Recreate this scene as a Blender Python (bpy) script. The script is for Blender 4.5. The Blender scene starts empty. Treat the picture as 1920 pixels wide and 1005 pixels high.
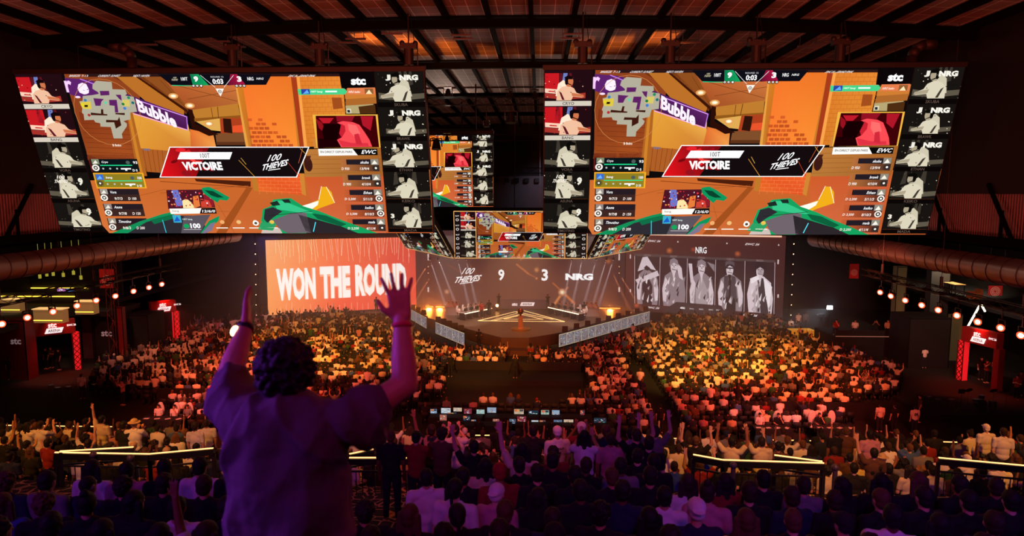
import bpy, math, random
import numpy as np
from mathutils import Vector, Matrix, noise
from mathutils.geometry import tessellate_polygon

# ------------------------------------------------------------------ camera, world, exposure
SC = bpy.context.scene
COL = bpy.data.collections.new('arena'); SC.collection.children.link(COL)
F = 1280.0
YAW = math.atan(0.0404); PITCH = math.atan(142.5 / F)
CAMZ = 14.0
cam_d = bpy.data.cameras.new('camera'); cam = bpy.data.objects.new('camera', cam_d); COL.objects.link(cam)
cam.location = (0, 0, CAMZ); cam.rotation_euler = (math.pi / 2 - PITCH, 0, YAW)
cam_d.sensor_width = 36; cam_d.lens = 24; cam_d.clip_start = 0.1; cam_d.clip_end = 400
cam_d.dof.use_dof = True; cam_d.dof.focus_distance = 48; cam_d.dof.aperture_fstop = 2.4
SC.camera = cam
SC.view_settings.view_transform = 'Standard'; SC.view_settings.look = 'None'
SC.view_settings.exposure = 0.0; SC.view_settings.gamma = 1.0; SC.view_settings.use_curve_mapping = False
w = bpy.data.worlds.new('world'); SC.world = w; w.use_nodes = True
w.node_tree.nodes['Background'].inputs[0].default_value = (0.03, 0.012, 0.018, 1)
w.node_tree.nodes['Background'].inputs[1].default_value = 0.30
SC.cycles.use_denoising = True
SC.cycles.max_bounces = 4; SC.cycles.diffuse_bounces = 2; SC.cycles.glossy_bounces = 2
SC.cycles.transmission_bounces = 2; SC.cycles.volume_bounces = 0; SC.cycles.transparent_max_bounces = 6
SC.cycles.caustics_reflective = False; SC.cycles.caustics_refractive = False
SC.cycles.sample_clamp_indirect = 3.0
SC.cycles.volume_step_rate = 4.0; SC.cycles.volume_max_steps = 32

CF = Vector((-math.sin(YAW) * math.cos(PITCH), math.cos(YAW) * math.cos(PITCH), -math.sin(PITCH)))
CR = Vector((math.cos(YAW), math.sin(YAW), 0)); CU = CR.cross(CF)
CO = Vector((0, 0, CAMZ))
def ray(px, py):
    return CF + CR * ((px - 960) / F) + CU * ((502.5 - py) / F)
def atY(px, py, y): d = ray(px, py); return CO + d * (y / d.y)
def atZ(px, py, z): d = ray(px, py); return CO + d * ((z - CAMZ) / d.z)
def atX(px, py, x): d = ray(px, py); return CO + d * (x / d.x)
def proj(p):
    v = Vector(p) - CO; z = v.dot(CF)
    return 960 + F * v.dot(CR) / z, 502.5 - F * v.dot(CU) / z

def lin(c):
    if isinstance(c, str):
        c = tuple(int(c[i:i + 2], 16) / 255 for i in (0, 2, 4))
    return tuple(x / 12.92 if x <= 0.04045 else ((x + 0.055) / 1.055) ** 2.4 for x in c[:3])

# ------------------------------------------------------------------ lights (stage and house rig); many spots have no built fixture
LIGHTS = []
def spot(p, target, rgb, power, angle=40, blend=0.6, size=0.25, name='spot_light'):
    d = bpy.data.lights.new(name, 'SPOT'); d.energy = power; d.color = rgb
    d.spot_size = math.radians(angle); d.spot_blend = blend; d.shadow_soft_size = size
    o = bpy.data.objects.new(name, d); COL.objects.link(o); o.location = p
    o.rotation_euler = (Vector(target) - Vector(p)).to_track_quat('-Z', 'Y').to_euler()
    LIGHTS.append((Vector(p), Vector(target), rgb)); return o
YEL = (1.0, 0.47, 0.06); RED = (1.0, 0.05, 0.02); ORG = (1.0, 0.24, 0.03); PUR = (0.20, 0.04, 1.0); WHT = (1.0, 0.85, 0.75); MAG = (0.75, 0.05, 0.6)
K = 1.0
# warm wash over the floor seats
for x, y, tx, ty, c, pw, an in (
    (-9, 36, -16, 56, YEL, 30000, 34), (-4, 38, -5, 54, YEL, 19000, 32), (6, 36, 12, 52, YEL, 38000, 34), (12, 40, 17, 58, YEL, 34000, 34),
    (-15, 40, -20, 62, YEL, 22000, 36), (0, 30, -1, 46, ORG, 9000, 45), (14, 30, 18, 48, ORG, 12000, 38), (-17, 30, -24, 52, (1, .2, .06), 16000, 42),
    (16, 34, 27, 54, (1, .13, .05), 16000, 42), (-4, 44, -2, 62, ORG, 12000, 36)):
    spot((x, 34.8, 12.4), (tx, ty, 1), c, pw * .5 * K, an)
# amber wash over the lower stand
for x, tx, pw in ((-16, -14, 2400), (-9, -8, 1900), (-1, -1, 1500), (6, 6, 2300), (14, 13, 2600), (19, 18, 1800)):
    spot((x, 6, 20.6), (tx, 18.4, 6.4), ((1, .34, .04) if abs(x) > 5 else (1, .13, .07)), pw * 3.4 * K, 30, 0.8)
# violet wash from behind the camera on the upper stand
for x, z, tx, ty, c, pw in ((-10, 16.5, -6, 9, (.22, .04, 1), 620), (-4.5, 19, -1, 11, (.30, .05, 1), 300), (6, 18, 5, 10, (.22, .08, 1), 820), (-13, 16, -7, 9, MAG, 420),
                            (11, 16, 6, 9, (.3, .06, 1), 360), (1, 18, 2.5, 12, (1, .05, .12), 420)):
    spot((x, -2, z), (tx, ty, 9.5), c, pw * K, 70, 0.9)
# light on the cheering man: violet from his far side, a little red from the hall
spot((-7.0, 2.9, 15.2), (-1.0, 2.5, 13.1), (.38, .06, 1), 1100, 24, .8, .3)
spot((-6.0, -.8, 14.8), (-1.25, 2.5, 12.9), (.34, .05, 1), 420, 16, .9, .3)
spot((5.5, 0.2, 17.5), (-.2, 2.5, 13.4), (.25, .04, 1), 90, 16, .8, .3)
spot((4.5, 9, 15.5), (-.4, 2.6, 13.5), (1, .04, .05), 300, 20, .8, .3)
# ------------------------------------------------------------------ materials and mesh helpers
MATS = {}
def mat(name, col, rough=0.6, metal=0.0, emit=None, es=0.0, bump=0.0, scale=8.0, var=0.12, sampling=None):
    if name in MATS: return MATS[name]
    m = bpy.data.materials.new(name); m.use_nodes = True; nt = m.node_tree; b = nt.nodes['Principled BSDF']
    c = lin(col)
    b.inputs['Roughness'].default_value = rough; b.inputs['Metallic'].default_value = metal
    nz = nt.nodes.new('ShaderNodeTexNoise'); nz.inputs['Scale'].default_value = scale; nz.inputs['Detail'].default_value = 3
    tc = nt.nodes.new('ShaderNodeTexCoord'); nt.links.new(tc.outputs['Object'], nz.inputs['Vector'])
    mx = nt.nodes.new('ShaderNodeMix'); mx.data_type = 'RGBA'
    mx.inputs[6].default_value = tuple(max(0, x * (1 - var)) for x in c) + (1,); mx.inputs[7].default_value = tuple(min(1, x * (1 + var)) for x in c) + (1,)
    nt.links.new(nz.outputs['Fac'], mx.inputs[0]); nt.links.new(mx.outputs[2], b.inputs['Base Color'])
    if emit is not None:
        b.inputs['Emission Color'].default_value = lin(emit) + (1,); b.inputs['Emission Strength'].default_value = es
    if bump:
        bp = nt.nodes.new('ShaderNodeBump'); bp.inputs['Strength'].default_value = bump; bp.inputs['Distance'].default_value = 0.02
        nt.links.new(nz.outputs['Fac'], bp.inputs['Height']); nt.links.new(bp.outputs['Normal'], b.inputs['Normal'])
    if sampling: m.cycles.emission_sampling = sampling
    MATS[name] = m; return m
def glow(name, col, es, sampling='AUTO'): return mat(name, col, emit=col, es=es, sampling=sampling)

class MB:
    def __init__(s): s.v = []; s.f = []; s.m = []; s.mi = 0; s.sm = []; s.smooth = False
    def add(s, vs, fs):
        n = len(s.v); s.v += [tuple(p) for p in vs]; s.f += [tuple(i + n for i in f) for f in fs]; s.m += [s.mi] * len(fs); s.sm += [s.smooth] * len(fs)
    def box(s, c, d, rz=0.0, R=None):
        hx, hy, hz = d[0] / 2, d[1] / 2, d[2] / 2; M = R or Matrix.Rotation(rz, 3, 'Z'); c = Vector(c)
        vs = [c + M @ Vector((x, y, z)) for x in (-hx, hx) for y in (-hy, hy) for z in (-hz, hz)]
        s.add(vs, [(0, 1, 3, 2), (4, 6, 7, 5), (0, 4, 5, 1), (2, 3, 7, 6), (0, 2, 6, 4), (1, 5, 7, 3)])
    def b2(s, x0, x1, y0, y1, z0, z1): s.box(((x0 + x1) / 2, (y0 + y1) / 2, (z0 + z1) / 2), (abs(x1 - x0), abs(y1 - y0), abs(z1 - z0)))
    def tube(s, a, b, r0, r1=None, n=8, cap=True):
        a = Vector(a); b = Vector(b); r1 = r0 if r1 is None else r1; d = (b - a)
        if d.length < 1e-9: return
        q = d.to_track_quat('Z', 'Y').to_matrix(); vs = []
        for p, r in ((a, r0), (b, r1)):
            for i in range(n):
                t = 2 * math.pi * i / n; vs.append(p + q @ Vector((r * math.cos(t), r * math.sin(t), 0)))
        fs = [(i, (i + 1) % n, n + (i + 1) % n, n + i) for i in range(n)]
        if cap: fs += [tuple(range(n - 1, -1, -1)), tuple(range(n, 2 * n))]
        s.add(vs, fs)
    def path(s, pts, r, n=6):
        for a, b in zip(pts, pts[1:]): s.tube(a, b, r, n=n)
    def bar(s, a, b, w, h):
        a = Vector(a); b = Vector(b); d = b - a; L = d.length
        x = d.normalized(); up = Vector((0, 0, 1)) if abs(x.z) < .95 else Vector((0, 1, 0)); y = up.cross(x).normalized(); z = x.cross(y)
        M = Matrix((x, y, z)).transposed(); s.box((a + b) / 2, (L, w, h), R=M)
    def quad(s, *p): s.add(p, [tuple(range(len(p)))])
    def sphere(s, c, r, n=12, k=8, sc=(1, 1, 1)):
        vs = [Vector(c) + Vector((0, 0, r * sc[2]))]
        for j in range(1, k):
            a = math.pi * j / k
            for i in range(n):
                t = 2 * math.pi * i / n; vs.append(Vector(c) + Vector((r * sc[0] * math.sin(a) * math.cos(t), r * sc[1] * math.sin(a) * math.sin(t), r * sc[2] * math.cos(a))))
        vs.append(Vector(c) - Vector((0, 0, r * sc[2]))); e = len(vs) - 1
        fs = [(0, 1 + i, 1 + (i + 1) % n) for i in range(n)]
        for j in range(k - 2):
            o = 1 + j * n; fs += [(o + i, o + n + i, o + n + (i + 1) % n, o + (i + 1) % n) for i in range(n)]
        o = 1 + (k - 2) * n; fs += [(o + i, e, o + (i + 1) % n) for i in range(n)]
        s.add(vs, fs)
    def lathe(s, c, prof, n=16):
        vs = []; c = Vector(c)
        for r, z in prof:
            for i in range(n):
                t = 2 * math.pi * i / n; vs.append(c + Vector((r * math.cos(t), r * math.sin(t), z)))
        fs = []
        for j in range(len(prof) - 1): fs += [(j * n + i, j * n + (i + 1) % n, (j + 1) * n + (i + 1) % n, (j + 1) * n + i) for i in range(n)]
        fs += [tuple(range(n - 1, -1, -1)), tuple(range((len(prof) - 1) * n, len(prof) * n))]
        s.add(vs, fs)
    def prism(s, poly, z0, z1):
        n = len(poly); vs = [(x, y, z0) for x, y in poly] + [(x, y, z1) for x, y in poly]
        s.add(vs, [(i, (i + 1) % n, n + (i + 1) % n, n + i) for i in range(n)] + [tuple(range(n - 1, -1, -1)), tuple(range(n, 2 * n))])
    def build(s, name, mats, parent=None, loc=None, origin=None):
        me = bpy.data.meshes.new(name); v = s.v
        if origin is not None:
            o_ = Vector(origin); v = [tuple(Vector(p) - o_) for p in v]
        me.from_pydata(v, [], s.f); mats = mats if isinstance(mats, (list, tuple)) else [mats]
        for m in mats: me.materials.append(m)
        me.polygons.foreach_set('material_index', s.m); me.polygons.foreach_set('use_smooth', s.sm); me.update()
        o = bpy.data.objects.new(name, me); COL.objects.link(o)
        if parent is not None: o.parent = parent
        if origin is not None: o.location = origin
        if loc is not None: o.location = loc
        return o
def tag(o, label=None, cat=None, group=None, kind=None):
    if label: o['label'] = label
    if cat: o['category'] = cat
    if group: o['group'] = group
    if kind: o['kind'] = kind
    return o
def empty(name, loc=(0, 0, 0), rz=0.0):
    o = bpy.data.objects.new(name, None); COL.objects.link(o); o.location = loc; o.rotation_euler = (0, 0, rz); o.empty_display_size = .2; return o
def copy_tree(o, parent=None):
    c = o.copy(); COL.objects.link(c)
    if parent is not None: c.parent = parent
    for ch in list(o.children): copy_tree(ch, c)
    return c
ORD = 'first second third fourth fifth sixth seventh eighth ninth tenth eleventh twelfth thirteenth fourteenth fifteenth sixteenth seventeenth eighteenth nineteenth twentieth'.split()
def ordw(i):
    if i < 20: return ORD[i]
    t = (i + 1) // 10; u = (i + 1) % 10; T = {2: 'twenty', 3: 'thirty', 4: 'forty', 5: 'fifty', 6: 'sixty'}[t]
    return T[:-1] + 'ieth' if u == 0 else T + '-' + ORD[u - 1]

BLK = mat('black_paint', '0c0b0c', 0.6); DRK = mat('dark_grey_metal', '1c1a1b', 0.45, 0.6); STL = mat('steel', '6a6466', 0.35, 0.9)
FAB = mat('black_fabric', '0a090a', 0.95); WHM = mat('white_plastic', 'd8d4d0', 0.5); RDP = mat('red_panel', '7a0d10', 0.6)

# emissive display: flat coloured shapes on a screen surface
dm = bpy.data.materials.new('led_display'); dm.use_nodes = True; nt = dm.node_tree; nt.nodes.clear()
a_ = nt.nodes.new('ShaderNodeAttribute'); a_.attribute_name = 'Col'; e_ = nt.nodes.new('ShaderNodeEmission'); e_.inputs[1].default_value = 1.0
q_ = nt.nodes.new('ShaderNodeOutputMaterial'); nt.links.new(a_.outputs['Color'], e_.inputs[0]); nt.links.new(e_.outputs[0], q_.inputs[0])
dm.cycles.emission_sampling = 'NONE'
dmb = dm.copy(); dmb.name = 'led_display_lighting'; dmb.cycles.emission_sampling = 'FRONT'
_tc = {}
def text_geo(s, bold=0.0):
    k = (s, bold)
    if k in _tc: return _tc[k]
    cu = bpy.data.curves.new('t', 'FONT'); cu.body = s; cu.resolution_u = 2; cu.offset = bold; cu.fill_mode = 'FRONT'
    o = bpy.data.objects.new('t', cu); COL.objects.link(o)
    dg = bpy.context.evaluated_depsgraph_get(); me = bpy.data.meshes.new_from_object(o.evaluated_get(dg))
    me.calc_loop_triangles()
    V = np.array([v.co[:2] for v in me.vertices]) if len(me.vertices) else np.zeros((1, 2)); T = [tuple(t.vertices) for t in me.loop_triangles]
    mn = V.min(0); mx = V.max(0); V = (V - mn) / np.maximum(mx - mn, 1e-6)
    bpy.data.objects.remove(o); bpy.data.curves.remove(cu); bpy.data.meshes.remove(me)
    _tc[k] = (V, T, (mx - mn)); return _tc[k]
class Disp:
    """shapes in u (0..1 rightwards), v (0..1 upwards)"""
    def __init__(s): s.it = []; s.z = 0
    def poly(s, pts, col, z=None):
        z = s.z if z is None else z
        cs = [lin(c) for c in col] if isinstance(col, list) else [lin(col)] * len(pts)
        if len(pts) > 4: tr = tessellate_polygon([[Vector((p[0], p[1], 0)) for p in pts]])
        else: tr = [tuple(range(len(pts)))]
        s.it.append((list(pts), [tuple(t) for t in tr], cs, z))
    def rect(s, u0, v0, u1, v1, col, z=None): s.poly([(u0, v0), (u1, v0), (u1, v1), (u0, v1)], col, z)
    def ell(s, cu, cv, ru, rv, col, z=None, n=16, rot=0): s.poly([(cu + ru * math.cos(rot) * math.cos(t) - rv * math.sin(rot) * math.sin(t), cv + ru * math.sin(rot) * math.cos(t) + rv * math.cos(rot) * math.sin(t)) for t in (2 * math.pi * i / n for i in range(n))], col, z)
    def ring(s, cu, cv, ru, rv, wu, col, z=None, n=24, a0=0, a1=2 * math.pi):
        for i in range(n):
            t0 = a0 + (a1 - a0) * i / n; t1 = a0 + (a1 - a0) * (i + 1) / n; k = 1 - wu
            s.poly([(cu + ru * math.cos(t0), cv + rv * math.sin(t0)), (cu + ru * math.cos(t1), cv + rv * math.sin(t1)), (cu + k * ru * math.cos(t1), cv + k * rv * math.sin(t1)), (cu + k * ru * math.cos(t0), cv + k * rv * math.sin(t0))], col, z)
    def line(s, a, b, w, col, z=None, asp=1.0):
        d = Vector(((b[0] - a[0]) * asp, b[1] - a[1])); n = Vector((-d.y, d.x)).normalized() * w / 2; n = (n.x / asp, n.y)
        s.poly([(a[0] + n[0], a[1] + n[1]), (b[0] + n[0], b[1] + n[1]), (b[0] - n[0], b[1] - n[1]), (a[0] - n[0], a[1] - n[1])], col, z)
    def text(s, t, cu, cv, w, h, col, sh=0.0, z=None, bold=0.0, dv=0.0, flip=False):
        V, T, _ = text_geo(t, bold); c = lin(col); z = s.z if z is None else z
        P = [(cu + (x - .5) * w + (y - .5) * sh * w, cv + ((.5 - y) if flip else (y - .5)) * h + (x - .5) * dv) for x, y in V]
        s.it.append((P, T, [c] * len(P), z))
    def grow(s, other, u0, v0, u1, v1, dz):
        for P, T, C, z in other.it: s.it.append(([(u0 + p[0] * (u1 - u0), v0 + p[1] * (v1 - v0)) for p in P], T, C, z + dz))
    def build(s, name, fn, parent=None, eps=0.0008, gain=1.0, light=False, origin=None):
        v = []; f = []; cl = []; nrm = (fn(1, 0) - fn(0, 0)).cross(fn(0, 1) - fn(0, 0)).normalized()
        for P, T, C, z in s.it:
            n = len(v); v += [fn(p[0], p[1]) + nrm * (z * eps) for p in P]
            for t in T: f.append(tuple(i + n for i in t)); cl += [C[i] for i in t]
        o_ = Vector(origin) if origin is not None else Vector((0, 0, 0))
        me = bpy.data.meshes.new(name); me.from_pydata([tuple(p - o_) for p in v], [], f)
        at = me.color_attributes.new('Col', 'FLOAT_COLOR', 'CORNER'); arr = np.ones((len(cl), 4), np.float32); arr[:, :3] = np.array(cl) * gain
        at.data.foreach_set('color', arr.ravel()); me.materials.append(dmb if light else dm); me.update()
        o = bpy.data.objects.new(name, me); COL.objects.link(o)
        if parent is not None: o.parent = parent
        if origin is not None: o.location = origin
        return o
def plane_fn(bl, br, tl, tr=None):
    bl, br, tl = Vector(bl), Vector(br), Vector(tl); tr = Vector(tr) if tr is not None else br + tl - bl
    return lambda u, v: bl * (1 - u) * (1 - v) + br * u * (1 - v) + tl * (1 - u) * v + tr * u * v
def in_plane(px, py, bl, br, tl):
    n = (br - bl).cross(tl - bl); d = ray(px, py); t = (bl - CO).dot(n) / d.dot(n); p = CO + d * t - bl
    ex = br - bl; ey = tl - bl; return p.dot(ex) / ex.length_squared, p.dot(ey) / ey.length_squared
# ------------------------------------------------------------------ broadcast feed shown on all hanging screens
S1 = (Vector((-23.95, 33.3, 12.05)), Vector((-5.22, 33.3, 12.05)), Vector((-23.95, 31.0, 19.35)))   # bl, br, tl
S2 = (Vector((0.21, 33.1, 12.05)), Vector((18.29, 33.1, 12.05)), Vector((0.21, 31.0, 19.36)))
def UV(x, y): return in_plane(x, y, *S1)
R = random.Random(7)
BG = Disp()
def PX(pts): return [UV(x, y) for x, y in pts]
def P(col, *xy, z=None): BG.poly(PX(list(zip(xy[::2], xy[1::2]))), col, z)
def Bx(x0, y0, x1, y1, col, z=None):
    ym = (y0 + y1) / 2; u0 = UV(x0, ym)[0]; u1 = UV(x1, ym)[0]; v0 = UV(x0, y1)[1]; v1 = UV(x0, y0)[1]; BG.rect(u0, v0, u1, v1, col, z)
def Tx(t, cx, cy, w, h, col, sh=0.0, bold=0.02, z=40, dv=0.0):
    if h < 8: bold = min(bold, .016)
    u, v = UV(cx, cy); du = UV(cx + w / 2, cy)[0] - UV(cx - w / 2, cy)[0]; dv_ = UV(cx, cy - h / 2)[1] - UV(cx, cy + h / 2)[1]
    BG.text(t, u, v, du, dv_, col, sh, z, bold, dv)
def Ln(x0, y0, x1, y1, w, col, z=None): BG.line(UV(x0, y0), UV(x1, y1), w / 310.0, col, z, asp=2.5)
def El(cx, cy, rx, ry, col, z=None, rot=0):
    u, v = UV(cx, cy); BG.ell(u, v, rx / 735.0, ry / 300.0, col, z, rot=rot)
# scene of the game: floor, shop front, ceiling, orange wall
BG.rect(0, 0, 1, 1, '0d0809', 0)
BG.z = 1
P(['c8692c', 'c26028', 'b8562a', 'd07038'], 118, 340, 806, 318, 812, 437, 205, 437)
P('8a3f1c', 120, 139, 262, 139, 262, 305, 168, 305)
P(['7a2d14', '8a3a18', 'a85020', '96481c'], 148, 210, 250, 225, 262, 300, 165, 300)
for k in range(9): Ln(150 + k * 2.3, 222 + k * 9, 246 + k * .8, 226 + k * 9, .7, '6b2a12', 2)
P('5c1512', 163, 290, 258, 290, 262, 322, 172, 322)
P(['c47a28', 'e8b850', 'd89838', 'b06a24'], 236, 200, 352, 232, 366, 278, 262, 275, z=2) if False else BG.poly(PX([(236, 200), (352, 232), (366, 285), (262, 280)]), ['e0a038', 'eab050', 'c87830', 'd89030'], 2)
P('a86020', 236, 205, 248, 208, 276, 330, 258, 330, z=3)
P('c87c28', 238, 206, 243, 207, 268, 325, 262, 326, z=4)
P('a85a24', 262, 278, 330, 284, 318, 325, 275, 322, z=3)
for k in range(5): Ln(268 + k * 9, 281, 276 + k * 8, 322, .8, '70350f', 4)
P('7e6a78', 268, 278, 282, 279, 280, 283, 270, 282, z=4)
# beams and ceiling
P(['b5562a', 'c8703c', 'b06430', '9a4a22'], 262, 139, 450, 160, 452, 195, 352, 208, z=2)
P('8a4a1c', 285, 139, 300, 139, 356, 206, 350, 210, 250, 150, z=3)
P('6a300f', 200, 139, 262, 139, 350, 205, 350, 214, z=3)
P('b46c26', 215, 141, 255, 141, 345, 206, 345, 232, 300, 212, z=4)
P('3a1408', 250, 141, 255, 141, 352, 206, 352, 212, z=5)
P('2a0c06', 352, 204, 361, 206, 366, 232, 395, 245, 410, 252, 392, 255, 360, 240, z=6)
Ln(330, 160, 445, 190, .8, '6e3412', 4); Ln(300, 150, 352, 206, .8, '6e3412', 4); Ln(352, 186, 450, 168, .8, '6e3412', 4)
for x, y in ((325, 180), (356, 198), (392, 232)):
    El(x, y, 9, 5, 'dc9a58', 6); El(x, y, 5.5, 3, 'fbe2b0', 7); El(x, y, 3, 1.6, 'fffbe8', 8)
P('b8782c', 360, 206, 446, 194, 452, 225, 368, 228, z=3)
P('8c5418', 362, 222, 450, 216, 452, 222, 364, 228, z=4); Ln(396, 202, 400, 226, 1.2, '6a3a10', 4); Ln(408, 200, 412, 245, 1.4, '6a3a10', 4)
P('d8a450', 368, 228, 412, 222, 414, 246, 396, 244, z=5)
P('a83c1c', 412, 222, 455, 218, 460, 262, 414, 250, z=4); P('e05028', 436, 236, 456, 234, 458, 248, 436, 248, z=5)
P('2c120a', 418, 222, 433, 223, 436, 250, 420, 248, z=6)
P(['e07030', 'd88038', 'e89848', 'c8602a'], 356, 242, 400, 252, 405, 275, 358, 275, z=5)
P('7a4a28', 404, 250, 458, 249, 460, 272, 406, 270, z=5); P('5a3018', 406, 266, 460, 266, 461, 272, 406, 272, z=6)
# pillar and big orange wall
P(['d07a28', 'c8741f', 'b56820', 'd08a34'], 441, 158, 455, 158, 474, 275, 461, 275, z=8)
P('e09a40', 441, 158, 444, 158, 466, 275, 461, 275, z=9)
BG.poly(PX([(452, 140), (545, 139), (560, 275), (472, 275)]), ['ea7028', 'e07024', 'f08830', 'f47c30'], 7)
P('c07828', 545, 139, 549, 139, 563, 275, 558, 275, z=8)
for r in range(7):
    for c in range(9):
        x = 464 + r * 1.2 + c * 10 + (r % 2) * 5; y = 222 + r * 8 - 0
        if c < 2 + r * .9 + R.random() * 1.5 and R.random() < .78: Bx(x, y, x + 8.4, y + 5.2, R.choice(['c45420', 'b84e20', 'cf5a24']), 9)
# brick house right of the wall
BG.poly(PX([(549, 139), (642, 139), (652, 275), (563, 275)]), ['d87828', 'e08430', 'd88830', 'd07424'], 8)
P('a03818', 545, 140, 555, 140, 570, 275, 562, 275, z=9); P('f09c48', 556, 140, 561, 140, 576, 275, 570, 275, z=10)
for r in range(16):
    y = 144 + r * 8.2
    Ln(560 + r * 1.0, y, 652, y - 1, .55, 'b45c1c', 9)
    for c in range(8):
        x = 566 + r * .9 + c * 11 + (r % 2) * 5; Ln(x, y, x + .7, y + 8, .5, 'b8601e', 9)
P('9c4a1c', 622, 183, 640, 183, 643, 203, 625, 205, z=10)
P('c87830', 646, 170, 705, 165, 708, 185, 648, 187, z=10); P('a86428', 648, 186, 706, 182, 706, 194, 648, 200, z=11)
P('b0a070', 648, 198, 700, 195, 704, 213, 649, 213, z=11); P('4a2a10', 672, 200, 703, 196, 705, 213, 675, 213, z=12); P('e0d8c0', 650, 204, 658, 204, 659, 212, 651, 212, z=13); P('202428', 651, 206, 656, 206, 657, 211, 652, 211, z=14)
Bx(588, 260, 596, 278, 'c88038', 12)
P(['b87838', 'a06028', '9c5c28', 'b07434'], 565, 280, 716, 277, 718, 335, 572, 332, z=3)
for k in range(5): Ln(570, 290 + k * 9, 716, 290 + k * 8, .6, '8a5020', 4)
El(578, 308, 8, 14, '3a1812', 6); P('4a2014', 573, 292, 583, 292, 580, 305, 576, 305, z=6)
P(['c85828', 'c05430', 'c46440', 'd0683c'], 572, 332, 718, 330, 724, 437, 600, 437, z=4)
# floor details
Ln(300, 340, 470, 352, 1.2, '7a3414', 5); P('4a1c0c', 365, 335, 470, 340, 470, 350, 368, 340, z=5)
P('9c4c1c', 474, 352, 462, 352, 405, 437, 424, 437, z=5)
Ln(300, 362, 466, 348, .8, '9a4c20', 5); Ln(240, 372, 310, 355, .8, '9a4c20', 5); Ln(410, 385, 440, 437, .8, '9a4c20', 6); Ln(340, 392, 450, 398, .6, '9a4c20', 5)
P(['e0581f', 'e8602a', 'd85024', 'e06828'], 470, 325, 566, 325, 570, 366, 478, 358, z=7)
for r in range(5):
    Ln(484, 332 + r * 6.5, 568, 333 + r * 7, .5, 'f08850', 8)
    for c in range(6): Ln(486 + c * 14 + (r % 2) * 7, 332 + r * 6.5, 487 + c * 14 + (r % 2) * 7, 338 + r * 6.5, .5, 'f08850', 8)
P('b87428', 470, 325, 481, 325, 485, 359, 476, 358, z=9); P('c88030', 562, 325, 570, 325, 574, 367, 566, 364, z=9)
# shop sign "re..." and "Bubble"
BG.poly(PX([(121, 146), (172, 150), (188, 160), (188, 192), (140, 180), (130, 176)]), '5a2068', 5)
Ln(150, 148, 200, 166, 1.6, 'c080f0', 6); BG.poly(PX([(188, 158), (352, 218), (352, 243), (200, 196)]), ['4a1858', '5a2462', '46164a', '4a1858'], 7)
Ln(255, 187, 350, 219, 1.5, 'e0a0f8', 8); Ln(250, 213, 352, 244, 1.5, 'f0a0f0', 8); Ln(350, 219, 352, 244, 1.5, 'c080e8', 8)
Tx('r', 129, 162, 13, 22, 'f0c8f4', 0, .03, 9); Tx('e', 156, 166, 21, 22, 'fbe8fb', .1, .05, 9)
P('f4d8f4', 144, 175, 146, 180, 151, 182, 147, 184, 147, 189, 143, 185, 139, 187, 141, 182, z=9) if False else El(146, 182, 5, 2, 'f4d8f4', 9)
Tx('Bubble', 294, 213, 66, 24, 'fbeafb', 0, .045, 10, dv=-.105)
# minimap
g = 'aca794'
def mm(zx, zy): return 20 + zx / 6.28, 125 + zy / 6.28
def MP(col, pts, z=12): BG.poly(PX([mm(*p) for p in pts]), col, z)
El(*mm(1140, 540), 62, 60, '96481c', 4) if False else None
u, v = UV(*mm(1140, 540)); BG.ring(u, v, .083, .2, .012, 'd08848', 11)
MP(g, [(965, 210), (1010, 165), (1190, 180), (1200, 265), (1350, 270), (1370, 320), (1350, 340), (1450, 355), (1490, 530), (1410, 540), (1410, 620), (1330, 640), (1370, 670), (1370, 700), (1310, 790), (1320, 845), (1215, 845), (1180, 710), (1060, 705), (1055, 665), (1000, 655), (980, 625), (870, 630), (860, 560), (840, 540), (845, 490), (810, 410), (850, 400), (850, 345), (960, 335), (1040, 320), (1030, 300), (965, 260)])
hole = '6b2a3a'
for q in ([(1050, 285), (1160, 285), (1165, 335), (1060, 340)], [(975, 370), (1100, 380), (1070, 410), (1060, 460), (1000, 460)], [(1160, 390), (1250, 390), (1270, 540), (1230, 540), (1225, 460), (1165, 455)], [(1235, 330), (1300, 330), (1310, 400), (1280, 380)]): MP('5c2060', q, 13)
for q in ([(945, 540), (1140, 560), (1140, 575), (945, 570)], [(1065, 500), (1090, 500), (1095, 560), (1065, 560)], [(1125, 625), (1260, 630), (1280, 590), (1305, 690), (1240, 730), (1220, 655), (1125, 655)], [(1235, 545), (1345, 545), (1345, 570), (1235, 560)]): MP('3c160c', q, 13)
MP('d0c060', [(1320, 390), (1400, 390), (1405, 470), (1310, 460)], 13); MP('d8c040', [(820, 420), (940, 410), (955, 500), (850, 495)], 13); MP('201408', [(870, 450), (910, 450), (910, 475), (872, 475)], 14)
for (a, b), c in (((880, 395), '3878b0'), ((1390, 365), '208a5a'), ((1325, 440), '1a7a40'), ((1440, 425), '1c6a6a'), ((925, 570), 'b03030'), ((1120, 425), '60c8a0'), ((1345, 490), '3a78c8'), ((845, 450), 'e0d020')): El(*mm(a, b), 2.8, 2.6, c, 15)
Tx('B Bobo', 220, 272, 16, 4.5, 'f4ece0', 0, .04)
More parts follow.
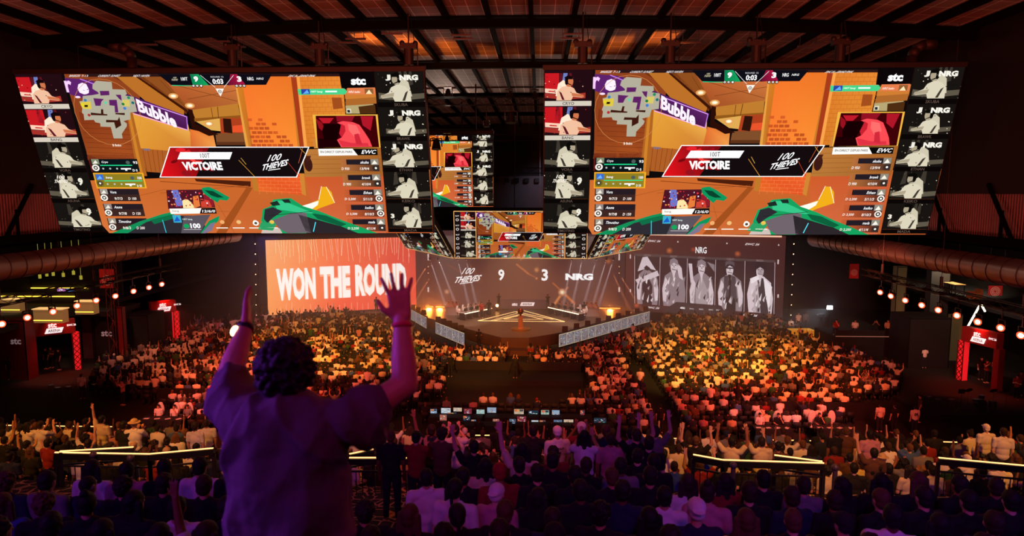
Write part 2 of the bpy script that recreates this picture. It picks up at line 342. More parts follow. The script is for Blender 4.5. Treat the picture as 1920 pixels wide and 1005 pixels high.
# top bar
BG.poly(PX([(160, 138), (700, 138), (699, 143), (161, 144)]), '2a1414', 12)
Tx('BREEZE', 141, 142, 20, 3.6, 'e8dede', .15, .05); Tx('7-13', 160, 142, 12, 3.6, 'e8dede', .15, .05); Tx('CURRENT: SUNSET', 205.5, 142, 41, 3.8, 'e8dede', .1, .05)
Tx('NEXT: HAVEN', 266, 142, 30, 3.8, 'e8dede', .1, .05); Tx('EWC 26 - GRAND FINAL', 567, 142, 50, 3.8, 'f0e6e0', .1, .05)
P('0d0b14', 296, 139, 510, 139, 499, 159, 322, 160, z=14)
P(['0e6e48', '12a05c', '12a05c', '0c8a50'], 356, 139, 372, 139, 392, 160, 362, 160, z=15); P(['8a1038', 'b01440', 'a81444', '5a0c28'], 432, 139, 444, 139, 460, 158, 428, 160, z=15)
Tx('9', 368, 148, 8.5, 10.5, 'ffffff', 0, .05); Tx('3', 449, 148, 8.5, 10.5, 'ffffff', 0, .05); Tx('0:03', 409, 152.5, 20, 10, 'ffffff', 0, .03); Tx('ROUND 12', 407.5, 144, 24, 3.2, 'b8b4b8', 0, .03)
Tx('100T', 346, 147.8, 12.5, 6.5, 'f4f4f4', 0, .05); Tx('NRG', 470, 147.5, 11.5, 6.5, 'f4f4f4', 0, .05); Tx('NRG', 488, 147.2, 13, 4, 'e8e8e8', .1, .04); Tx('100', 328.5, 145.5, 6, 3, 'c8c0a0', .2, .03); Tx('THIEVES', 328, 149.5, 12, 3.4, 'c8c0a0', .15, .03)
Ln(376, 141, 404, 164, .8, 'e8e8e8', 16); Ln(438, 141, 420, 164, .8, 'e8e8e8', 16); Ln(322, 160, 360, 161, 1.4, '20c080', 16)
for x in (363, 370, 377.5, 444, 451, 458): El(x, 161, 3.2, 2.8, '2a1410', 16); El(x, 160.8, 1.9, 1.7, 'ffffff', 17); El(x, 160.8, .9, .8, '201010' if x != 377.5 else 'ffffff', 18)
P('f4f0e6', 404, 166, 420, 166, 414, 181, z=16); El(412.5, 171.5, 3.3, 3, '302018', 17); El(412.5, 171.5, 2.3, 2.1, 'f4f0e6', 18); El(412.5, 171.5, 1.1, 1, '302018', 19)
# kill feed
P(['30c880', '50d890', '48d090', '28b070'], 556, 172, 566, 167, 648, 166, 652, 172, 648, 177, 566, 178, z=14) if False else BG.poly(PX([(558, 167), (646, 166), (651, 171.5), (647, 177), (560, 178)]), '44cc84', 14)
Bx(565, 167, 581, 176.5, '2840a0', 15); P('60a8f0', 568, 176, 576, 168, 580, 175, z=16); BG.poly(PX([(651, 165), (703, 164), (704, 177), (650, 177)]), 'dc7848', 13)
Tx('100T bang', 594, 172, 22, 4.2, 'f0fff4', .1, .03); Tx('NRG keiko', 665, 172, 22, 4.2, 'ffe8d8', .1, .03); Bx(610, 170, 632, 173, 'e8fff0', 16); Bx(684, 166, 700, 176, '8c5a30', 15); P('f8e0b0', 686, 176, 692, 168, 698, 176, z=16)
# red cam box
def redcam():
    Bx(590, 215, 711, 277, 'e8b040', 17); BG.poly(PX([(592, 217), (704.5, 216.5), (711, 276), (596, 277)]), '3c0006', 18)
    P('b81828', 597, 221, 626, 221, 618, 231, 606, 231, z=19); P('8c1020', 630, 217, 665, 217, 660, 228, 632, 228, z=19); P('a81426', 676, 218, 700, 218, 695, 245, 680, 235, z=19); P('90101c', 592, 222, 604, 230, 612, 252, 598, 240, z=19)
    P('140002', 608, 232, 636, 232, 640, 240, 632, 262, 608, 262, 604, 246, z=20); P('1c0004', 597, 260, 640, 260, 640, 276, 597, 277, z=19)
    BG.poly(PX([(632, 230), (643, 227), (662, 229), (674, 234), (684, 248), (693, 262), (698, 275), (640, 276), (632, 262), (640, 258), (648, 245), (646, 236)]), 'f04850', 21)
    P('c02030', 640, 232, 647, 236, 648, 246, 641, 258, 636, 250, z=22); P('ff6a68', 652, 232, 668, 235, 676, 250, 664, 256, 654, 244, z=22); P('c82838', 664, 252, 672, 250, 680, 272, 668, 270, z=23); P('d83040', 634, 262, 660, 268, 690, 268, 692, 274, 642, 275, z=22)
redcam()
Bx(597, 279, 708, 291, '0a0808', 17); BG.poly(PX([(596.5, 279), (661, 278.5), (671, 291), (598, 292)]), 'f8f4f0', 18)
Tx('EN DIRECT DEPUIS PARIS', 631, 284.5, 60, 4.2, '4a4440', 0, .02); Tx('EWC', 692, 284.5, 26, 7.5, 'ffffff', .12, .07)
BG.poly([(.798, 1), (.8835, 1), (.8835, .915), (.80, .905)], '0a0507', 20); Tx('stc', 672, 152, 28, 14.5, 'ffffff', 0, .05)
# player rows of the two teams
rowsL = [(299, 'Cryo', '93', 'D 0', 1), (328, 'bang', '100', 'D 50', 2), (355, 'Vora', '9/7/3', 'D 100', 0), (383, 'Asuna', '9/7/8', 'D 150', 0), (410, 'Timotino', '9/8/3', 'D 200', 0)]
for i, (y, nm, a, b, k) in enumerate(rowsL):
    x = 172 + (y - 299) * .285
    if k == 2: Bx(x - 2, y - 4, x + 92, y + 25, 'f0a828', 18); Bx(x, y - 2, x + 89, y + 23, '8a7a20', 19)
    W = 88 if k else 74
    if k != 2: Bx(x, y - 1, x + W, y + (23 if k else 22), '0d1418' if k else '3a2420', 19)
    if k:
        Bx(x + 16, y + 10, x + (76 if k == 1 else 87), y + 11.8, '20d88c', 22); Bx(x + 55, y + 16, x + 74, y + 18.5, 'f4f4f4', 22); Bx(x + 63, y + 17, x + 67, y + 21, 'f4f4f4', 22)
        for q in (20, 33, 46): El(x + q + 2, y + 17, 1.9, 1.7, 'b8c0b8', 22)
        Tx(a, x + 82, y + 5.5, 8, 5, 'ffffff', 0, .05); Tx(b, x + 82, y + 20, 9, 4.4, 'ffffff', 0, .05); El(x + 68, y + 5.5, 4, 3.4, '4a5a54', 22)
    else:
        Bx(x + 14, y - 1, x + W - 2, y + 9.5, '241a20', 20); Tx(a, x + 35, y + 17, 15, 5, 'f8ece4', .05, .04); Tx(b, x + 61, y + 17, 15, 5, 'f8ece4', .05, .04)
    Bx(x, y - 1, x + 14, y + 9, ['7a8468', '3868c8', '9c948c', '90807c', '9c9080'][i], 21); P('e8e4d8' if i != 1 else '6ab0f8', x + 2, y + 8, x + 7, y + 1, x + 12, y + 7, z=22)
    El(x + 8, y + 15.5, 7.2, 6.4, 'f4ede4' if i != 1 else '6a5a20', 23); El(x + 8, y + 15.5, 4.2, 3.8, '2c2a28', 24); El(x + 8, y + 15.5, 2.2, 2, 'e8e4dc', 25)
    wn = 4.2 * len(nm) * .72; Tx(nm, x + 19 + wn / 2, y + 5, wn, 5, 'f8f8f8', .1, .045)
rowsR = [(299, 'skuba', '13/9/4', 'D 950'), (328, 'brawk', '4/10/4', 'D 900'), (356, 'Ethan', '5/11/3', 'D 2,200'), (384, 'keiko', '8/10/3', 'D 3,500'), (411, 'mada', '4/11/4', 'D 2,250')]
for i, (y, nm, a, b) in enumerate(rowsR):
    x = 711 + (y - 299) * .105
    BG.poly([UV(x - 72, y - 1), UV(x - 1, y - 1), UV(x + 1, y + 22), UV(x - 70, y + 22)], ['b06a38' if i < 2 else 'c05a30', '2c1c1c', '2c1c1c', 'b06a38' if i < 2 else 'c05a30'], 19)
    BG.poly([UV(x - 62, y), UV(x - 14, y), UV(x - 13, y + 9.5), UV(x - 61, y + 9.5)], '221a22', 20)
    Bx(x - 16, y - 1, x - 1, y + 10, '8c8678', 21); P('f0ece0', x - 14, y + 9, x - 9, y + 1, x - 3, y + 8, z=22)
    El(x - 6, y + 16, 6.8, 6.2, 'f4ede4' if i in (2, 3) else '3a2c28', 23); El(x - 6, y + 16, 4.4, 4, '2c2420', 24); El(x - 6, y + 16, 2.2, 2, 'f4f0e8', 25)
    wn = 4.2 * len(nm) * .75; Tx(nm, x - 19 - wn / 2, y + 5, wn, 5, 'f8f8f8', .1, .045); Tx(a, x - 27, y + 17, 17, 5, 'f8ece4', .05, .04); wb = 2.9 * len(b); Tx(b, x - 70 + wb / 2, y + 17, wb, 5, 'f8ece4', .05, .04)
# victory banner
P('ffffff', 318, 275, 580.5, 275, 557, 332.5, 299.5, 332.5, z=26)
BG.poly(PX([(319.5, 276.5), (430, 276.5), (410, 331), (302, 331)]), ['a81018', '3a0508', '40080c', 'e01018'], 27); P('120a0c', 392, 276.5, 578, 276.5, 555.5, 331, 368, 331, z=28)
for _ in range(16):
    x = R.uniform(310, 395); y = R.uniform(280, 328); El(x + (331 - y) * .3, y, R.uniform(3, 9), R.uniform(2, 6), R.choice(['c81420', 'e02028', '90101a', 'f03830', '70080e']), 29, rot=R.random() * 3)
P('ffffff', 338.5, 285, 436, 285, 431, 298.5, 333, 298.5, z=30); Tx('100T', 385, 291.5, 18, 8.5, '1a1a1a', 0, .005); Tx('VICTOIRE', 380, 311, 74, 16, 'ffffff', -.02, .05)
Tx('100', 516, 295, 24, 13, 'ffffff', .35, .01, dv=.01); Tx('THIEVES', 516, 309, 50, 12, 'ffffff', .12, .025, dv=.035); Ln(503, 319, 526, 316, 1.4, 'ffffff', 40)
for a in ((448, 300, 478, 331, 'd89838'), (452, 296, 462, 308, 'e0b048'), (560, 306, 568, 277, 'c85830'), (540, 304, 562, 331, 'b83828'), (563, 278, 575, 290, 'd0a040')): Ln(*a[:4], .9, a[4], 31)
# gloved hands
gl = '0d9058'; gd = '2c2a30'; gg = '6c6068'
P('128a54', 210, 437, 262, 415, 302, 402, 324, 397, 345, 437, z=20); P(gd, 240, 437, 275, 416, 318, 404, 380, 404, 388, 437, z=21); P('106a44', 282, 412, 322, 402, 330, 408, 290, 420, z=22)
P('585058', 345, 405, 395, 402, 375, 437, 340, 437, z=22); Ln(305, 412, 312, 436, 1.6, '30c8d8', 23)
P(gl, 378, 352, 392, 350, 408, 357, 420, 364, 431, 370, 426, 376, 412, 374, 408, 380, 396, 372, 382, 362, z=33); P('08402c', 384, 356, 400, 358, 420, 370, 408, 370, 396, 366, z=34)
P(gl, 412, 404, 410, 414, 400, 422, 386, 437, 376, 437, 392, 414, z=33); P('7a7088', 404, 416, 398, 432, 386, 437, 378, 437, 396, 418, z=34)
BG.poly(PX([(312, 356), (395, 355), (404, 388), (316, 392)]), '4a1422', 27); P('6a70c0', 322, 356, 334, 356, 344, 384, 332, 388, z=28); P('8a1c28', 380, 356, 396, 356, 402, 386, 386, 388, z=28)
BG.poly(PX([(342, 376), (350, 372), (360, 380), (366, 390), (344, 390)]), 'f4dca0', 29); P('e07838', 362, 368, 372, 366, 376, 386, 364, 390, z=30); P('c84030', 376, 372, 392, 376, 398, 388, 378, 388, z=29)
for _ in range(60): x = R.uniform(316, 396); y = R.uniform(358, 388); El(x, y, R.uniform(.8, 2), R.uniform(.8, 1.8), R.choice(['f0e0f0', 'e83038', 'f09050', '180408', 'a01828', '801020']), 31)
BG.poly(PX([(318, 391), (378, 390), (375, 400), (321, 401)]), 'fbf6ee', 33); BG.poly(PX([(378, 390), (404, 389), (407, 400), (375, 400)]), '1a1012', 32); Tx('bang', 330, 395.5, 12, 5, '8a7a70', 0, .01); Tx('12/6/0', 392, 395.5, 24, 5, 'ffffff', .05, .05)
Bx(325, 403, 340, 417, '38a8c8', 33); P('1c58c0', 327, 415, 332, 405, 339, 414, z=34); Tx('100T bang', 352, 411, 18, 3.5, 'd8f0e8', 0, .02); El(350, 423.5, 5.5, 4.6, '10a058', 34); Tx('100', 367, 423, 19, 9.5, 'ffffff', 0, .04)
Ln(345, 430, 378, 430, .8, 'd0d0d0', 34)
for k, x in enumerate((417, 448, 479, 510)):
    Ln(x - 11, 427, x + 11, 427, 2.2, 'f0e8dc', 34); El(x, 416, 4.6, 4, ['e8a868', 'e8b878', 'f4f0e8', 'e8c050'][k], 34)
BG.poly(PX([(508, 386), (512, 374), (530, 372), (545, 371), (556, 378), (568, 386), (600, 396), (640, 412), (668, 422), (700, 434), (708, 437), (530, 437), (520, 420), (500, 424), (490, 414), (493, 392)]), '149a5a', 33)
P(gd, 497, 392, 512, 388, 530, 396, 512, 408, 502, 418, 495, 410, z=34); P(gg, 512, 412, 545, 400, 574, 398, 584, 436, 540, 437, 524, 428, z=34); P('2a2428', 560, 402, 640, 424, 672, 437, 575, 437, z=34); P('0c5c3a', 584, 399, 612, 404, 650, 420, 640, 424, 596, 410, z=35)
P('34c084', 512, 376, 530, 376, 556, 386, 590, 400, 560, 398, 520, 392, z=35); P('1a2a24', 506, 380, 520, 376, 526, 384, 512, 386, z=36); P('1a2a24', 528, 374, 542, 373, 546, 380, 534, 380, z=36)
Ln(505, 404, 585, 396, 1, '241c20', 37); Ln(588, 434, 592, 416, 1.8, '58e0f0', 37); P('c8b8b0', 496, 420, 560, 437, 490, 437, z=32)
P('2c9a60', 490, 416, 520, 418, 512, 432, 484, 430, z=34) ; El(480, 418, 6, 5.2, 'fdf8f0', 38); El(480, 418, 3, 2.6, '504838', 39)
P('e8a818', 566, 388, 598, 374, 604, 350, 612, 350, 622, 360, 628, 380, 600, 390, 586, 397, z=31); P('fbf4e8', 566, 386, 598, 376, 596, 384, 582, 394, z=32); Ln(603, 349, 598, 374, 1.2, 'fff0d8', 33); Ln(612, 350, 628, 380, 1.2, 'fff0d8', 33)
# player camera strips
def person_pic(D, u0, v0, u1, v1, mode, i, z, flip=False, logo=None):
    w = u1 - u0; h = v1 - v0; kk = (i * 37 % 10) / 10; s_, of_, ht_ = .88 + .3 * kk, (kk - .5) * .16, .9 + .22 * ((i * 53 % 10) / 10); A_ = lambda a: min(1, max(0, (a - .5) * s_ + .5 + of_)); X = lambda a: u0 + w * (1 - A_(a) if flip else A_(a)); Y = lambda b: v0 + h * min(1, b * ht_)
    c = dict(bg='200a10', hi='5a1420', sk='c87048', sh='e8b898', ch='f4e0c8', dk='12060a', gl='a03028') if mode == 'c' else dict(bg='16120f', hi='3a342c', sk='a89c84', sh='d4ccb4', ch='c8c0a8', dk='0a0806', gl='5a5244')
    q = lambda pts, col, dz: D.poly([(X(a), Y(b)) for a, b in pts], col, z + dz)
    D.rect(u0, v0, u1, v1, c['bg'], z)
    rr = random.Random(i * 7 + (3 if flip else 0) + (50 if mode == 'c' else 0))
    if mode == 'c': q([(0, .35), (.36, .3), (.36, 1), (0, 1)], 'c01820', 1); q([(.42, .4), (.5, .35), (.56, 1), (.46, 1)], '6a78b8', 2); q([(.02, .3), (.33, .26), (.33, .42), (.02, .46)], 'f4c8b0', 2); q([(.1, .34), (.26, .32), (.25, .36), (.12, .38)], 'c01820', 3)
    for k in range(3):
        a = .2 + rr.random() * .6; q([(a, .55), (a + .12, .5), (a + .07, 1), (a + .02, 1)], c['hi'], 1)
    q([(.0, .12), (.5, .05), (1, .1), (1, .3), (.6, .22), (0, .28)], c['gl'], 2)
    q([(.28, .18), (.34, .62), (.46, .76), (.56, .66), (.5, .16)], c['ch'], 3)
    q([(.3, .02), (.32, .36), (.42, .5), (.58, .56), (.72, .46), (.78, .3), (.95, .2), (.93, .12), (.7, .16), (.66, .02)], c['sh'], 4)
    q([(.66, .3), (.95, .22), (.97, .13), (.68, .18)], c['sk'], 5); q([(.36, .36), (.42, .3), (.5, .04), (.44, .04)], c['hi'], 5)
    D.ell(X(.6), Y(.7), w * .09, h * .17, c['sk'], z + 6); q([(.5, .68), (.5, .86), (.58, .93), (.7, .86), (.68, .78), (.58, .78), (.56, .62)], c['dk'], 7); D.ell(X(.54), Y(.68), w * .035, h * .09, c['dk'], z + 8); q([(.55, .62), (.66, .56), (.67, .58), (.57, .65)], c['dk'], 8)
    for k in range(26): a = rr.uniform(0, 1); b = rr.uniform(.02, .45) if k % 2 else rr.uniform(.3, .95); D.ell(X(a), Y(b), w * .012, h * .018, rr.choice([c['sh'], c['gl'], c['dk'], c['hi']]), z + 3 if k % 3 else z + 9, n=6)
VR = [1.0, .79, .585, .39, .195, 0.0]
VR = [UV(60, y)[1] for y in (138, 204, 266, 323, 380, 437)]; VR[0] = 1; VR[5] = 0
nL = ['CRYO', 'BANG', 'VORA', 'ASUNA', 'TIMOTINO']; nR = ['SKUBA', 'BRAWK', 'ETHAN', 'KEIKO', 'MADA']
UL = .1165; UR = .8835
for i in range(5):
    t, b = VR[i], VR[i + 1]; bh = (t - b) * .14; col = 'c'if i < 2 else 'b'
    person_pic(BG, 0, b + bh, UL, t, col, i, 41)
    BG.rect(0, b, UL, b + bh, 'cfc5b6' if i < 2 else '0a0605', 52); BG.text(nL[i], UL / 2, b + bh / 2, .012 + .0042 * len(nL[i]), bh * .62, '2a2420' if i < 2 else '5a4840', 0, 53, .01)
    person_pic(BG, UR, b + bh, 1, t, 'b', i + 9, 41, flip=True)
    BG.rect(UR, b, 1, b + bh, '0a0605', 52); BG.text(nR[i], (1 + UR) / 2, b + bh / 2, .033, bh * .62, '5a4840', 0, 53, .01)
    if i < 3: BG.text('NRG', .945 + .02, t - .035, .045, .032, 'f0ece0', 0, 54, .06); BG.text('J', .915, t - .035, .013, .034, 'e8e4d8', 0, 54, .08)
    if i >= 3: BG.text('9' if i == 3 else '9', UL * .78, t - .06, .013, .05, 'e8e4d4', .1, 54, .06)
BG.text('100', UL * .36, VR[3] - .03, .02, .022, 'f0e8d8', .2, 54, .03); BG.text('THIEVES', UL * .34, VR[3] - .058, .036, .022, 'f0e8d8', .15, 54, .03); BG.text('3', UR + .014, VR[4] - .085, .01, .03, 'f0e8d8', 0, 54, .05)
BG.rect(UL - .0012, 0, UL + .0012, 1, '1a0c0a', 53); BG.rect(UR - .0012, 0, UR + .0012, 1, '1a0c0a', 53)

# ------------------------------------------------------------------ the two big hanging screens
CASE = mat('screen_casing', '0d0c0d', 0.7, bump=.2)
def hang_screen(geo, label, name='hanging_led_screen', eps=0.0008, gain=1.12, light=True, fr=0.28, depth=.35):
    bl, br, tl = geo; ex = (br - bl).normalized(); ey = (tl - bl).normalized(); n = ex.cross(ey).normalized(); tr = br + tl - bl
    c = (bl + tr) / 2; e = empty(name, c); tag(e, label, 'screen')
    W = (br - bl).length; H = (tl - bl).length; M = Matrix((ex, ey, n)).transposed()
    f = MB(); f.box(-n * (depth / 2 + .01), (W + .1, H + .1, depth), R=M)
    f.box(ey * (H / 2 + fr * .4) - n * depth * .4, (W + .2, fr * .7, depth * .9), R=M); f.build('casing', CASE, e)
    fr_ = MB()
    for k in range(int(W / 1.2) + 1):
        a = -W / 2 + k * W / int(W / 1.2); fr_.bar(ex * a - ey * H / 2 - n * (depth + .02), ex * a + ey * H / 2 - n * (depth + .02), .05, .08)
    for k in range(5): a = -H / 2 + k * H / 4; fr_.bar(-ex * W / 2 + ey * a - n * (depth + .1), ex * W / 2 + ey * a - n * (depth + .1), .06, .06)
    fr_.build('rear_frame', DRK, e)
    BG.build('display', plane_fn(bl, br, tl), e, eps=eps, gain=gain, light=light, origin=None).location = -c
    return e
hang_screen(S1, 'huge hanging LED screen with its casing edge just above the orange won-the-round stage screen')
hang_screen(S2, 'huge hanging LED screen above the stage screen of five black and white portraits')
# smaller delay screen seen in the gap between the two
p_tr = atY(924, 251, 50); p_br = atY(924, 387, 50); Wd = 12.7
S3 = (Vector((p_br.x - Wd, 50.6, p_br.z)), Vector((p_br.x, 50.6, p_br.z)), Vector((p_br.x - Wd, 49.8, p_tr.z)))
hang_screen(S3, 'smaller LED screen hanging farther back in the gap between the two huge screens', depth=.25)
# ------------------------------------------------------------------ hall shell
CX = -2.25
def node_mat(name, rough=.8):
    m = bpy.data.materials.new(name); m.use_nodes = True; nt = m.node_tree; b = nt.nodes['Principled BSDF']; b.inputs['Roughness'].default_value = rough; return m, nt, b
# ceiling panels: dark boards with pale joints
CEI, nt, b = node_mat('ceiling_panels', .75)
tc = nt.nodes.new('ShaderNodeTexCoord'); br = nt.nodes.new('ShaderNodeTexBrick'); mp = nt.nodes.new('ShaderNodeMapping')
mp.inputs['Location'].default_value = (0.0, 0.3, 0); nt.links.new(tc.outputs['Object'], mp.inputs[0]); nt.links.new(mp.outputs[0], br.inputs['Vector'])
br.offset = 0; br.inputs['Color1'].default_value = (.20, .13, .11, 1); br.inputs['Color2'].default_value = (.28, .18, .15, 1); br.inputs['Mortar'].default_value = (.75, .66, .6, 1)
br.inputs['Scale'].default_value = 1; br.inputs['Brick Width'].default_value = .643; br.inputs['Row Height'].default_value = 1.2; br.inputs['Mortar Size'].default_value = .022
nz = nt.nodes.new('ShaderNodeTexNoise'); nz.inputs['Scale'].default_value = .35; mx = nt.nodes.new('ShaderNodeMix'); mx.data_type = 'RGBA'; mx.blend_type = 'MULTIPLY'; mx.inputs[0].default_value = .6
nt.links.new(tc.outputs['Object'], nz.inputs['Vector']); nt.links.new(br.outputs['Color'], mx.inputs[6]); nt.links.new(nz.outputs['Fac'], mx.inputs[7]); nt.links.new(mx.outputs[2], b.inputs['Base Color'])
def cz(x): return 22.1 - 0.75 * ((x - CX) / 21.5) ** 2
m = MB(); NX = 24
for i in range(NX):
    x0 = CX - 21.5 + 43 * i / NX; x1 = CX - 21.5 + 43 * (i + 1) / NX
    m.quad((x0, -4, cz(x0)), (x0, 83, cz(x0)), (x1, 83, cz(x1)), (x1, -4, cz(x1)))
    m.quad((x0, -4, cz(x0) + .3), (x1, -4, cz(x1) + .3), (x1, 83, cz(x1) + .3), (x0, 83, cz(x0) + .3))
tag(m.build('ceiling', CEI), kind='structure')
BEAM = mat('beam_paint', '060505', 1.0); BEAM.node_tree.nodes['Principled BSDF'].inputs['Specular IOR Level'].default_value = .05
for k in range(-11, 12):                       # ribs running the length of the hall
    x = CX - .1 + k * 1.93
    m = MB(); m.box((x, 39.5, cz(x) - .16), (.2, 87, .34)); tag(m.build('ceiling_rib', BEAM), kind='structure')
for j, y in enumerate((32.0, 42.2, 55, 68)):   # arched cross beams
    m = MB()
    for i in range(NX):
        x0 = CX - 21.5 + 43 * i / NX; x1 = CX - 21.5 + 43 * (i + 1) / NX
        m.bar((x0, y, cz(x0) - .5), (x1, y, cz(x1) - .5), .3, .36)
        if j < 2: m.bar((x0, y, cz(x0) - .22), (x1, y, cz(x1) - .22), .5, .08)
    tag(m.build('ceiling_beam', BEAM), kind='structure')
m = MB(); m.b2(-48, 42, -6, 84, -.3, 0)
FLO = mat('floor_carpet', '1b1512', .85, scale=3, var=.3); tag(m.build('floor', FLO), kind='structure')
WALL = mat('dark_wall', '1a1314', .9, scale=1.5, var=.25)
m = MB(); m.b2(-48, 42, 82.6, 83.2, 0, 23); tag(m.build('wall_back', WALL), kind='structure')
m = MB(); m.b2(-48.4, -48, -6, 83, 0, 23); tag(m.build('wall_left', WALL), kind='structure')
m = MB(); m.b2(42, 42.4, -6, 83, 0, 23); tag(m.build('wall_right', WALL), kind='structure')
m = MB(); m.b2(-48, 42, -6.4, -6, 0, 23); tag(m.build('wall_front', WALL), kind='structure')
COR, nt, b = node_mat('ribbed_cladding', .6); tc = nt.nodes.new('ShaderNodeTexCoord'); wv = nt.nodes.new('ShaderNodeTexWave'); wv.bands_direction = 'Y'; wv.inputs['Scale'].default_value = 1.6
b.inputs['Base Color'].default_value = lin('7c4a48') + (1,); bp = nt.nodes.new('ShaderNodeBump'); bp.inputs['Distance'].default_value = .1; nt.links.new(tc.outputs['Object'], wv.inputs[0]); nt.links.new(wv.outputs[1], bp.inputs['Height']); nt.links.new(bp.outputs[0], b.inputs['Normal'])
SOF = mat('soffit_paint', '060405', .95)
for s, side in ((-1, 'left'), (1, 'right')):
    X = CX + s * 25.2; m = MB(); m.b2(X, X + s * .3, -6, 82.6, 13.9, 23); tag(m.build('wall_' + side + '_upper', SOF), kind='structure')
    m = MB(); m.b2(X + s * .1, X + s * .4, -6, 66, 11.75, 13.9); tag(m.build('wall_' + side + '_cladding', COR), kind='structure')
    m = MB(); x0 = CX + s * 21.5; m.quad((x0, -4, cz(x0) + .02), (x0, 83, cz(x0) + .02), (X + s * .3, 83, 22.6), (X + s * .3, -4, 22.6)); m.quad((x0, -4, cz(x0) + .1), (X, -4, 22.7), (X, 83, 22.7), (x0, 83, cz(x0) + .1)); tag(m.build('ceiling_' + side, SOF), kind='structure')
    m = MB(); m.b2(X - s * .5, X - s * .15, -6, 66, 11.35, 11.75); m.b2(X - s * .2, X + s * (20.3 if s < 0 else 18.8), -6, 82, 11.2, 11.5); tag(m.build('ledge_' + side, BEAM), kind='structure')
    for k in range(9):
        y = 18 + k * 5.2; m = MB(); m.bar((X - s * .35, y, 11.7), (X - s * .1, y + 2.4, 14.4), .16, .16); tag(m.build('wall_brace', BEAM), kind='structure')
        m = MB(); m.bar((X - s * .3, y + .9, 11.7), (X - s * .3, y + .9, 13.1), .12, .12); tag(m.build('wall_strut', BEAM), kind='structure')
m = MB(); m.b2(-7.5, 9.5, 82.2, 82.5, 11.2, 15.9); GRW = mat('grey_wall_panels', '4a4044', .7); tag(m.build('wall_back_panel', GRW), kind='structure')
for x in range(5):
    m = MB(); m.b2(-6 + x * 3, -5.95 + x * 3, 82.1, 82.25, 11.2, 22); tag(m.build('trim_back', STL), kind='structure')

# ventilation ducts along both sides
DUC = mat('duct_metal', '9a7d74', .38, .85, bump=.15, scale=2)
for s, nm, lb in ((-1, 0, 'long round metal air duct running above the black stc booth'), (1, 1, 'long round metal air duct running above the neon triangle sign')):
    X = CX + s * 23.9; e = empty('air_duct', (X, 30, 10.35)); tag(e, lb, 'duct')
    m = MB(); m.smooth = True; prof = []
    y = 3.0; y1 = 57 if s < 0 else 54; q = -27.0
    while y < y1: prof += [(.64, y - 30), (.64, y - 30 + 1.0)]; y += 1.03
    ang = Matrix.Rotation(-math.pi / 2, 3, 'X'); n = 20
    vs = [ang @ Vector((r * math.cos(2 * math.pi * i / n), r * math.sin(2 * math.pi * i / n), z)) for r, z in prof for i in range(n)]
    fs = [(j * n + i, j * n + (i + 1) % n, (j + 1) * n + (i + 1) % n, (j + 1) * n + i) for j in range(len(prof) - 1) for i in range(n)]
    m.add(vs, fs); m.mi = 1
    for k in range(int((y1 - 4) / 1.03)): yy = 3.5 + k * 1.03 + .5; m.add([ang @ Vector((r * math.cos(2 * math.pi * i / n), r * math.sin(2 * math.pi * i / n), yy - 30 + dz)) for r, dz in ((.64, -.02), (.665, -.02), (.665, .02), (.64, .02)) for i in range(n)], [(j * n + i, j * n + (i + 1) % n, (j + 1) * n + (i + 1) % n, (j + 1) * n + i) for j in range(3) for i in range(n)])
    m.build('duct_tube', [DUC, mat('duct_seam', '3a2c2a', .5, .7)], e)
    for k in range(9): m = MB(); m.tube((0, -24 + k * 6, .6), (0, -24 + k * 6, 1.0), .02, n=5); m.build('hanger', DRK, e)
# ------------------------------------------------------------------ tiered stands
CAR, nt, b = node_mat('patterned_carpet', .9); tc = nt.nodes.new('ShaderNodeTexCoord'); mp = nt.nodes.new('ShaderNodeMapping'); mp.inputs['Scale'].default_value = (2.2, 3.0, 2)
v1 = nt.nodes.new('ShaderNodeTexVoronoi'); v1.feature = 'DISTANCE_TO_EDGE'; v1.inputs['Scale'].default_value = 1.6; cr = nt.nodes.new('ShaderNodeValToRGB')
cr.color_ramp.elements[0].position = .03; cr.color_ramp.elements[0].color = (.55, .38, .16, 1); cr.color_ramp.elements[1].position = .06; cr.color_ramp.elements[1].color = (.02, .015, .015, 1)
nt.links.new(tc.outputs['Object'], mp.inputs[0]); nt.links.new(mp.outputs[0], v1.inputs['Vector']); nt.links.new(v1.outputs['Distance'], cr.inputs[0]); nt.links.new(cr.outputs[0], b.inputs['Base Color'])
def zu(y): return 10.71 - .224 * y
def zl(y): return 10.0 - .224 * y
UPR = [4.6 + .9 * k for k in range(11)]; LOR = [15.0 + .9 * k for k in range(8)]
m = MB(); m.b2(-21, 18, -6, 3.6, 0, 11.7)
tag(m.build('stand_platform', CAR), kind='structure')
m = MB()
for y in UPR: m.b2(-21, 18, y - .45, y + .45, 4, zu(y))
tag(m.build('stand_upper', CAR), kind='structure')
m = MB()
for y in LOR: m.b2(-24, 21, y - .45, y + .45, 0, zl(y))
m.b2(-24, 21, LOR[-1] + .45, 22.6, 0, zl(LOR[-1]) - .1)
tag(m.build('stand_lower', CAR), kind='structure')

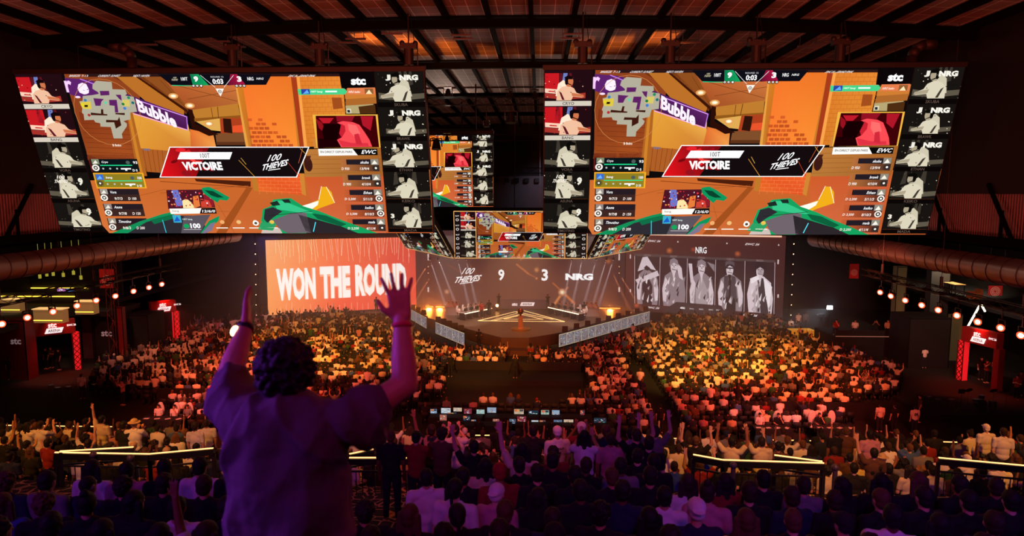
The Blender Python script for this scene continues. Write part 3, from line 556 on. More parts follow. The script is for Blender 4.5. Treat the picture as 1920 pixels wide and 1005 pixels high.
# ------------------------------------------------------------------ stage
STF = mat('stage_floor', '5a4436', .42, scale=2, var=.2); SX = -2.25
m = MB()
OUT = [(-14.1, 77.6), (-14.3, 74), (-12.4, 70.6), (-6.5, 63.6), (-3.4, 60.2), (-.9, 60.2), (2.0, 62.6), (10.6, 74.2), (10.4, 76), (9.6, 77.6)]
m.prism(OUT, 0, 1.0); stg = m.build('stage', STF); tag(stg, 'wide dark glossy stage with a gold triangle outline on its floor', 'stage')
NEO = glow('gold_strip_light', 'ffd890', 1.1); NEO2 = glow('orange_light_bar', 'ff9040', 2.6)
def zt(x, y): p = atZ(820 + x / 6, 550 + y / 6, 1.02); return p
m = MB()
for a, b_, w_ in (((460, 308), (1430, 318), .14), ((460, 308), (880, 205), .14), ((1430, 318), (960, 190), .14), ((880, 208), (1300, 292), .12), ((640, 308), (940, 235), .12), ((960, 190), (890, 207), .12), ((750, 290), (1190, 292), .1), ((940, 235), (1190, 292), .12), ((750, 290), (960, 240), .1), ((600, 308), (900, 222), .08)):
    m.bar(zt(*a), zt(*b_), w_, .02)
m.build('floor_light_line', NEO, stg)
# stage back low wall with lettering
def text_obj(s, fn_c, ex, ey, w, h, matl, name='lettering', parent=None, bold=.02, sh=0.0, depth=.02):
    V, T, _ = text_geo(s, bold); m = MB(); ex = Vector(ex).normalized(); ey = Vector(ey).normalized(); n = ex.cross(ey)
    P_ = [Vector(fn_c) + ex * ((x - .5) * w + (y - .5) * sh * w) + ey * ((y - .5) * h) + n * depth for x, y in V]
    m.add(P_, T); o = m.build(name, matl); 
    if parent is not None: o.parent = parent; o.location = -parent.location
    return o
WHE = glow('white_letter_light', 'f4f0f0', 1.0); SGN = mat('grey_sign_face', '5a4650', .6, emit='5a3c40', es=.5)
a = atY(935, 562, 75.5); c = atY(1030, 579.5, 75.5); e = empty('stage_sign', ((a.x + c.x) / 2, 75.5, 1.0)); tag(e, 'low grey backdrop sign lettered stc ARENA at the rear of the stage', 'sign')
m = MB(); m.box((0, .2, (a.z - 1) / 2), (c.x - a.x, .4, a.z - 1)); m.build('panel', SGN, e)
text_obj('stc', ((atY(965, 570.5, 75).x), 75.28, atY(965, 570.5, 75.3).z), (1, 0, 0), (0, 0, 1), .62, .34, WHE, parent=e, bold=.04)
m = MB(); p = atY(988.5, 570.2, 75.3); m.add([(p.x - .8, 75.28, p.z - .2), (p.x + .7, 75.28, p.z - .2), (p.x + .85, 75.28, p.z + .2), (p.x - .65, 75.28, p.z + .2)], [(0, 1, 2, 3)]); o = m.build('badge', WHE, e); o.location = -e.location
text_obj('ARENA', (p.x, 75.27, p.z), (1, 0, 0), (0, 0, 1), 1.1, .22, mat('dark_letter', '302428'), parent=e, bold=.02, sh=.15)

# stage LED walls -------------------------------------------------
LEDC = mat('led_wall_casing', '120c0d', .6)
def led_wall(bl, br, tl, disp, label, gain=1.0, deep=.3, light=True, eps=.0012):
    bl, br, tl = Vector(bl), Vector(br), Vector(tl); ex = (br - bl).normalized(); ey = (tl - bl).normalized(); n = ex.cross(ey); c = (bl + br) / 2
    e = empty('stage_led_wall', c); tag(e, label, 'screen'); m = MB(); m.box((br - bl).length * 0 * ex + ey * (tl - bl).length / 2 - n * (deep / 2 + .02), ((br - bl).length + .1, (tl - bl).length + .1, deep), R=Matrix((ex, ey, n)).transposed())
    m.build('casing', LEDC, e); disp.build('display', plane_fn(bl, br, tl), e, eps=eps, gain=gain, light=light).location = -c
    return e
def plmap(bl, br, tl): return lambda x, y: in_plane(x, y, Vector(bl), Vector(br), Vector(tl))
# orange "won the round" wall
A = (Vector((-29.4, 72, .7)), Vector((-14.3, 78, .7)), Vector((-29.4, 72, 8.85))); q = plmap(*A); D = Disp()
D.poly([(0, 0), (.5, 0), (1, 0), (1, 1), (.5, 1), (0, 1)], ['fc9050', 'f4603a', 'e04a38', 'e05038', 'f47448', 'fcb070'], 0) if False else None
D.poly([(0, 0), (.45, 0), (.45, 1), (0, 1)], ['fb9a58', 'f4583a', 'f8784a', 'fcac6c'], 0); D.poly([(.45, 0), (1, 0), (1, 1), (.45, 1)], ['f4583a', 'e0463a', 'dc4a38', 'f8784a'], 0)
def wt(t, x0, x1, y0, y1, z=4):
    c = 'fffaf4'; u0 = q(x0, (y0 + y1) / 2)[0]; u1 = q(x1, (y0 + y1) / 2)[0]; v0 = q((x0 + x1) / 2, y1)[1]; v1 = q((x0 + x1) / 2, y0)[1]
    D.text(t, (u0 + u1) / 2, (v0 + v1) / 2, u1 - u0, v1 - v0, 'ffb090', 0, z - 1, .09); D.text(t, (u0 + u1) / 2, (v0 + v1) / 2, u1 - u0, v1 - v0, c, 0, z, .05)
wt('WON', 518, 592, 502, 563); wt('THE', 600, 657, 499, 559); wt('ROUND', 666, 762, 494, 554)
for k in range(46):
    x = 517 + k * 5.55 + R.uniform(-1.5, 1.5); h = R.uniform(22, 42); u, v0 = q(x, 452 + h); lean = R.choice([0, 0, 0, .012, -.012, .02])
    if 598 < x < 602 or 657 < x < 665: continue
    D.line((u, 1.0), (u + lean, v0), .0032, 'ffe0c4' if x > 600 else 'fff0c0', 2, asp=2)
    if k % 2: D.line((u, .0), (u, R.uniform(.08, .16)), .003, 'ffd0b0', 2, asp=2)
led_wall(*A, D, 'orange and red stage screen with the words won the round', gain=1.35)
# centre wall with the score
A = (Vector((-14.45, 78, .6)), Vector((9.75, 78, .6)), Vector((-14.45, 78, 9.6))); q = plmap(*A); D = Disp(); CD = D
D.poly([(0, 0), (.5, 0), (.5, 1), (0, 1)], ['54302a', '6c3a2e', '4a2c2c', '40282a'], 0); D.poly([(.5, 0), (1, 0), (1, 1), (.5, 1)], ['6c3a2e', '54302a', '40282a', '4a2c2c'], 0)
D.poly([(0, 0), (.036, 0), (.036, 1), (0, 1)], '3a2426', 1); D.poly([(.965, 0), (1, 0), (1, 1), (.965, 1)], '3a2426', 1)
def qt(D, q, t, cx, cy, w, h, col, sh=0, bold=.02, z=20, dv=0): u, v = q(cx, cy); D.text(t, u, v, q(cx + w / 2, cy)[0] - q(cx - w / 2, cy)[0], q(cx, cy - h / 2)[1] - q(cx, cy + h / 2)[1], col, sh, z, bold, dv)
def ql(D, q, x0, y0, x1, y1, w, col, z=5, asp=2.7): D.line(q(x0, y0), q(x1, y1), w / 145, col, z, asp=asp)
def ql2(D, q, x0, y0, x1, y1, w, c0, c1, z=5):
    d = Vector((x1 - x0, y1 - y0)).normalized(); nx, ny = -d.y * w / 2, d.x * w / 2
    D.poly([q(x0 + nx, y0 + ny), q(x0, y0), q(x1, y1), q(x1 + nx, y1 + ny)], [c1, c0, c0, c1], z); D.poly([q(x0, y0), q(x0 - nx, y0 - ny), q(x1 - nx, y1 - ny), q(x1, y1)], [c0, c1, c1, c0], z)
for a in ((968, 495, 992, 514, 6, 'b06038', '5c342c'), (975, 488, 985, 480, 5, 'a05c38', '5c342c'), (992, 514, 1008, 522, 5, '9c5434', '5c342c'), (1036, 530, 1055, 548, 5, 'b05c34', '60362c'), (838, 496, 905, 532, 6, '74422e', '4e2e2a'), (880, 495, 906, 530, 4, '80482e', '50302a'), (1055, 548, 1078, 570, 7, 'd07038', '66382c'), (1055, 548, 1040, 570, 7, 'd88044', '66382c'), (1055, 548, 1066, 538, 5, 'b86438', '5c342c')): ql2(D, q, *a, 6)
def bok(x, y, r, c0, c1, z=9):
    for k in range(5): u, v = q(x, y); D.ell(u, v, r * (1 - k * .2) / 385, r * (1 - k * .2) / 145, tuple_mix(c1, c0, k / 4), z + k, n=14)
def tuple_mix(a, b_, t): A_ = [int(a[i:i + 2], 16) for i in (0, 2, 4)]; B_ = [int(b_[i:i + 2], 16) for i in (0, 2, 4)]; return ''.join('%02x' % int(x + (y - x) * t) for x, y in zip(A_, B_))
bok(1054, 548, 8, 'fff0c8', '9c5434'); bok(838, 547, 7, 'c08868', '5a342c'); bok(1006, 506, 7, 'c88050', '60382c'); bok(1141, 490, 8, 'a85c34', '4c2c2a'); bok(1006, 522, 4, 'd08050', '60382c')
qt(D, q, '100', 879, 508, 20, 12, 'fbf4f0', .4, .01); qt(D, q, 'THIEVES', 877, 523, 48, 12, 'fbf4f0', .15, .03, dv=.03); ql(D, q, 862, 532, 886, 529, 1.4, 'fbf4f0', 20)
qt(D, q, '9', 940, 515.5, 11.5, 21, 'ffffff', 0, .03); qt(D, q, '3', 1021.5, 515.5, 12, 22, 'ffffff', 0, .03); qt(D, q, 'NRG', 1086, 519, 52, 12.5, 'ffffff', 0, .06)
for x in (803, 1161):
    for y, h in ((482, 12), (543, 9), (460, 6)): u, v = q(x, y); D.rect(u - .0035, v - h / 290, u + .0035, v + h / 290, 'd8c0bc', 6)
    for y in (512, 500): u, v = q(x, y); D.ell(u, v, .003, .008, 'e8b070', 6)
led_wall(*A, D, 'wide brown stage screen showing the score nine to three', gain=1.35)
# portrait wall of the second team, generic figures
A = (Vector((9.85, 78, .5)), Vector((25.6, 72, .5)), Vector((9.85, 78, 9.45))); q = plmap(*A); D = Disp()
D.poly([(0, 0), (1, 0), (1, 1), (0, 1)], ['3c2224', '3a1e20', '4c2420', '5c2c26'], 0)
ql2(D, q, 1186, 439, 1466, 443.5, 4, 'ffd0b0', '9c4028', 5); ql(D, q, 1186, 439.6, 1466, 443.6, 1.4, 'ffd8b8', 6)
qt(D, q, 'NRG', 1314.5, 469, 21, 12, 'ffffff', 0, .02); qt(D, q, 'EWC 26', 1227, 452, 23, 4, 'e8d8d8', .1, .03); qt(D, q, 'EWC 26', 1411, 458, 26, 4, 'e8d8d8', .1, .03); qt(D, q, 'EWC 26', 1225, 577, 23, 4, 'e8d8d8', .1, .03); qt(D, q, 'EWC 26', 1407, 591, 26, 4, 'e8d8d8', .1, .03)
for x, y in ((1271, 453), (1363, 456), (1460, 459)): D.poly([q(x - 1.6, y + 1.4), q(x + 1.6, y + 1.4), q(x, y - 1.6)], 'f0e0e0', 6)
for a in ((1255, 470, 9, 'd87038'), (1300, 468, 8, 'a84024'), (1383, 476, 8, 'c86034'), (1193, 573, 7, 'c85030')): u, v = q(a[0], a[1]); [D.ell(u, v, a[2] * (1 - k * .22) / 280, a[2] * (1 - k * .22) / 150, tuple_mix('44221f', a[3], k / 4), 1 + k, n=12) for k in range(5)]
for x, k in ((1182, 0), (1459, 1)):
    for y, h in ((481, 8), (545, 6)): u, v = q(x, y + 10 * k); D.rect(u - .004, v - h / 300, u + .004, v + h / 300, 'd8c8c8', 6)
D.poly([q(1189, 475), q(1454, 488), q(1454, 494), q(1189, 482)], '54403f', 4)
nmz = ['SKUBA', 'BRAWK', 'ETHAN', 'KEIKO', 'MADA']; xs = [1190, 1238, 1289, 1342, 1397, 1453]
yt = lambda x: 480 + (x - 1190) * .047; yb = lambda x: 569 + (x - 1190) * .075
def fig(x0, x1, i):
    w = x1 - x0; X = lambda a, b_: q(x0 + a * w, yt(x0 + a * w) + (1 - b_) * (yb(x0 + a * w) - yt(x0 + a * w)))
    D.poly([X(0, 0), X(1, 0), X(1, 1), X(0, 1)], ['2e1c20', '2a181c', '3a2426', '342022'], 7)
    f = lambda pts, c, z: D.poly([X(a, b_) for a, b_ in pts], c, z)
    cx = [.45, .5, .5, .48, .5][i]
    L, G, K_ = 'd8c6cc', '8c7a80', '2c1e22'
    f([(.1, 0), (.05, .35), (.15, .62), (cx - .1, .72), (cx + .12, .72), (.88, .6), (.95, .3), (.9, 0)], G if i != 4 else L, 8)
    f([(.3, 0), (.28, .4), (cx, .66), (.7, .4), (.68, 0)], [K_, G, 'a8989c', K_, 'b8a8ac'][i], 9)
    f([(.08, .1), (.06, .35), (.18, .6), (.28, .5), (.2, .08)], L, 10); f([(.92, .1), (.94, .35), (.84, .58), (.74, .5), (.8, .08)], L if i != 1 else G, 10)
    if i == 0: f([(.1, .68), (.3, .98), (.5, 1), (.85, .72), (.5, .76)], L, 11); f([(.0, .5), (.9, .72), (.98, .62), (.1, .42)], L, 11); f([(.35, .76), (.46, .82), (.62, .76), (.5, .7)], K_, 12)
    else:
        u, v = X(cx, .82); D.ell(u, v, .022, .085, L, 11, n=14); f([(cx - .18, .82), (cx - .14, .96), (cx, 1.0), (cx + .15, .95), (cx + .18, .84), (cx, .9)], K_ if i in (3, 4) else G, 12)
        f([(cx - .1, .78), (cx + .1, .76), (cx + .08, .74), (cx - .06, .75)], G, 12); f([(cx - .07, .72), (cx + .06, .72), (cx, .5)], K_ if i == 3 else L, 12)
        f([(cx - .08, .855), (cx - .02, .86), (cx - .02, .845), (cx - .08, .84)], K_, 13); f([(cx + .03, .86), (cx + .09, .855), (cx + .09, .84), (cx + .03, .845)], K_, 13); f([(cx - .01, .84), (cx + .02, .84), (cx + .03, .8), (cx - .01, .8)], G, 13)
        if i == 3: f([(cx - .16, .86), (cx + .16, .86), (cx + .15, .835), (cx - .15, .835)], K_, 14); f([(cx - .17, .86), (cx - .15, .97), (cx, 1.0), (cx + .16, .97), (cx + .17, .87), (cx + .08, .92), (cx - .08, .92)], '5a4a50', 14); f([(cx - .2, .68), (cx - .06, .7), (cx - .02, .3), (cx - .24, .2)], '4a3c42', 11); f([(cx + .2, .68), (cx + .06, .7), (cx + .02, .3), (cx + .26, .2)], '4a3c42', 11)
        if i == 4: f([(cx - .17, .84), (cx - .17, .93), (cx - .06, 1.0), (cx + .12, 1.0), (cx + .19, .93), (cx + .19, .85), (cx + .1, .93), (cx - .08, .92)], K_, 14); f([(cx - .12, .9), (cx + .13, .9), (cx + .1, .74), (cx - .06, .74)], '9a8a90', 11); f([(cx - .1, .7), (cx + .12, .68), (cx + .3, .0), (cx + .02, .0)], '3c3034', 11); f([(cx - .35, .66), (cx - .05, .74), (cx - .02, .66), (cx - .3, .56)], 'f0e4e8', 12); f([(cx + .12, .7), (cx + .42, .52), (cx + .3, .1), (cx + .2, .3)], 'f0e4e8', 12); f([(cx - .14, .5), (cx - .1, .5), (cx - .06, .0), (cx - .12, .0)], G, 12)
        if i == 1: f([(cx + .05, .95), (.8, .8), (.85, .55), (.7, .6)], L, 11)
        if i == 2: f([(.02, .9), (.15, .9), (.2, .55), (.1, .5)], L, 12); f([(.7, .95), (.98, .9), (.98, .75)], G, 11)
    for k in range(16):
        a, b_ = R.uniform(.1, .85), R.uniform(.03, .6); f([(a, b_), (a + .1, b_ + R.uniform(.05, .15)), (a + .06, b_ - .04)], R.choice([L, G, K_, 'b0a0a4', 'ece0e4']), 13)
for i in range(5): fig(xs[i] + 1, xs[i + 1] - 1, i); qt(D, q, nmz[i], (xs[i] + xs[i + 1]) / 2, yt((xs[i] + xs[i + 1]) / 2) - 2.5, 13, 4.2, '8c7070', 0, .01)
for i in range(6): ql(D, q, xs[i], yt(xs[i]), xs[i] - (2 if i else 0), yb(xs[i]), 1.1, 'ccb8bc', 15)
D.poly([q(1248, 579), q(1268, 566), q(1352, 573), q(1362, 590), q(1248, 586)], '3a2a2e', 16); qt(D, q, 'stc', 1280, 577, 9, 4.5, 'f0e8e8', 0, .04)
for x in (1297, 1315, 1333, 1347): qt(D, q, 'EWC', x, 579 + (x - 1297) * .05, 8, 2.6, 'd0c4c4', 0, .02)
led_wall(*A, D, 'stage screen with five black and white team portraits', gain=1.3)

# centre cube of screens over the stage
def remap(fu):
    D2 = Disp()
    for P_, T, C, z in BG.it: D2.it.append(([(fu(p[0]), p[1]) for p in P_], T, C, z))
    return D2
def fu(u):
    if u < .1165: return .05 + u / .1165 * .115
    if u > .8835: return .835 + (u - .8835) / .1165 * .115
    return .165 + (u - .1165) / .767 * .67
D = remap(fu); D.rect(0, 0, .05, 1, '181012', 55); D.rect(.95, 0, 1, 1, '181012', 55)
for r in range(5):
    for c in (.025, .975):
        D.text('9/7', c, .9 - r * .2, .03, .03, 'd8ccc8', 0, 56, .03); D.ell(c, .82 - r * .2, .012, .03, 'd8ccc8', 56); D.ell(c, .82 - r * .2, .007, .018, '302020', 57)
for u in (0, .165, .835, 1): D.rect(u - .0025, 0, u + .0025, 1, 'f8b870', 60)
for v in (0, 1): D.rect(0, v - .008, 1, v + .008, 'f8b870', 60)
yc = 60.0; bl = atY(853, 483.5, yc); br = atY(1100, 483.5, yc); tl = atY(849, 396, yc - .5); br.z = bl.z; tl.x = bl.x
def cube_panel(bl, br, tl, tr, label, eps=.001):
    c = (bl + br + tl + tr) / 4; e = empty('cube_screen', c); tag(e, label, 'screen'); n = (br - bl).cross(tl - bl).normalized()
    m = MB(); P_ = [bl, br, tr, tl]; v = [p - c - n * .02 for p in P_] + [p - c - n * .3 for p in P_]
    m.add(v, [(0, 1, 2, 3), (7, 6, 5, 4), (0, 4, 5, 1), (1, 5, 6, 2), (2, 6, 7, 3), (3, 7, 4, 0)]); m.build('casing', LEDC, e)
    D.build('display', plane_fn(bl, br, tl, tr), e, eps=eps, gain=.95).location = -c
cube_panel(bl, br, tl, tl + (br - bl), 'front face of the screen cube hanging over the stage')
lbl = atY(762, 466, 69); lbl.z = bl.z + .15
ltr = atY(804, 399, 56); ltl = atY(716, 392, 66)
cube_panel(lbl, bl - Vector((.08, 0, 0)), ltl, ltr, 'slanted cube face lying toward the orange won-the-round screen')
mir = lambda p: Vector((2 * (bl.x + br.x) / 2 - p.x, p.y, p.z))
cube_panel(br + Vector((.08, 0, 0)), mir(lbl), mir(ltr), mir(ltl), 'slanted cube face lying toward the portraits screen')
# ------------------------------------------------------------------ people
def remesh(mb, voxel, smooth=4, deci=None, disp=None):
    o = mb.build('tmp', BLK); md = o.modifiers.new('r', 'REMESH'); md.mode = 'VOXEL'; md.voxel_size = voxel; md.use_smooth_shade = True
    if smooth: s = o.modifiers.new('s', 'SMOOTH'); s.iterations = smooth; s.factor = .5
    if deci: d = o.modifiers.new('d', 'DECIMATE'); d.ratio = deci
    dg = bpy.context.evaluated_depsgraph_get(); me = bpy.data.meshes.new_from_object(o.evaluated_get(dg)); me.materials.clear()
    old = o.data; bpy.data.objects.remove(o); bpy.data.meshes.remove(old)
    if disp:
        co = np.empty(len(me.vertices) * 3, np.float32); me.vertices.foreach_get('co', co); nn = np.empty(len(me.vertices) * 3, np.float32); me.vertices.foreach_get('normal', nn)
        co = co.reshape(-1, 3); nn = nn.reshape(-1, 3)
        a = np.array([disp(Vector(c)) for c in co], np.float32)[:, None]; co += nn * a; me.vertices.foreach_set('co', co.ravel())
    me.polygons.foreach_set('use_smooth', [True] * len(me.polygons)); me.update(); return me
def cap(m, a, ra, b, rb=None, n=12):
    rb = ra if rb is None else rb; m.tube(a, b, ra, rb, n=n); m.sphere(a, ra, n, 8); m.sphere(b, rb, n, 8)
def hand(m, wr, d, side, spread=.25, curl=.3, s=1.0, palmn=None):
    """wrist point, finger direction, side of the thumb (+1/-1 along the palm's width), palm normal"""
    d = Vector(d).normalized(); pn = Vector(palmn if palmn else (0, 1, 0)); wdt = d.cross(pn).normalized() * side; pn = wdt.cross(d).normalized() * side
    wr = Vector(wr); k = wr + d * .045 * s
    for t in (-1, -.33, .33, 1): cap(m, wr + d * .012 * s + wdt * t * .022 * s, .0145 * s, wr + d * .088 * s + wdt * t * .03 * s, .0125 * s, 8)
    for i, (t, L) in enumerate(((1, .066), (.33, .076), (-.33, .07), (-1, .054))):
        b = wr + d * .088 * s + wdt * t * .031 * s; dr = (d + wdt * t * spread).normalized(); p1 = b + dr * L * .5 * s; p2 = p1 + (dr + pn * curl).normalized() * L * .35 * s; p3 = p2 + (dr + pn * curl * 2).normalized() * L * .25 * s
        cap(m, b, .0098 * s, p1, .009 * s, 8); cap(m, p1, .009 * s, p2, .0084 * s, 8); cap(m, p2, .0084 * s, p3, .0076 * s, 8)
    b = wr + d * .022 * s + wdt * .03 * s; p1 = b + (d * .6 + wdt * .8).normalized() * .038 * s; p2 = p1 + (d + wdt * .45 + pn * curl * .5).normalized() * .034 * s
    cap(m, b, .014 * s, p1, .011 * s, 8); cap(m, p1, .011 * s, p2, .009 * s, 8)
def head(m, c, s=1.0, fwd=0.0):
    c = Vector(c); m.sphere(c + Vector((0, -.008, .012)) * s, 1, 18, 14, (.075 * s, .093 * s, .1 * s)); m.sphere(c + Vector((0, .022, -.045)) * s, 1, 14, 10, (.056 * s, .062 * s, .066 * s))
    cap(m, c + Vector((0, .085, .012)) * s, .009 * s, c + Vector((0, .103, -.022)) * s, .013 * s, 8)
    m.sphere(c + Vector((0, .078, -.055)) * s, 1, 10, 6, (.024 * s, .012 * s, .009 * s)); m.sphere(c + Vector((0, .07, -.088)) * s, 1, 10, 6, (.024 * s, .018 * s, .016 * s))
    for q in (-1, 1):
        m.sphere(c + Vector((q * .078, -.008, -.005)) * s, 1, 10, 8, (.012 * s, .02 * s, .032 * s)); m.sphere(c + Vector((q * .031, .076, .018)) * s, 1, 8, 6, (.013 * s, .008 * s, .008 * s)); m.sphere(c + Vector((q * .032, .078, .034)) * s, 1, 8, 6, (.02 * s, .008 * s, .006 * s))
POSES = {  # elbow, wrist offsets for both arms from the shoulder; hand direction
    'rest': (((.05, .02, -.27), (-.03, .2, -.33), (0, 1, -.3)),) * 2,
    'hang': (((.04, -.01, -.28), (.03, .06, -.52), (0, .2, -1)),) * 2,
    'cheer': (((.15, .03, .2), (.12, .05, .45), (.0, .1, 1)),) * 2,
    'one': (((.12, .05, .22), (.16, .06, .47), (.1, 0, 1)), ((.05, .02, -.27), (-.03, .2, -.33), (0, 1, -.3))),
    'clap': (((.06, .16, -.2), (-.12, .33, -.05), (-.2, .5, .8)),) * 2,
    'phone': (((.07, .2, -.1), (-.1, .34, .12), (0, .1, 1)),) * 2,
    'chin': (((.04, .15, -.22), (-.1, .2, .02), (-.3, .2, .8)), ((.05, .02, -.27), (-.05, .2, -.3), (-.4, 1, 0))),
    'cross': (((.04, .05, -.27), (-.18, .2, -.2), (-1, .1, .1)),) * 2,
}
def make_pose(name, sit, lean=0.0, voxel=.011, lod=False, stride=0.0):
    dz = -.42 if sit else 0.0; dy = -.03 if sit else 0
    Lm = Matrix.Rotation(-lean, 3, 'X'); hip = Vector((0, dy, .95 + dz))
    T = lambda p: hip + Lm @ (Vector((p[0], p[1], p[2] - .95)))
    nf = 12
    B = MB(); S = MB(); Tr = MB()
    head(B, T((0, .015, 1.62))); cap(B, T((0, -.01, 1.42)), .058, T((0, .0, 1.56)), .05)
    B.sphere(T((0, 0, 1.27)), 1, 16, 12, (.15, .09, .2)); B.sphere(T((0, 0, 1.02)), 1, 16, 10, (.13, .09, .18)); cap(B, T((-.14, 0, 1.42)), .05, T((.14, 0, 1.42)), .05)
    S.sphere(T((0, 0, 1.27)), 1, 20, 14, (.187, .122, .2)); S.sphere(T((0, -.005, 1.1)), 1, 20, 12, (.168, .12, .2)); S.sphere(T((0, 0, .97)), 1, 20, 12, (.175, .13, .13)); cap(S, T((-.15, -.01, 1.405)), .07, T((.15, -.01, 1.405)), .07); cap(S, T((-.05, -.015, 1.45)), .06, T((.05, -.015, 1.45)), .06)
    for s, (e, w_, hd) in zip((-1, 1), POSES[name]):
        sh = Vector((.19 * s, -.005, 1.405)); E = T(sh + Vector((e[0] * s, e[1], e[2]))); W_ = T(sh + Vector((w_[0] * s, w_[1], w_[2]))); sh = T(sh)
        cap(B, sh, .05, E, .04); cap(B, E, .041, W_, .028); H = Vector((hd[0] * s, hd[1], hd[2]))
        if lod: cap(B, W_, .03, W_ + H.normalized() * .12, .035, 8)
        else: hand(B, W_, H, -s, .22 if name in ('cheer', 'one') else .05, .25 if name in ('cheer', 'one') else .6, 1.0, (0, 1, .01) if abs(H.normalized().y) < .8 else (0, 0, -1))
        cap(S, sh, .072, sh.lerp(E, .62), .062)
    for s in (-1, 1):
        h = hip + Vector((s * .09, 0, -.02)); k = Vector((s * .12, .40, .53)) if sit else Vector((s * .1, .02 + stride * s, .5)); a = Vector((s * .13, .38, .09)) if sit else Vector((s * .11, -.02 + stride * 1.6 * s, .09))
        cap(B, h, .075, k, .05); cap(B, k, .05, a, .036); cap(B, a + Vector((0, -.03, -.045)), .04, a + Vector((0, .15, -.055)), .032)
        cap(Tr, h, .098, k, .07); cap(Tr, k, .068, a + Vector((0, 0, .04)), .055)
    Tr.sphere(hip, 1, 16, 10, (.165, .12, .11))
    v = .03 if lod else voxel
    return dict(body=remesh(B, v, 2 if lod else 3, .12 if lod else None), shirt=remesh(S, v * 1.2, 3, .15 if lod else None), trousers=remesh(Tr, v * 1.4, 3, .15 if lod else None), head=T((0, .015, 1.62)), lean=lean, sit=sit)
def hair_mesh(kind, lod=False):
    m = MB(); rr = random.Random(hash(kind) % 97 if False else len(kind) * 13 + 5)
    if kind in ('short', 'long', 'bun', 'tail'): m.sphere((0, -.018, .034), 1, 20, 14, (.086, .102, .094)); m.sphere((0, -.045, -.02), 1, 16, 10, (.078, .07, .075))
    if kind == 'short':
        for _ in range(26): a = rr.uniform(0, 6.28); b_ = rr.uniform(.2, 1.4); m.sphere((.07 * math.cos(a) * math.sin(b_), -.02 + .085 * math.sin(a) * math.sin(b_), .03 + .085 * math.cos(b_)), .022, 8, 6)
    if kind == 'long':
        for k in range(9): x = (k - 4) * .02; cap(m, (x * 1.2, -.06 + abs(x) * .3, .02), .03, (x * 1.5 + rr.uniform(-.01, .01), -.085 + abs(x) * .4, -.28 + rr.uniform(-.05, .05)), .018, 8)
    if kind == 'bun': m.sphere((0, -.06, .13), .042, 12, 8)
    if kind == 'tail': m.sphere((0, -.12, .02), .03, 10, 8); cap(m, (0, -.13, .01), .026, (0, -.13, -.2), .012, 8)
    if kind in ('curly', 'afro'):
        R_ = .1 if kind == 'curly' else .125
        m.sphere((0, -.022, .035), 1, 18, 12, (R_ * .86, R_ * .98, R_ * .92)); m.sphere((0, -.05, -.02), 1, 16, 10, (.08, .07, .075))
        for _ in range(90):
            a = rr.uniform(0, 6.28); b_ = rr.uniform(0, 2.0); y = math.sin(a) * math.sin(b_)
            if y > .55 and b_ > 1.2: continue
            m.sphere((R_ * .86 * math.cos(a) * math.sin(b_), -.022 + R_ * .98 * y, .035 + R_ * .92 * math.cos(b_)), rr.uniform(.014, .024), 8, 6)
    if kind == 'buzz': m.sphere((0, -.014, .026), 1, 20, 14, (.079, .097, .091))
    if kind in ('cap', 'capback'):
        f = 1 if kind == 'cap' else -1
        m.sphere((0, -.01, .045), 1, 20, 14, (.089, .106, .085)); m.sphere((0, -.05, -.01), 1, 14, 8, (.076, .06, .06)); m.sphere((0, -.01 + f * .1, .045), 1, 16, 6, (.07, .075, .009)); m.sphere((0, -.01, .13), .01, 8, 6)
    if kind == 'hat': m.sphere((0, -.01, .07), 1, 20, 12, (.09, .105, .075)); m.sphere((0, -.01, .045), 1, 24, 6, (.165, .18, .012)); m.sphere((0, -.05, -.01), 1, 14, 8, (.076, .06, .06))
    return remesh(m, .024 if lod else .008, 1 if kind in ('curly', 'afro') else 2, .2 if lod else None)
SKIN = [mat('skin_%d' % i, c, .55, scale=20, var=.06) for i, c in enumerate(('d8a284', 'c48c6a', '9a6242', '6a4028', 'e0b098'))]
HAIRC = [mat('hair_%d' % i, c, .7, scale=60, var=.4, bump=.4) for i, c in enumerate(('0c0909', '1a1210', '2e1e14', '5a3a20', 'a87a40', '7a3018'))]
def cl(n, c): return mat('cloth_' + n, c, .9, scale=14, var=.12, bump=.25)
CLO = dict(white=cl('white', 'e6e0da'), black=cl('black', '121114'), grey=cl('grey', '7a7678'), navy=cl('navy', '1a2240'), red=cl('red', '8a1c1c'), cream=cl('cream', 'd8c8a0'), blue=cl('blue', '3c5a9a'), green=cl('green', '2c5a34'), pink=cl('pink', 'c88a94'), brown=cl('brown', '5a3a28'))
PANT = [mat('trousers_%d' % i, c, .9) for i, c in enumerate(('15161c', '22283a', '3a3530', '4a5468'))]
CAPC = dict(white=cl('cap_white', 'eee8e4'), black=cl('cap_black', '18171a'), red=cl('cap_red', '9a1c1c'), navy=cl('cap_navy', '1c2444'), straw=cl('straw', 'd8bc84'), beige=cl('cap_beige', 'c8ac88'))
_pose = {}; _hair = {}
def pose(k):
    if k not in _pose:
        nm, sit = k.split('_')[:2]; _pose[k] = make_pose(nm, sit == 'sit', .12 if 'lean' in k else (.02 if sit == 'sit' else 0), stride=.1 if 'walk' in k else 0)
    return _pose[k]
def hair(k):
    if k not in _hair: _hair[k] = hair_mesh(k)
    return _hair[k]
def slot(o, m):
    if len(o.data.materials) == 0: o.data.materials.append(BLK)
    o.material_slots[0].link = 'OBJECT'; o.material_slots[0].material = m
def mo(name, me, m, parent=None, loc=(0, 0, 0), rx=0, sc=1.0):
    o = bpy.data.objects.new(name, me); COL.objects.link(o); slot(o, m)
    if parent is not None: o.parent = parent
    o.location = loc; o.rotation_euler = (rx, 0, 0); o.scale = (sc,) * 3; return o
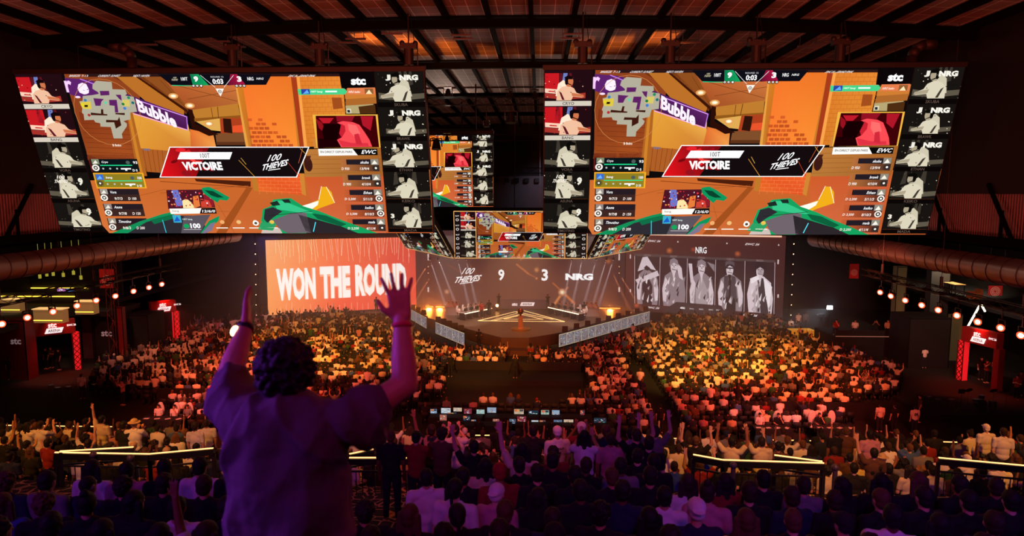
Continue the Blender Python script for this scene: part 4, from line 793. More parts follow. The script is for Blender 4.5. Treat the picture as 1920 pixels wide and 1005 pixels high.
def person(x, y, z, rz=0.0, p='rest_sit', hr='short', hc=0, sk=0, sh='black', pt=0, cc='white', sc=1.0):
    P_ = pose(p); b = mo('person', P_['body'], SKIN[sk]); b.location = (x, y, z); b.rotation_euler = (0, 0, rz); b.scale = (sc, sc, sc)
    mo('shirt', P_['shirt'], CLO[sh], b); mo('trousers', P_['trousers'], PANT[pt], b)
    if hr != 'bald':
        iscap = hr in ('cap', 'capback', 'hat'); mo('hat' if hr == 'hat' else 'cap' if iscap else 'hair', hair(hr), CAPC[cc] if iscap else HAIRC[hc], b, P_['head'], -P_['lean'])
    return b
PEOPLE = []
HW = {'short': 'short-haired', 'long': 'long-haired', 'bun': 'bun-haired', 'tail': 'ponytailed', 'curly': 'curly-haired', 'afro': 'bushy-haired', 'buzz': 'buzz-cut', 'bald': 'bald'}
PW = {'rest': 'sitting', 'hang': 'standing', 'cheer': 'both arms up', 'one': 'one arm up', 'clap': 'clapping', 'phone': 'lifting a phone', 'chin': 'hand at chin', 'cross': 'arms folded'}

# ------------------------------------------------------------------ the cheering man close to the camera
HY = 2.5
def hp(px, py, y=HY): return atY(px, py, y)
SK = mat('hero_skin', 'c08a6c', .5, scale=30, var=.08, bump=.1)
Bm = MB(); hc_ = hp(540, 706)
head(Bm, hc_, 1.05); cap(Bm, hp(546, 775, 2.44), .066, hc_ + Vector((0, -.01, -.05)), .058)
ls = hp(456, 790, 2.45); le = hp(428, 712, 2.66); lw = hp(461, 612, 2.84)
rs = hp(650, 792, 2.45); re_ = hp(759, 722, 2.58); rw = hp(753, 600, 2.66)
cap(Bm, ls, .062, le, .05); cap(Bm, le, .052, le.lerp(lw, .4), .05); cap(Bm, le.lerp(lw, .4), .05, lw, .031)
cap(Bm, rs, .062, re_, .05); cap(Bm, re_, .052, re_.lerp(rw, .4), .05); cap(Bm, re_.lerp(rw, .4), .05, rw, .032)
hand(Bm, lw, hp(467, 520, 2.95) - lw, 1, .05, .12, 1.08, (.97, .22, 0))
hand(Bm, rw, hp(742, 500, 2.70) - rw, 1, .36, .15, 1.12, (-.15, 1, 0))
ch = hp(541, 850, 2.43); hp_ = Vector((hp(546, 1050, 2.4).x, 2.4, 12.66))
Bm.sphere(ch, 1, 18, 12, (.17, .1, .2)); Bm.sphere((ch + hp_) / 2, 1, 18, 12, (.15, .1, .24)); cap(Bm, ls, .06, rs, .06)
for s in (-1, 1): k = Vector((hp_.x + s * .12, 2.43, 12.2)); a = Vector((hp_.x + s * .14, 2.38, 11.79)); cap(Bm, hp_ + Vector((s * .09, 0, -.05)), .085, k, .056); cap(Bm, k, .056, a, .04); cap(Bm, a + Vector((0, -.03, -.045)), .042, a + Vector((0, .17, -.055)), .034)
me = remesh(Bm, .0062, 3); hero = mo('person', me, SK); o_ = Vector((hp_.x, 2.4, 11.7))
for v in me.vertices: v.co -= o_
hero.location = o_
tag(hero, 'cheering man with bushy dark hair and loose shirt, both arms raised before the rail', 'person')
Sm = MB(); Sm.sphere(ch + Vector((0, 0, .03)), 1, 24, 16, (.222, .142, .2)); 
for t in (.0, .12, .25, .37, .5, .62, .75, .88, 1.0): c = ch.lerp(hp_, t) + Vector((0, 0, -.02)); Sm.sphere(c, 1, 24, 14, (.216 + .012 * t, .15, .17))
cap(Sm, ls + Vector((.02, 0, -.01)), .083, rs + Vector((-.02, 0, -.01)), .083); cap(Sm, hp(515, 778, 2.42), .066, hp(575, 778, 2.42), .066); Sm.lathe(hp(545, 772, 2.43) - Vector((0, 0, .02)), [(.1, -.03), (.088, .02), (.078, .045), (.066, .04), (.07, 0)], 20)
cap(Sm, ls, .084, ls.lerp(le, .62), .076); cap(Sm, rs, .085, rs.lerp(re_, .36), .082)
Sm.tube(rs.lerp(re_, .05) + Vector((0, 0, -.015)), rs.lerp(re_, .46) + Vector((.0, 0, -.035)), .086, .104, 20); Sm.tube(ls.lerp(le, .3), ls.lerp(le, .85), .082, .088, 20)
def fold(c):
    a = Vector((c.x * 5.0 + c.z * 3.2, c.y * 2, c.z * 6 - c.x * 7)); f = noise.noise(a) * .03 + (1 - abs(noise.noise(Vector((c.x * 4 + 9, c.y * 3, c.z * 2.6 - c.x * 3.5)))) * 2) * .017 + noise.noise(c * 22) * .003
    d_ = c.x * .8 + c.z * .6; r1 = 1 - abs(noise.noise(Vector((d_ * 9, c.y * 5, (c.z * .8 - c.x * .6) * 2.2 + 4)))) * 3; r2 = 1 - abs(noise.noise(Vector(((c.x * .9 - c.z * .5) * 8 + 20, c.y * 5, c.z * 2)))) * 3
    return f + max(0, r1) ** 2 * .014 + max(0, r2) ** 2 * .010
me = remesh(Sm, .0085, 3, disp=fold)
for v in me.vertices: v.co -= o_
SHM = mat('hero_shirt', '5c4c54', .85, scale=40, var=.08, bump=.15); mo('shirt', me, SHM, hero)
Tm = MB(); Tm.sphere(hp_, 1, 20, 12, (.2, .14, .14))
for s in (-1, 1): k = Vector((hp_.x + s * .12, 2.43, 12.2)); a = Vector((hp_.x + s * .14, 2.38, 11.85)); cap(Tm, hp_ + Vector((s * .09, 0, -.05)), .11, k, .085); cap(Tm, k, .085, a, .075)
me = remesh(Tm, .014, 3)
for v in me.vertices: v.co -= o_
mo('trousers', me, PANT[0], hero)
Hm = MB(); rr = random.Random(3); Hm.sphere(hc_ + Vector((-.002, -.02, .035)), 1, 20, 14, (.098, .112, .105)); Hm.sphere(hc_ + Vector((0, -.05, -.035)), 1, 16, 10, (.084, .074, .085))
for _ in range(620):
    a = rr.uniform(0, 6.28); b_ = rr.uniform(0, 2.15); y = math.sin(a) * math.sin(b_)
    if y > .5 and b_ > 1.1: continue
    r_ = rr.uniform(.96, 1.14); Hm.sphere(hc_ + Vector((-.002 + .099 * r_ * math.cos(a) * math.sin(b_), -.02 + .113 * r_ * y, .032 + .106 * r_ * math.cos(b_))), rr.uniform(.006, .014), 8, 6)
me = remesh(Hm, .005, 1)
for v in me.vertices: v.co -= o_
mo('hair', me, HAIRC[0], hero)
def band(c, d, r, w_, matl, name, label):
    m = MB(); m.smooth = True; c = Vector(c); d = Vector(d).normalized(); q_ = d.to_track_quat('Z', 'Y').to_matrix(); n = 24; pr = [(r * .9, -w_), (r * 1.08, -w_), (r * 1.1, 0), (r * 1.08, w_), (r * .9, w_)]
    vs = [q_ @ Vector((a * math.cos(6.2832 * i / n), a * math.sin(6.2832 * i / n), z)) for a, z in pr for i in range(n)]
    m.add(vs, [(j * n + i, j * n + (i + 1) % n, ((j + 1) % 5) * n + (i + 1) % n, ((j + 1) % 5) * n + i) for j in range(5) for i in range(n)])
    o = m.build(name, matl); o.location = c; return o
dl = (lw - le).normalized(); dr_ = (rw - re_).normalized()
o = band(lw - dl * .008, dl, .034, .011, mat('watch_strap', '0c0c10', .5), 'wristwatch', ''); tag(o, 'black wristwatch on the raised arm beside the glowing wristband', 'watch')
m = MB(); m.smooth = True; m.sphere((0, 0, 0), 1, 16, 10, (.014, .012, .024)); o = m.build('glowing_wristband', glow('lamp_white_orange', 'ffb080', 14)); o.location = lw - dl * .018 + Vector((-.036, -.02, 0)); o.rotation_euler = (.1, .5, 0)
tag(o, 'small glowing orange-white light strapped to the raised wrist of the cheering man', 'light')
o = band(rw - dr_ * .02, dr_, .036, .009, mat('pink_wristband', 'c8284a', .6), 'wristband', ''); tag(o, 'pinkish festival wristband on the open raised hand of the cheering man', 'wristband')
# ------------------------------------------------------------------ rig: trusses, lamps, hoists
def truss(name, a, b, label, w=.32, step=.6, cat='truss', group=None, matl=None, tri=False):
    a = Vector(a); b = Vector(b); d = (b - a); L = d.length; d.normalize(); up = Vector((0, 0, 1)) if abs(d.z) < .9 else Vector((0, 1, 0)); y = up.cross(d).normalized(); z = d.cross(y)
    m = MB(); cs = [y * w / 2 + z * w / 2, -y * w / 2 + z * w / 2, -y * w / 2 - z * w / 2, y * w / 2 - z * w / 2]; c = a
    for q_ in cs: m.tube(q_, q_ + d * L, .025, n=6)
    n = max(1, int(L / step))
    for k in range(n):
        t0 = d * L * k / n; t1 = d * L * (k + 1) / n
        for i in range(4): m.tube(cs[i] + (t0 if (k + i) % 2 else t1), cs[(i + 1) % 4] + (t1 if (k + i) % 2 else t0), .013, n=4, cap=False)
    o = m.build(name, matl or DRK); o.location = a; tag(o, label, cat, group); return o
LENS = glow('lens_red_halo', 'ff4a28', 2.2, 'NONE'); LCORE = glow('lens_core', 'ffb890', 20, 'NONE'); LENW = glow('lens_warm', 'ffd0a0', 5, 'NONE')  # red lens disc imitates the halo around the bright core
def wash(p, aim, label, group, lens, name='wash_light', s=1.0, hang=.5):
    p = Vector(p); e = empty(name, p); tag(e, label, 'stage light', group); d = (Vector(aim) - p).normalized(); q_ = d.to_track_quat('Z', 'Y').to_matrix()
    m = MB(); m.tube(-d * .16 * s, d * .1 * s, .12 * s, .17 * s, n=14); m.sphere(-d * .16 * s, .12 * s, 12, 8); m.build('lamp_head', BLK, e)
    m = MB(); sx = Vector((1, 0, 0)) if abs(d.x) < .7 else Vector((0, 1, 0)); m.bar(sx * .2 * s, sx * .2 * s + Vector((0, 0, .28 * s)), .03 * s, .06 * s); m.bar(-sx * .2 * s, -sx * .2 * s + Vector((0, 0, .28 * s)), .03 * s, .06 * s); m.bar(-sx * .2 * s + Vector((0, 0, .28 * s)), sx * .2 * s + Vector((0, 0, .28 * s)), .06 * s, .03 * s); m.tube((0, 0, .28 * s), (0, 0, hang), .03, n=6); m.box((0, 0, hang - .06), (.46, .62, .05)); m.build('yoke', DRK, e)
    if lens:
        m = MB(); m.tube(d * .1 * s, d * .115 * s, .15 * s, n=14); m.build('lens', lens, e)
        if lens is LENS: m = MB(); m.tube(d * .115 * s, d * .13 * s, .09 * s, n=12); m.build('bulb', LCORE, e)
    return e
for s_, nm, pts in ((-1, 'over the gate beside the black stc booth', [(2, 606), (50, 594), (98, 583), (143, 572), (179, 562), (215, 554), (249, 545), (278, 538), (302, 532)]),
                    (1, 'on the truss running in front of the neon triangle', [(1652, 547), (1672, 554), (1699, 562), (1730, 571), (1761, 580), (1796, 590), (1835, 602), (1878, 613), (1916, 627)])):
    X = CX + s_ * 20.7 + (.0 if s_ > 0 else .2); P3 = [atX(x, y, X) for x, y in pts]; zt_ = P3[4].z + .72
    P3.sort(key=lambda p: p.y)
    truss('lighting_truss', (X, P3[0].y - 3, zt_ + .15), (X, P3[-1].y + 2, zt_ + .15), 'long black truss with red lamps ' + nm)
    for i, p in enumerate(P3):
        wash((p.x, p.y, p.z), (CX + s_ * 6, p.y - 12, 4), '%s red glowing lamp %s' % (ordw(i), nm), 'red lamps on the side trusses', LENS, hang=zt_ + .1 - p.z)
        if i % 2 == 0: spot((p.x - s_ * .1, p.y, p.z - .15), (CX + s_ * 15, p.y + 12, 0), (1, .09, .03), 2600, 95, .9)
    for yy in (P3[0].y, (P3[0].y + P3[-1].y) / 2, P3[-1].y):
        m = MB(); m.tube((X, yy, zt_ + .3), (X, yy, 21.5), .012, n=4); m.tube((X, yy, zt_ + .3), (X, yy, zt_ + .8), .07, n=8); tag(m.build('rigging_wire', BLK), kind='structure')
# hoists carrying the two huge screens
for g_, geo, nm, xs_ in ((0, S1, 'orange stage screen side', (433, 597, 765)), (1, S2, 'portraits screen side', (1093, 1258, 1420, 1578))):
    for i, x in enumerate(xs_):
        top = atY(x, 112, 31.3); e = empty('chain_hoist', (top.x, 31.5, geo[2].z + .3)); tag(e, '%s black chain hoist on the %s screen top' % (ordw(i), 'nearer-orange-wall' if g_ == 0 else 'nearer-portraits') , 'hoist', 'hoists above the huge screens')
        zc = cz(top.x) - geo[2].z - .42
        m = MB(); m.tube((0, 0, .05), (0, 0, .75), .22, n=12); m.box((0, 0, .85), (.75, .3, .18)); m.build('motor', BLK, e)
        m = MB(); m.tube((0, 0, .9), (0, 0, zc), .035, n=6); m.tube((.28, 0, .9), (.1, 0, zc), .015, n=4); m.build('chain', DRK, e)
        m = MB(); m.box((0, 0, .98), (.8, .1, .1)); m.sphere((.3, 0, 1.0), .13, 8, 6); m.sphere((-.3, 0, 1.02), .13, 8, 6); m.tube((.4, 0, -.25), (.4, 0, 1.0), .03, n=5); m.tube((-.45, 0, -.25), (.45, 0, -.25), .05, n=6); m.tube((0, 0, -.25), (0, 0, .1), .06, n=6); m.build('bracket', BLK, e)
for x in (-9.5, -15, -20): pass
p = S3[2]; m = MB()
for x in (p.x + 1, p.x + 6, p.x + 11.5): m.tube((x, 50, p.z - .1), (x, 50, 21.7), .05, n=6)
m.tube((p.x, 50, p.z + .25), (p.x + 12.7, 50, p.z + .25), .1, n=8); tag(m.build('pipe_scaffold', DRK), 'dark pipe frame carrying the smaller hanging screen in the gap', 'frame')
cub = MB()
for x in (-6.8, 3.3): cub.tube((x, 60.3, 12), (x, 60.3, 21.8), .06, n=6)
for a, b_ in (((-11.3, 62, 12.4), (-8.4, 56.5, 12.3)), ((7.7, 62, 12.4), (4.9, 56.5, 12.3)), ((-7.6, 59.8, 12.5), (4.2, 59.8, 12.5)), ((-11.3, 63, 12.4), (-11.3, 63, 21.7)), ((7.8, 63, 12.4), (7.8, 63, 21.7)), ((-12, 66, 12.4), (8.4, 66, 12.4)), ((-10.2, 60.5, 12.3), (-7.6, 60, 12.4)), ((6.8, 60.5, 12.3), (4.2, 60, 12.4))): cub.tube(a, b_, .12, n=6)
cub.tube(ltl + Vector((0, .15, .05)), ltr + Vector((0, .15, .05)), .1, n=6); cub.tube(mir(ltl) + Vector((0, .15, .05)), mir(ltr) + Vector((0, .15, .05)), .1, n=6)
for q_ in (ltl, ltr, mir(ltl), mir(ltr)): cub.tube(q_ + Vector((0, .15, 0)), Vector((q_.x, q_.y + .15, cz(q_.x) - .05)), .04, n=5)
tag(cub.build('cube_scaffold', DRK), 'dark frame holding the screen cube over the stage', 'frame')
truss('overhead_truss', (-18, 43, 19.6), (14, 43, 19.6), 'long lattice truss crossing high in the gap between the two huge screens', .5, .9)
truss('overhead_truss', (-14, 46, 17.6), (10, 46, 17.6), 'lower unlit lattice truss farther behind in the gap between the two huge screens', .4, .9)
truss('overhead_truss', (-14, 52, 15.6), (10, 52, 15.6), 'unlit lattice truss level with the smaller hanging screen', .4, .9)
for x, y in ((-13, 43), (9, 43), (-10, 46), (6, 46), (-12, 52), (8, 52)): y += {43: .25, 46: .2, 52: .2}[y]; m = MB(); m.tube((x, y, 15.5 if y > 51 else 17.5 if y > 45 else 19.5), (x, y, 21.95), .04, n=5); tag(m.build('rigging_wire', BLK), kind='structure')
gp = [((840, 178), 43.2, 'unlit lamp hanging under the long truss above the smaller screen', 1.3), ((955, 182), 43.2, 'lamp with orange reflections under the long truss in the gap', 1.0), ((1003, 183), 43.2, 'lamp beside the portraits-side huge screen under the long truss', 1.0), ((958, 225), 43.2, 'big moving head lamp hanging alone in the dark gap', 1.9), ((818, 275), 46, 'big black moving head lamp in front of the smaller hanging screen', 1.9), ((838, 262), 46, 'small lamp beside the big moving head before the smaller screen', 1.0), ((912, 235), 43.2, 'faint unlit lamp in the middle of the dark gap', 1.0)]
for (x, y), Y_, lb, s in gp: p = atY(x, y, Y_); wash(p, (p.x, p.y - 2, 4), lb, None, None, 'moving_head_light', s, max(.5, {43.2: 19.45, 46: 17.5, 50: 17.5}[Y_] - p.z))
for k in range(5):
    p = atY(931 + k * 19, 338, 81.9); m = MB(); m.box((0, 0, 0), (.5, .4, .5)); m.tube((0, 0, .1), (0, .75, .2), .05, n=6); o = m.build('spot_lamp', DRK); o.location = p; tag(o, '%s unlit lamp above the grey wall panels from the smaller hanging screen' % ordw(k), 'stage light', 'lamps above the grey back wall')
# ceiling lamps: light tubes
TUB = glow('tube_pale', '3a2a26', .08, 'NONE')
IT = 0
for x, y in sorted(((735, 63), (667, 73), (865, 66), (868, 73), (1075, 64), (1070, 72), (1390, 80), (1545, 79), (1515, 87), (276, 84), (412, 78), (442, 88), (650, 80), (1295, 80))):
    p = atY(x, y, 34); zc = cz(p.x) - .55; p = atZ(x, y, zc); m = MB(); m.box((0, 0, 0), (1.0, .12, .08)); m.tube((-.4, 0, 0), (-.4, 0, .5), .015, n=4); m.tube((.4, 0, 0), (.4, 0, .5), .015, n=4)
    o = m.build('ceiling_light', TUB); o.location = p; tag(o, '%s slim tube light under the ceiling, counted as seen along the first cross beam' % ordw(IT), 'ceiling light', 'tube lights under the ceiling'); IT += 1
# colour washes thrown up on the ceiling
for p, t, c, pw, an in (((-10, 34, 18.6), (-5.5, 40, 22), ORG, 9000, 38), ((7.5, 34, 18.6), (2, 40, 22), ORG, 4500, 40), ((9, 34, 18.6), (6, 37, 22), ORG, 4500, 36), ((-12, 34, 18.6), (-8, 37, 22), ORG, 9000, 36), ((-19, 38, 18), (-15, 47, 21.7), RED, 9000, 44), ((14, 38, 18), (11, 47, 21.7), RED, 3500, 40)):
    spot(p, t, c, pw, an, 1.0, .1)
for x, c, pw in ((-17, (1, .10, .05), 3200), (-6, (1, .14, .07), 3200), (4, (1, .14, .07), 3200), (14, (1, .10, .05), 2600)): spot((x, 8, 15.5), (x * .8, 27, 22), c, pw * 3.2, 120, 1.0, .5)
for x, c, pw in ((-8, (1, .75, .6), 1500), (3, (1, .75, .6), 1500)): spot((x, 60, 18.5), (x, 52, 22), c, pw, 130, 1, .5)
for s_ in (-1, 1):
    for yy in (20, 34): spot((CX + s_ * 16, yy, 15.5), (CX + s_ * 23.9, yy + 8, 10.4), (1, .36, .3), 1800, 34, 1)  # unseen spots added to brighten the ducts
for s_ in (-1, 1): spot((CX + s_ * 14, 24, 8.3), (CX + s_ * 25, 30, 12.5), (1, .16, .13), 1500, 70, .9); spot((CX + s_ * 12, 38, 8), (CX + s_ * 24.5, 40, 11), (1, .22, .16), 1500, 70, .9)
# elbow of an air pipe at each ceiling edge
for s_, x, y in ((-1, 247, 108), (1, 1710, 105)):
    p = atY(x, y, 32.5); m = MB(); m.smooth = True; m.path([p + Vector((0, 0, -1.3)), p, p + Vector((-s_ * -.15, 0, .3)), p + Vector((s_ * .5, 0, .5)), p + Vector((s_ * 1.0, 0, .5))], .22, 14); tag(m.build('pipe_elbow', mat('pipe_dark', '2a2020', .6, .3)), 'curved pipe elbow at the ceiling edge beyond the %s' % ('portraits-side huge screen' if s_ > 0 else 'orange-side huge screen'), 'pipe')

# ------------------------------------------------------------------ stage lights and set pieces
HZ = bpy.data.materials.new('stage_haze'); HZ.use_nodes = True; nt = HZ.node_tree; nt.nodes.clear(); vs_ = nt.nodes.new('ShaderNodeVolumeScatter'); vs_.inputs['Density'].default_value = .03; vs_.inputs['Anisotropy'].default_value = .3
ou = nt.nodes.new('ShaderNodeOutputMaterial'); nt.links.new(vs_.outputs[0], ou.inputs['Volume'])
m = MB(); m.b2(-33, 28, 57, 77.4, 1.05, 9.9); o = m.build('haze', HZ); tag(o, 'thin smoky haze hanging over the stage and lit by the beams', 'haze', kind='stuff')
for i, (x, dx) in enumerate(((806, 30), (822, 34), (858, 22), (874, 20), (1072, -16), (1092, -20), (1118, -24), (1137, -26), (1150, -28))):
    a = atY(x, 486, 72); t = atY(x + dx, 575, 74)
    wash(a, t, '%s beam lamp over the stage from the orange screen side' % ordw(i), 'beam lamps over the stage', LENW, 'beam_light', .7, 3)
    spot(a + (t - a).normalized() * .25, t, (1, .8, .85), 75000, 5, .4, .05)
for i, (x0, y0, x1, y1) in enumerate(((800, 500, 752, 575), (806, 520, 770, 580), (1165, 520, 1200, 575), (1148, 510, 1180, 580))): spot(atY(x0, y0, 71), atY(x1, y1, 73), (1, .3, .12), 80000, 5, .4, .05)
for x, z, tx, ty, c, pw, an in ((-9, 9, -8, 68, (1, .85, .75), 9000, 30), (5, 9, 4, 68, (1, .85, .75), 9000, 30), (-2, 9, -2, 66, (1, .45, .2), 9000, 60), (-12, 8, -12, 70, ORG, 1200, 50), (8, 8, 8, 72, ORG, 1200, 50)): spot((x, 62, z + 5), (tx, ty, 1), c, pw, an)
for s_, xs0, x in ((-1, 'beside the orange stage screen', 479), (1, 'beyond the portraits stage screen', 1488)):
    for k in range(8):
        y = 457 + k * 19; p = atY(x - (k * .8 if s_ > 0 else -k * .3), y, 71.5)
        wash(p, p + Vector((s_ * .5, -1, -.3)), '%s small lamp from the top of the vertical row %s' % (ordw(k), xs0), 'vertical lamp rows at the stage ends', LENW, 'strip_lamp', .45, .13)
    m = MB(); p0 = atY(x, 450, 71.7); m.bar((p0.x, 71.72, 0), (p0.x, 71.72, 9.6), .3, .3); o = m.build('lamp_mast', BLK); tag(o, 'tall black mast carrying small lamps ' + xs0, 'mast')
# glowing bars at the rear of the stage
for i, (x0, x1, y, g_) in enumerate(((798, 812, 575.5, 'outer'), (817, 833, 575.5, 'inner'), (1124, 1163, 578, 'long'))):
    a = atY(x0, y, 75.8); b_ = atY(x1, y, 75.8); m = MB(); m.box((0, 0, 0), (b_.x - a.x, .12, .1)); m.box((0, .05, -.12), (b_.x - a.x, .06, .06)); o = m.build('light_bar', NEO2); o.location = (a + b_) / 2; tag(o, 'glowing orange light bar at the stage rear, the %s' % ('longest, beside the portraits screen' if i == 2 else g_ + ' of two beside the orange screen'), 'light bar')
    spot((a + b_) / 2 + Vector((0, -.3, .1)), (a + b_) / 2 + Vector((0, -6, -1.5)), ORG, 1500, 140, 1, .3)
p = atY(932, 573, 74); m = MB(); m.sphere((0, 0, 0), .16, 10, 8); m.tube((0, 0, -.1), (0, 0, -1.0), .04, n=6); m.box((0, 0, -p.z + 1.03), (.4, .4, .06)); m.m = [0] * 80 + [1] * (len(m.f) - 80); o = m.build('floor_lamp', [glow('lamp_orange', 'ffb060', 20), BLK]); o.location = p; tag(o, 'bright orange floor lamp beside the presenters near the low stage sign', 'lamp')
# trophy plinth
pb = atZ(976, 618, 1.0); e = empty('trophy_plinth', pb); tag(e, 'orange-lit plinth with a round trophy on top at the stage centre', 'plinth'); m = MB(); m.lathe((0, 0, 0), [(.95, 0), (.95, .12), (.8, .16)], 24); m.build('base', mat('gold', 'b88830', .3, .8), e)
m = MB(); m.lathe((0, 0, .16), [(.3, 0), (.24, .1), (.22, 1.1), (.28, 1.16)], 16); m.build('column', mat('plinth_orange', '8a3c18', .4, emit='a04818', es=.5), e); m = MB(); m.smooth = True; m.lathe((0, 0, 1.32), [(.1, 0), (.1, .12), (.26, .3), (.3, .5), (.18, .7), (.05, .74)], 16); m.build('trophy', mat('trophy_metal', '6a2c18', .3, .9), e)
# V-shaped front barrier with video panels and monitor wedges on it
def video_strip(fn, n, seed, asp):
    D = Disp(); rr = random.Random(seed); D.rect(0, 0, 1, 1, '8c8084', 0)
    for k in range(n):
        u0 = k / n
        for _ in range(26): a = u0 + rr.random() / n * .9; b_ = rr.uniform(.06, .86); D.rect(a, b_, a + .09 / n, b_ + rr.uniform(.04, .12), rr.choice(['c8c4c8', 'b89890', '404850', '6080a0', 'd0d0d4', '908080', '30282c', 'a05040', '70a0a0']), 2)
        D.rect(u0, 0, u0 + .04 / n, 1, 'e8d0a8', 4)
    D.rect(0, .95, 1, 1, 'e8c89c', 5); D.rect(0, 0, 1, .04, 'c8a880', 5); return D
def barrier(a, b_, n, label, seed, group):
    a = Vector(a); b_ = Vector(b_); mid = (a + b_) / 2; e = empty('video_barrier', mid); tag(e, label, 'barrier', group); d = (b_ - a).normalized(); H = 1.25
    m = MB(); m.bar(a - mid + Vector((0, .24, H / 2 + .05)), b_ - mid + Vector((0, .24, H / 2 + .05)), .2, H); m.build('casing', BLK, e)
    video_strip(None, n, seed, 1).build('display', plane_fn(a + Vector((0, 0, .1)), b_ + Vector((0, 0, .1)), a + Vector((0, 0, .1 + H - .1))), e, eps=.0012, gain=.8).location = -mid
    m = MB(); m.bar(a - mid + Vector((0, .1, H + .06)), b_ - mid + Vector((0, .1, H + .06)), .28, .05); m.build('top_cap', DRK, e)
def wedge(p, label):
    m = MB(); m.add([(-.25, -.22, 0), (.25, -.22, 0), (.25, .22, 0), (-.25, .22, 0), (-.25, -.12, .5), (.25, -.12, .5), (.25, .1, .28), (-.25, .1, .28)], [(0, 3, 2, 1), (4, 5, 6, 7), (0, 1, 5, 4), (1, 2, 6, 5), (2, 3, 7, 6), (3, 0, 4, 7)]); m.box((0, 0, .03), (.56, .5, .05)); o = m.build('monitor_speaker', BLK); o.location = p; tag(o, label, 'speaker', 'stage monitor speakers on the barriers')
def gz(x, y): return atZ(x, y, 0.0)
BL_ = [(atZ(771, 601, 0), atZ(800, 618, 0), 3, 'short video barrier next to the orange stage screen', 1), (atZ(817, 627, 0), atZ(871, 650, 0), 5, 'video barrier angled in front of the seated rows below the nine', 2),
       (atZ(1048, 653, 0), atZ(1218, 605, 0), 14, 'long video barrier angled in front of the portraits stage screen', 3)]
for a, b_, n, lb, sd in BL_:
    barrier(a, b_, n, lb, sd, None)
    for k in range(n if n < 10 else 9): p = a.lerp(b_, (k + .5) / (n if n < 10 else 9)); wedge((p.x, p.y + .1, 1.4), '%s wedge speaker on the %s' % (ordw(k), lb.split(' angled')[0]))
m = MB(); a = Vector((-5.2, 58.5, 0)); m.b2(-4.0, -.2, 57.4, 58.6, 0, .45); tag(m.build('stage_step', mat('step_orange', '5a3420', .6)), 'low dark step below the front of the stage', 'step')

# ------------------------------------------------------------------ furniture kinds
def gaming_chair(p, rz, label=None, group=None):
    e = empty('gaming_chair', p, rz); tag(e, label, 'chair', group); m = MB(); m.smooth = True; m.sphere((0, -.27, .95), 1, 12, 10, (.24, .07, .42)); m.sphere((0, -.29, 1.28), 1, 10, 6, (.14, .06, .1)); m.build('backrest', WHM, e)
    m = MB(); m.smooth = True; m.sphere((0, 0, .48), 1, 12, 8, (.26, .27, .09)); m.build('seat', WHM, e)
    m = MB(); m.tube((0, 0, .1), (0, 0, .42), .03, n=6)
    for k in range(5): a = k * 1.2566; m.bar((0, 0, .1), (.3 * math.cos(a), .3 * math.sin(a), .06), .05, .04)
    m.build('base', BLK, e)
    for s in (-1, 1): m = MB(); m.box((s * .29, 0, .68), (.07, .26, .04)); m.box((s * .29, 0, .57), (.04, .06, .2)); m.build('armrest', BLK, e)
    return e
def monitor(p, rz, label, group, dsp, w=.55, h=.33, stand=True):
    e = empty('monitor', p, rz); tag(e, label, 'monitor', group); m = MB(); m.box((0, .02, h / 2 + .12), (w, .03, h)); m.build('casing', BLK, e)
    m = MB(); m.box((0, .05, .1), (.04, .04, .22)); m.box((0, .05, .01), (.22, .16, .02)); m.build('stand', BLK, e)
    if dsp: dsp.build('display', plane_fn((-w / 2 + .01, 0, .13), (w / 2 - .01, 0, .13), (-w / 2 + .01, 0, .11 + h)), e, eps=.0008)
    return e
def mini(i):
    D = Disp(); rr = random.Random(i + 40); base = ['8aa0b8', 'b8c0c8', 'a86050', '506078', 'c0a890', '7a2838', '243040', '98b8b0'][i % 8]; D.rect(0, 0, 1, 1, base, 0)
    if i % 3 == 0: D.rect(.05, .55, .48, .95, 'd0683a', 1); D.rect(.52, .55, .95, .95, '303844', 1)
    for _ in range(14): a, b_ = rr.uniform(.02, .8), rr.uniform(.05, .85); D.rect(a, b_, a + rr.uniform(.05, .2), b_ + rr.uniform(.03, .12), rr.choice(['e8eef4', '202830', 'd05a3a', '60a890', '5078c0', 'c8c8d0', 'e0b050', '40303c']), 2)
    return D
def table(p, L, Wd_, h, rz, label, matl, name='desk', skirt=True, group=None):
    e = empty(name, p, rz); tag(e, label, 'desk', group); m = MB(); m.box((0, 0, h - .02), (L, Wd_, .04)); m.build('tabletop', matl, e)
    if skirt: m = MB(); m.box((0, -Wd_ / 2 + .01, h / 2 - .02), (L, .02, h - .04)); m.build('skirt', matl, e)
    for sx in (-1, 1):
        for sy in (-1, 1): m = MB(); m.box((sx * (L / 2 - .06), sy * (Wd_ / 2 - .06), h / 2 - .02), (.05, .05, h - .04)); m.build('leg', DRK, e)
    return e
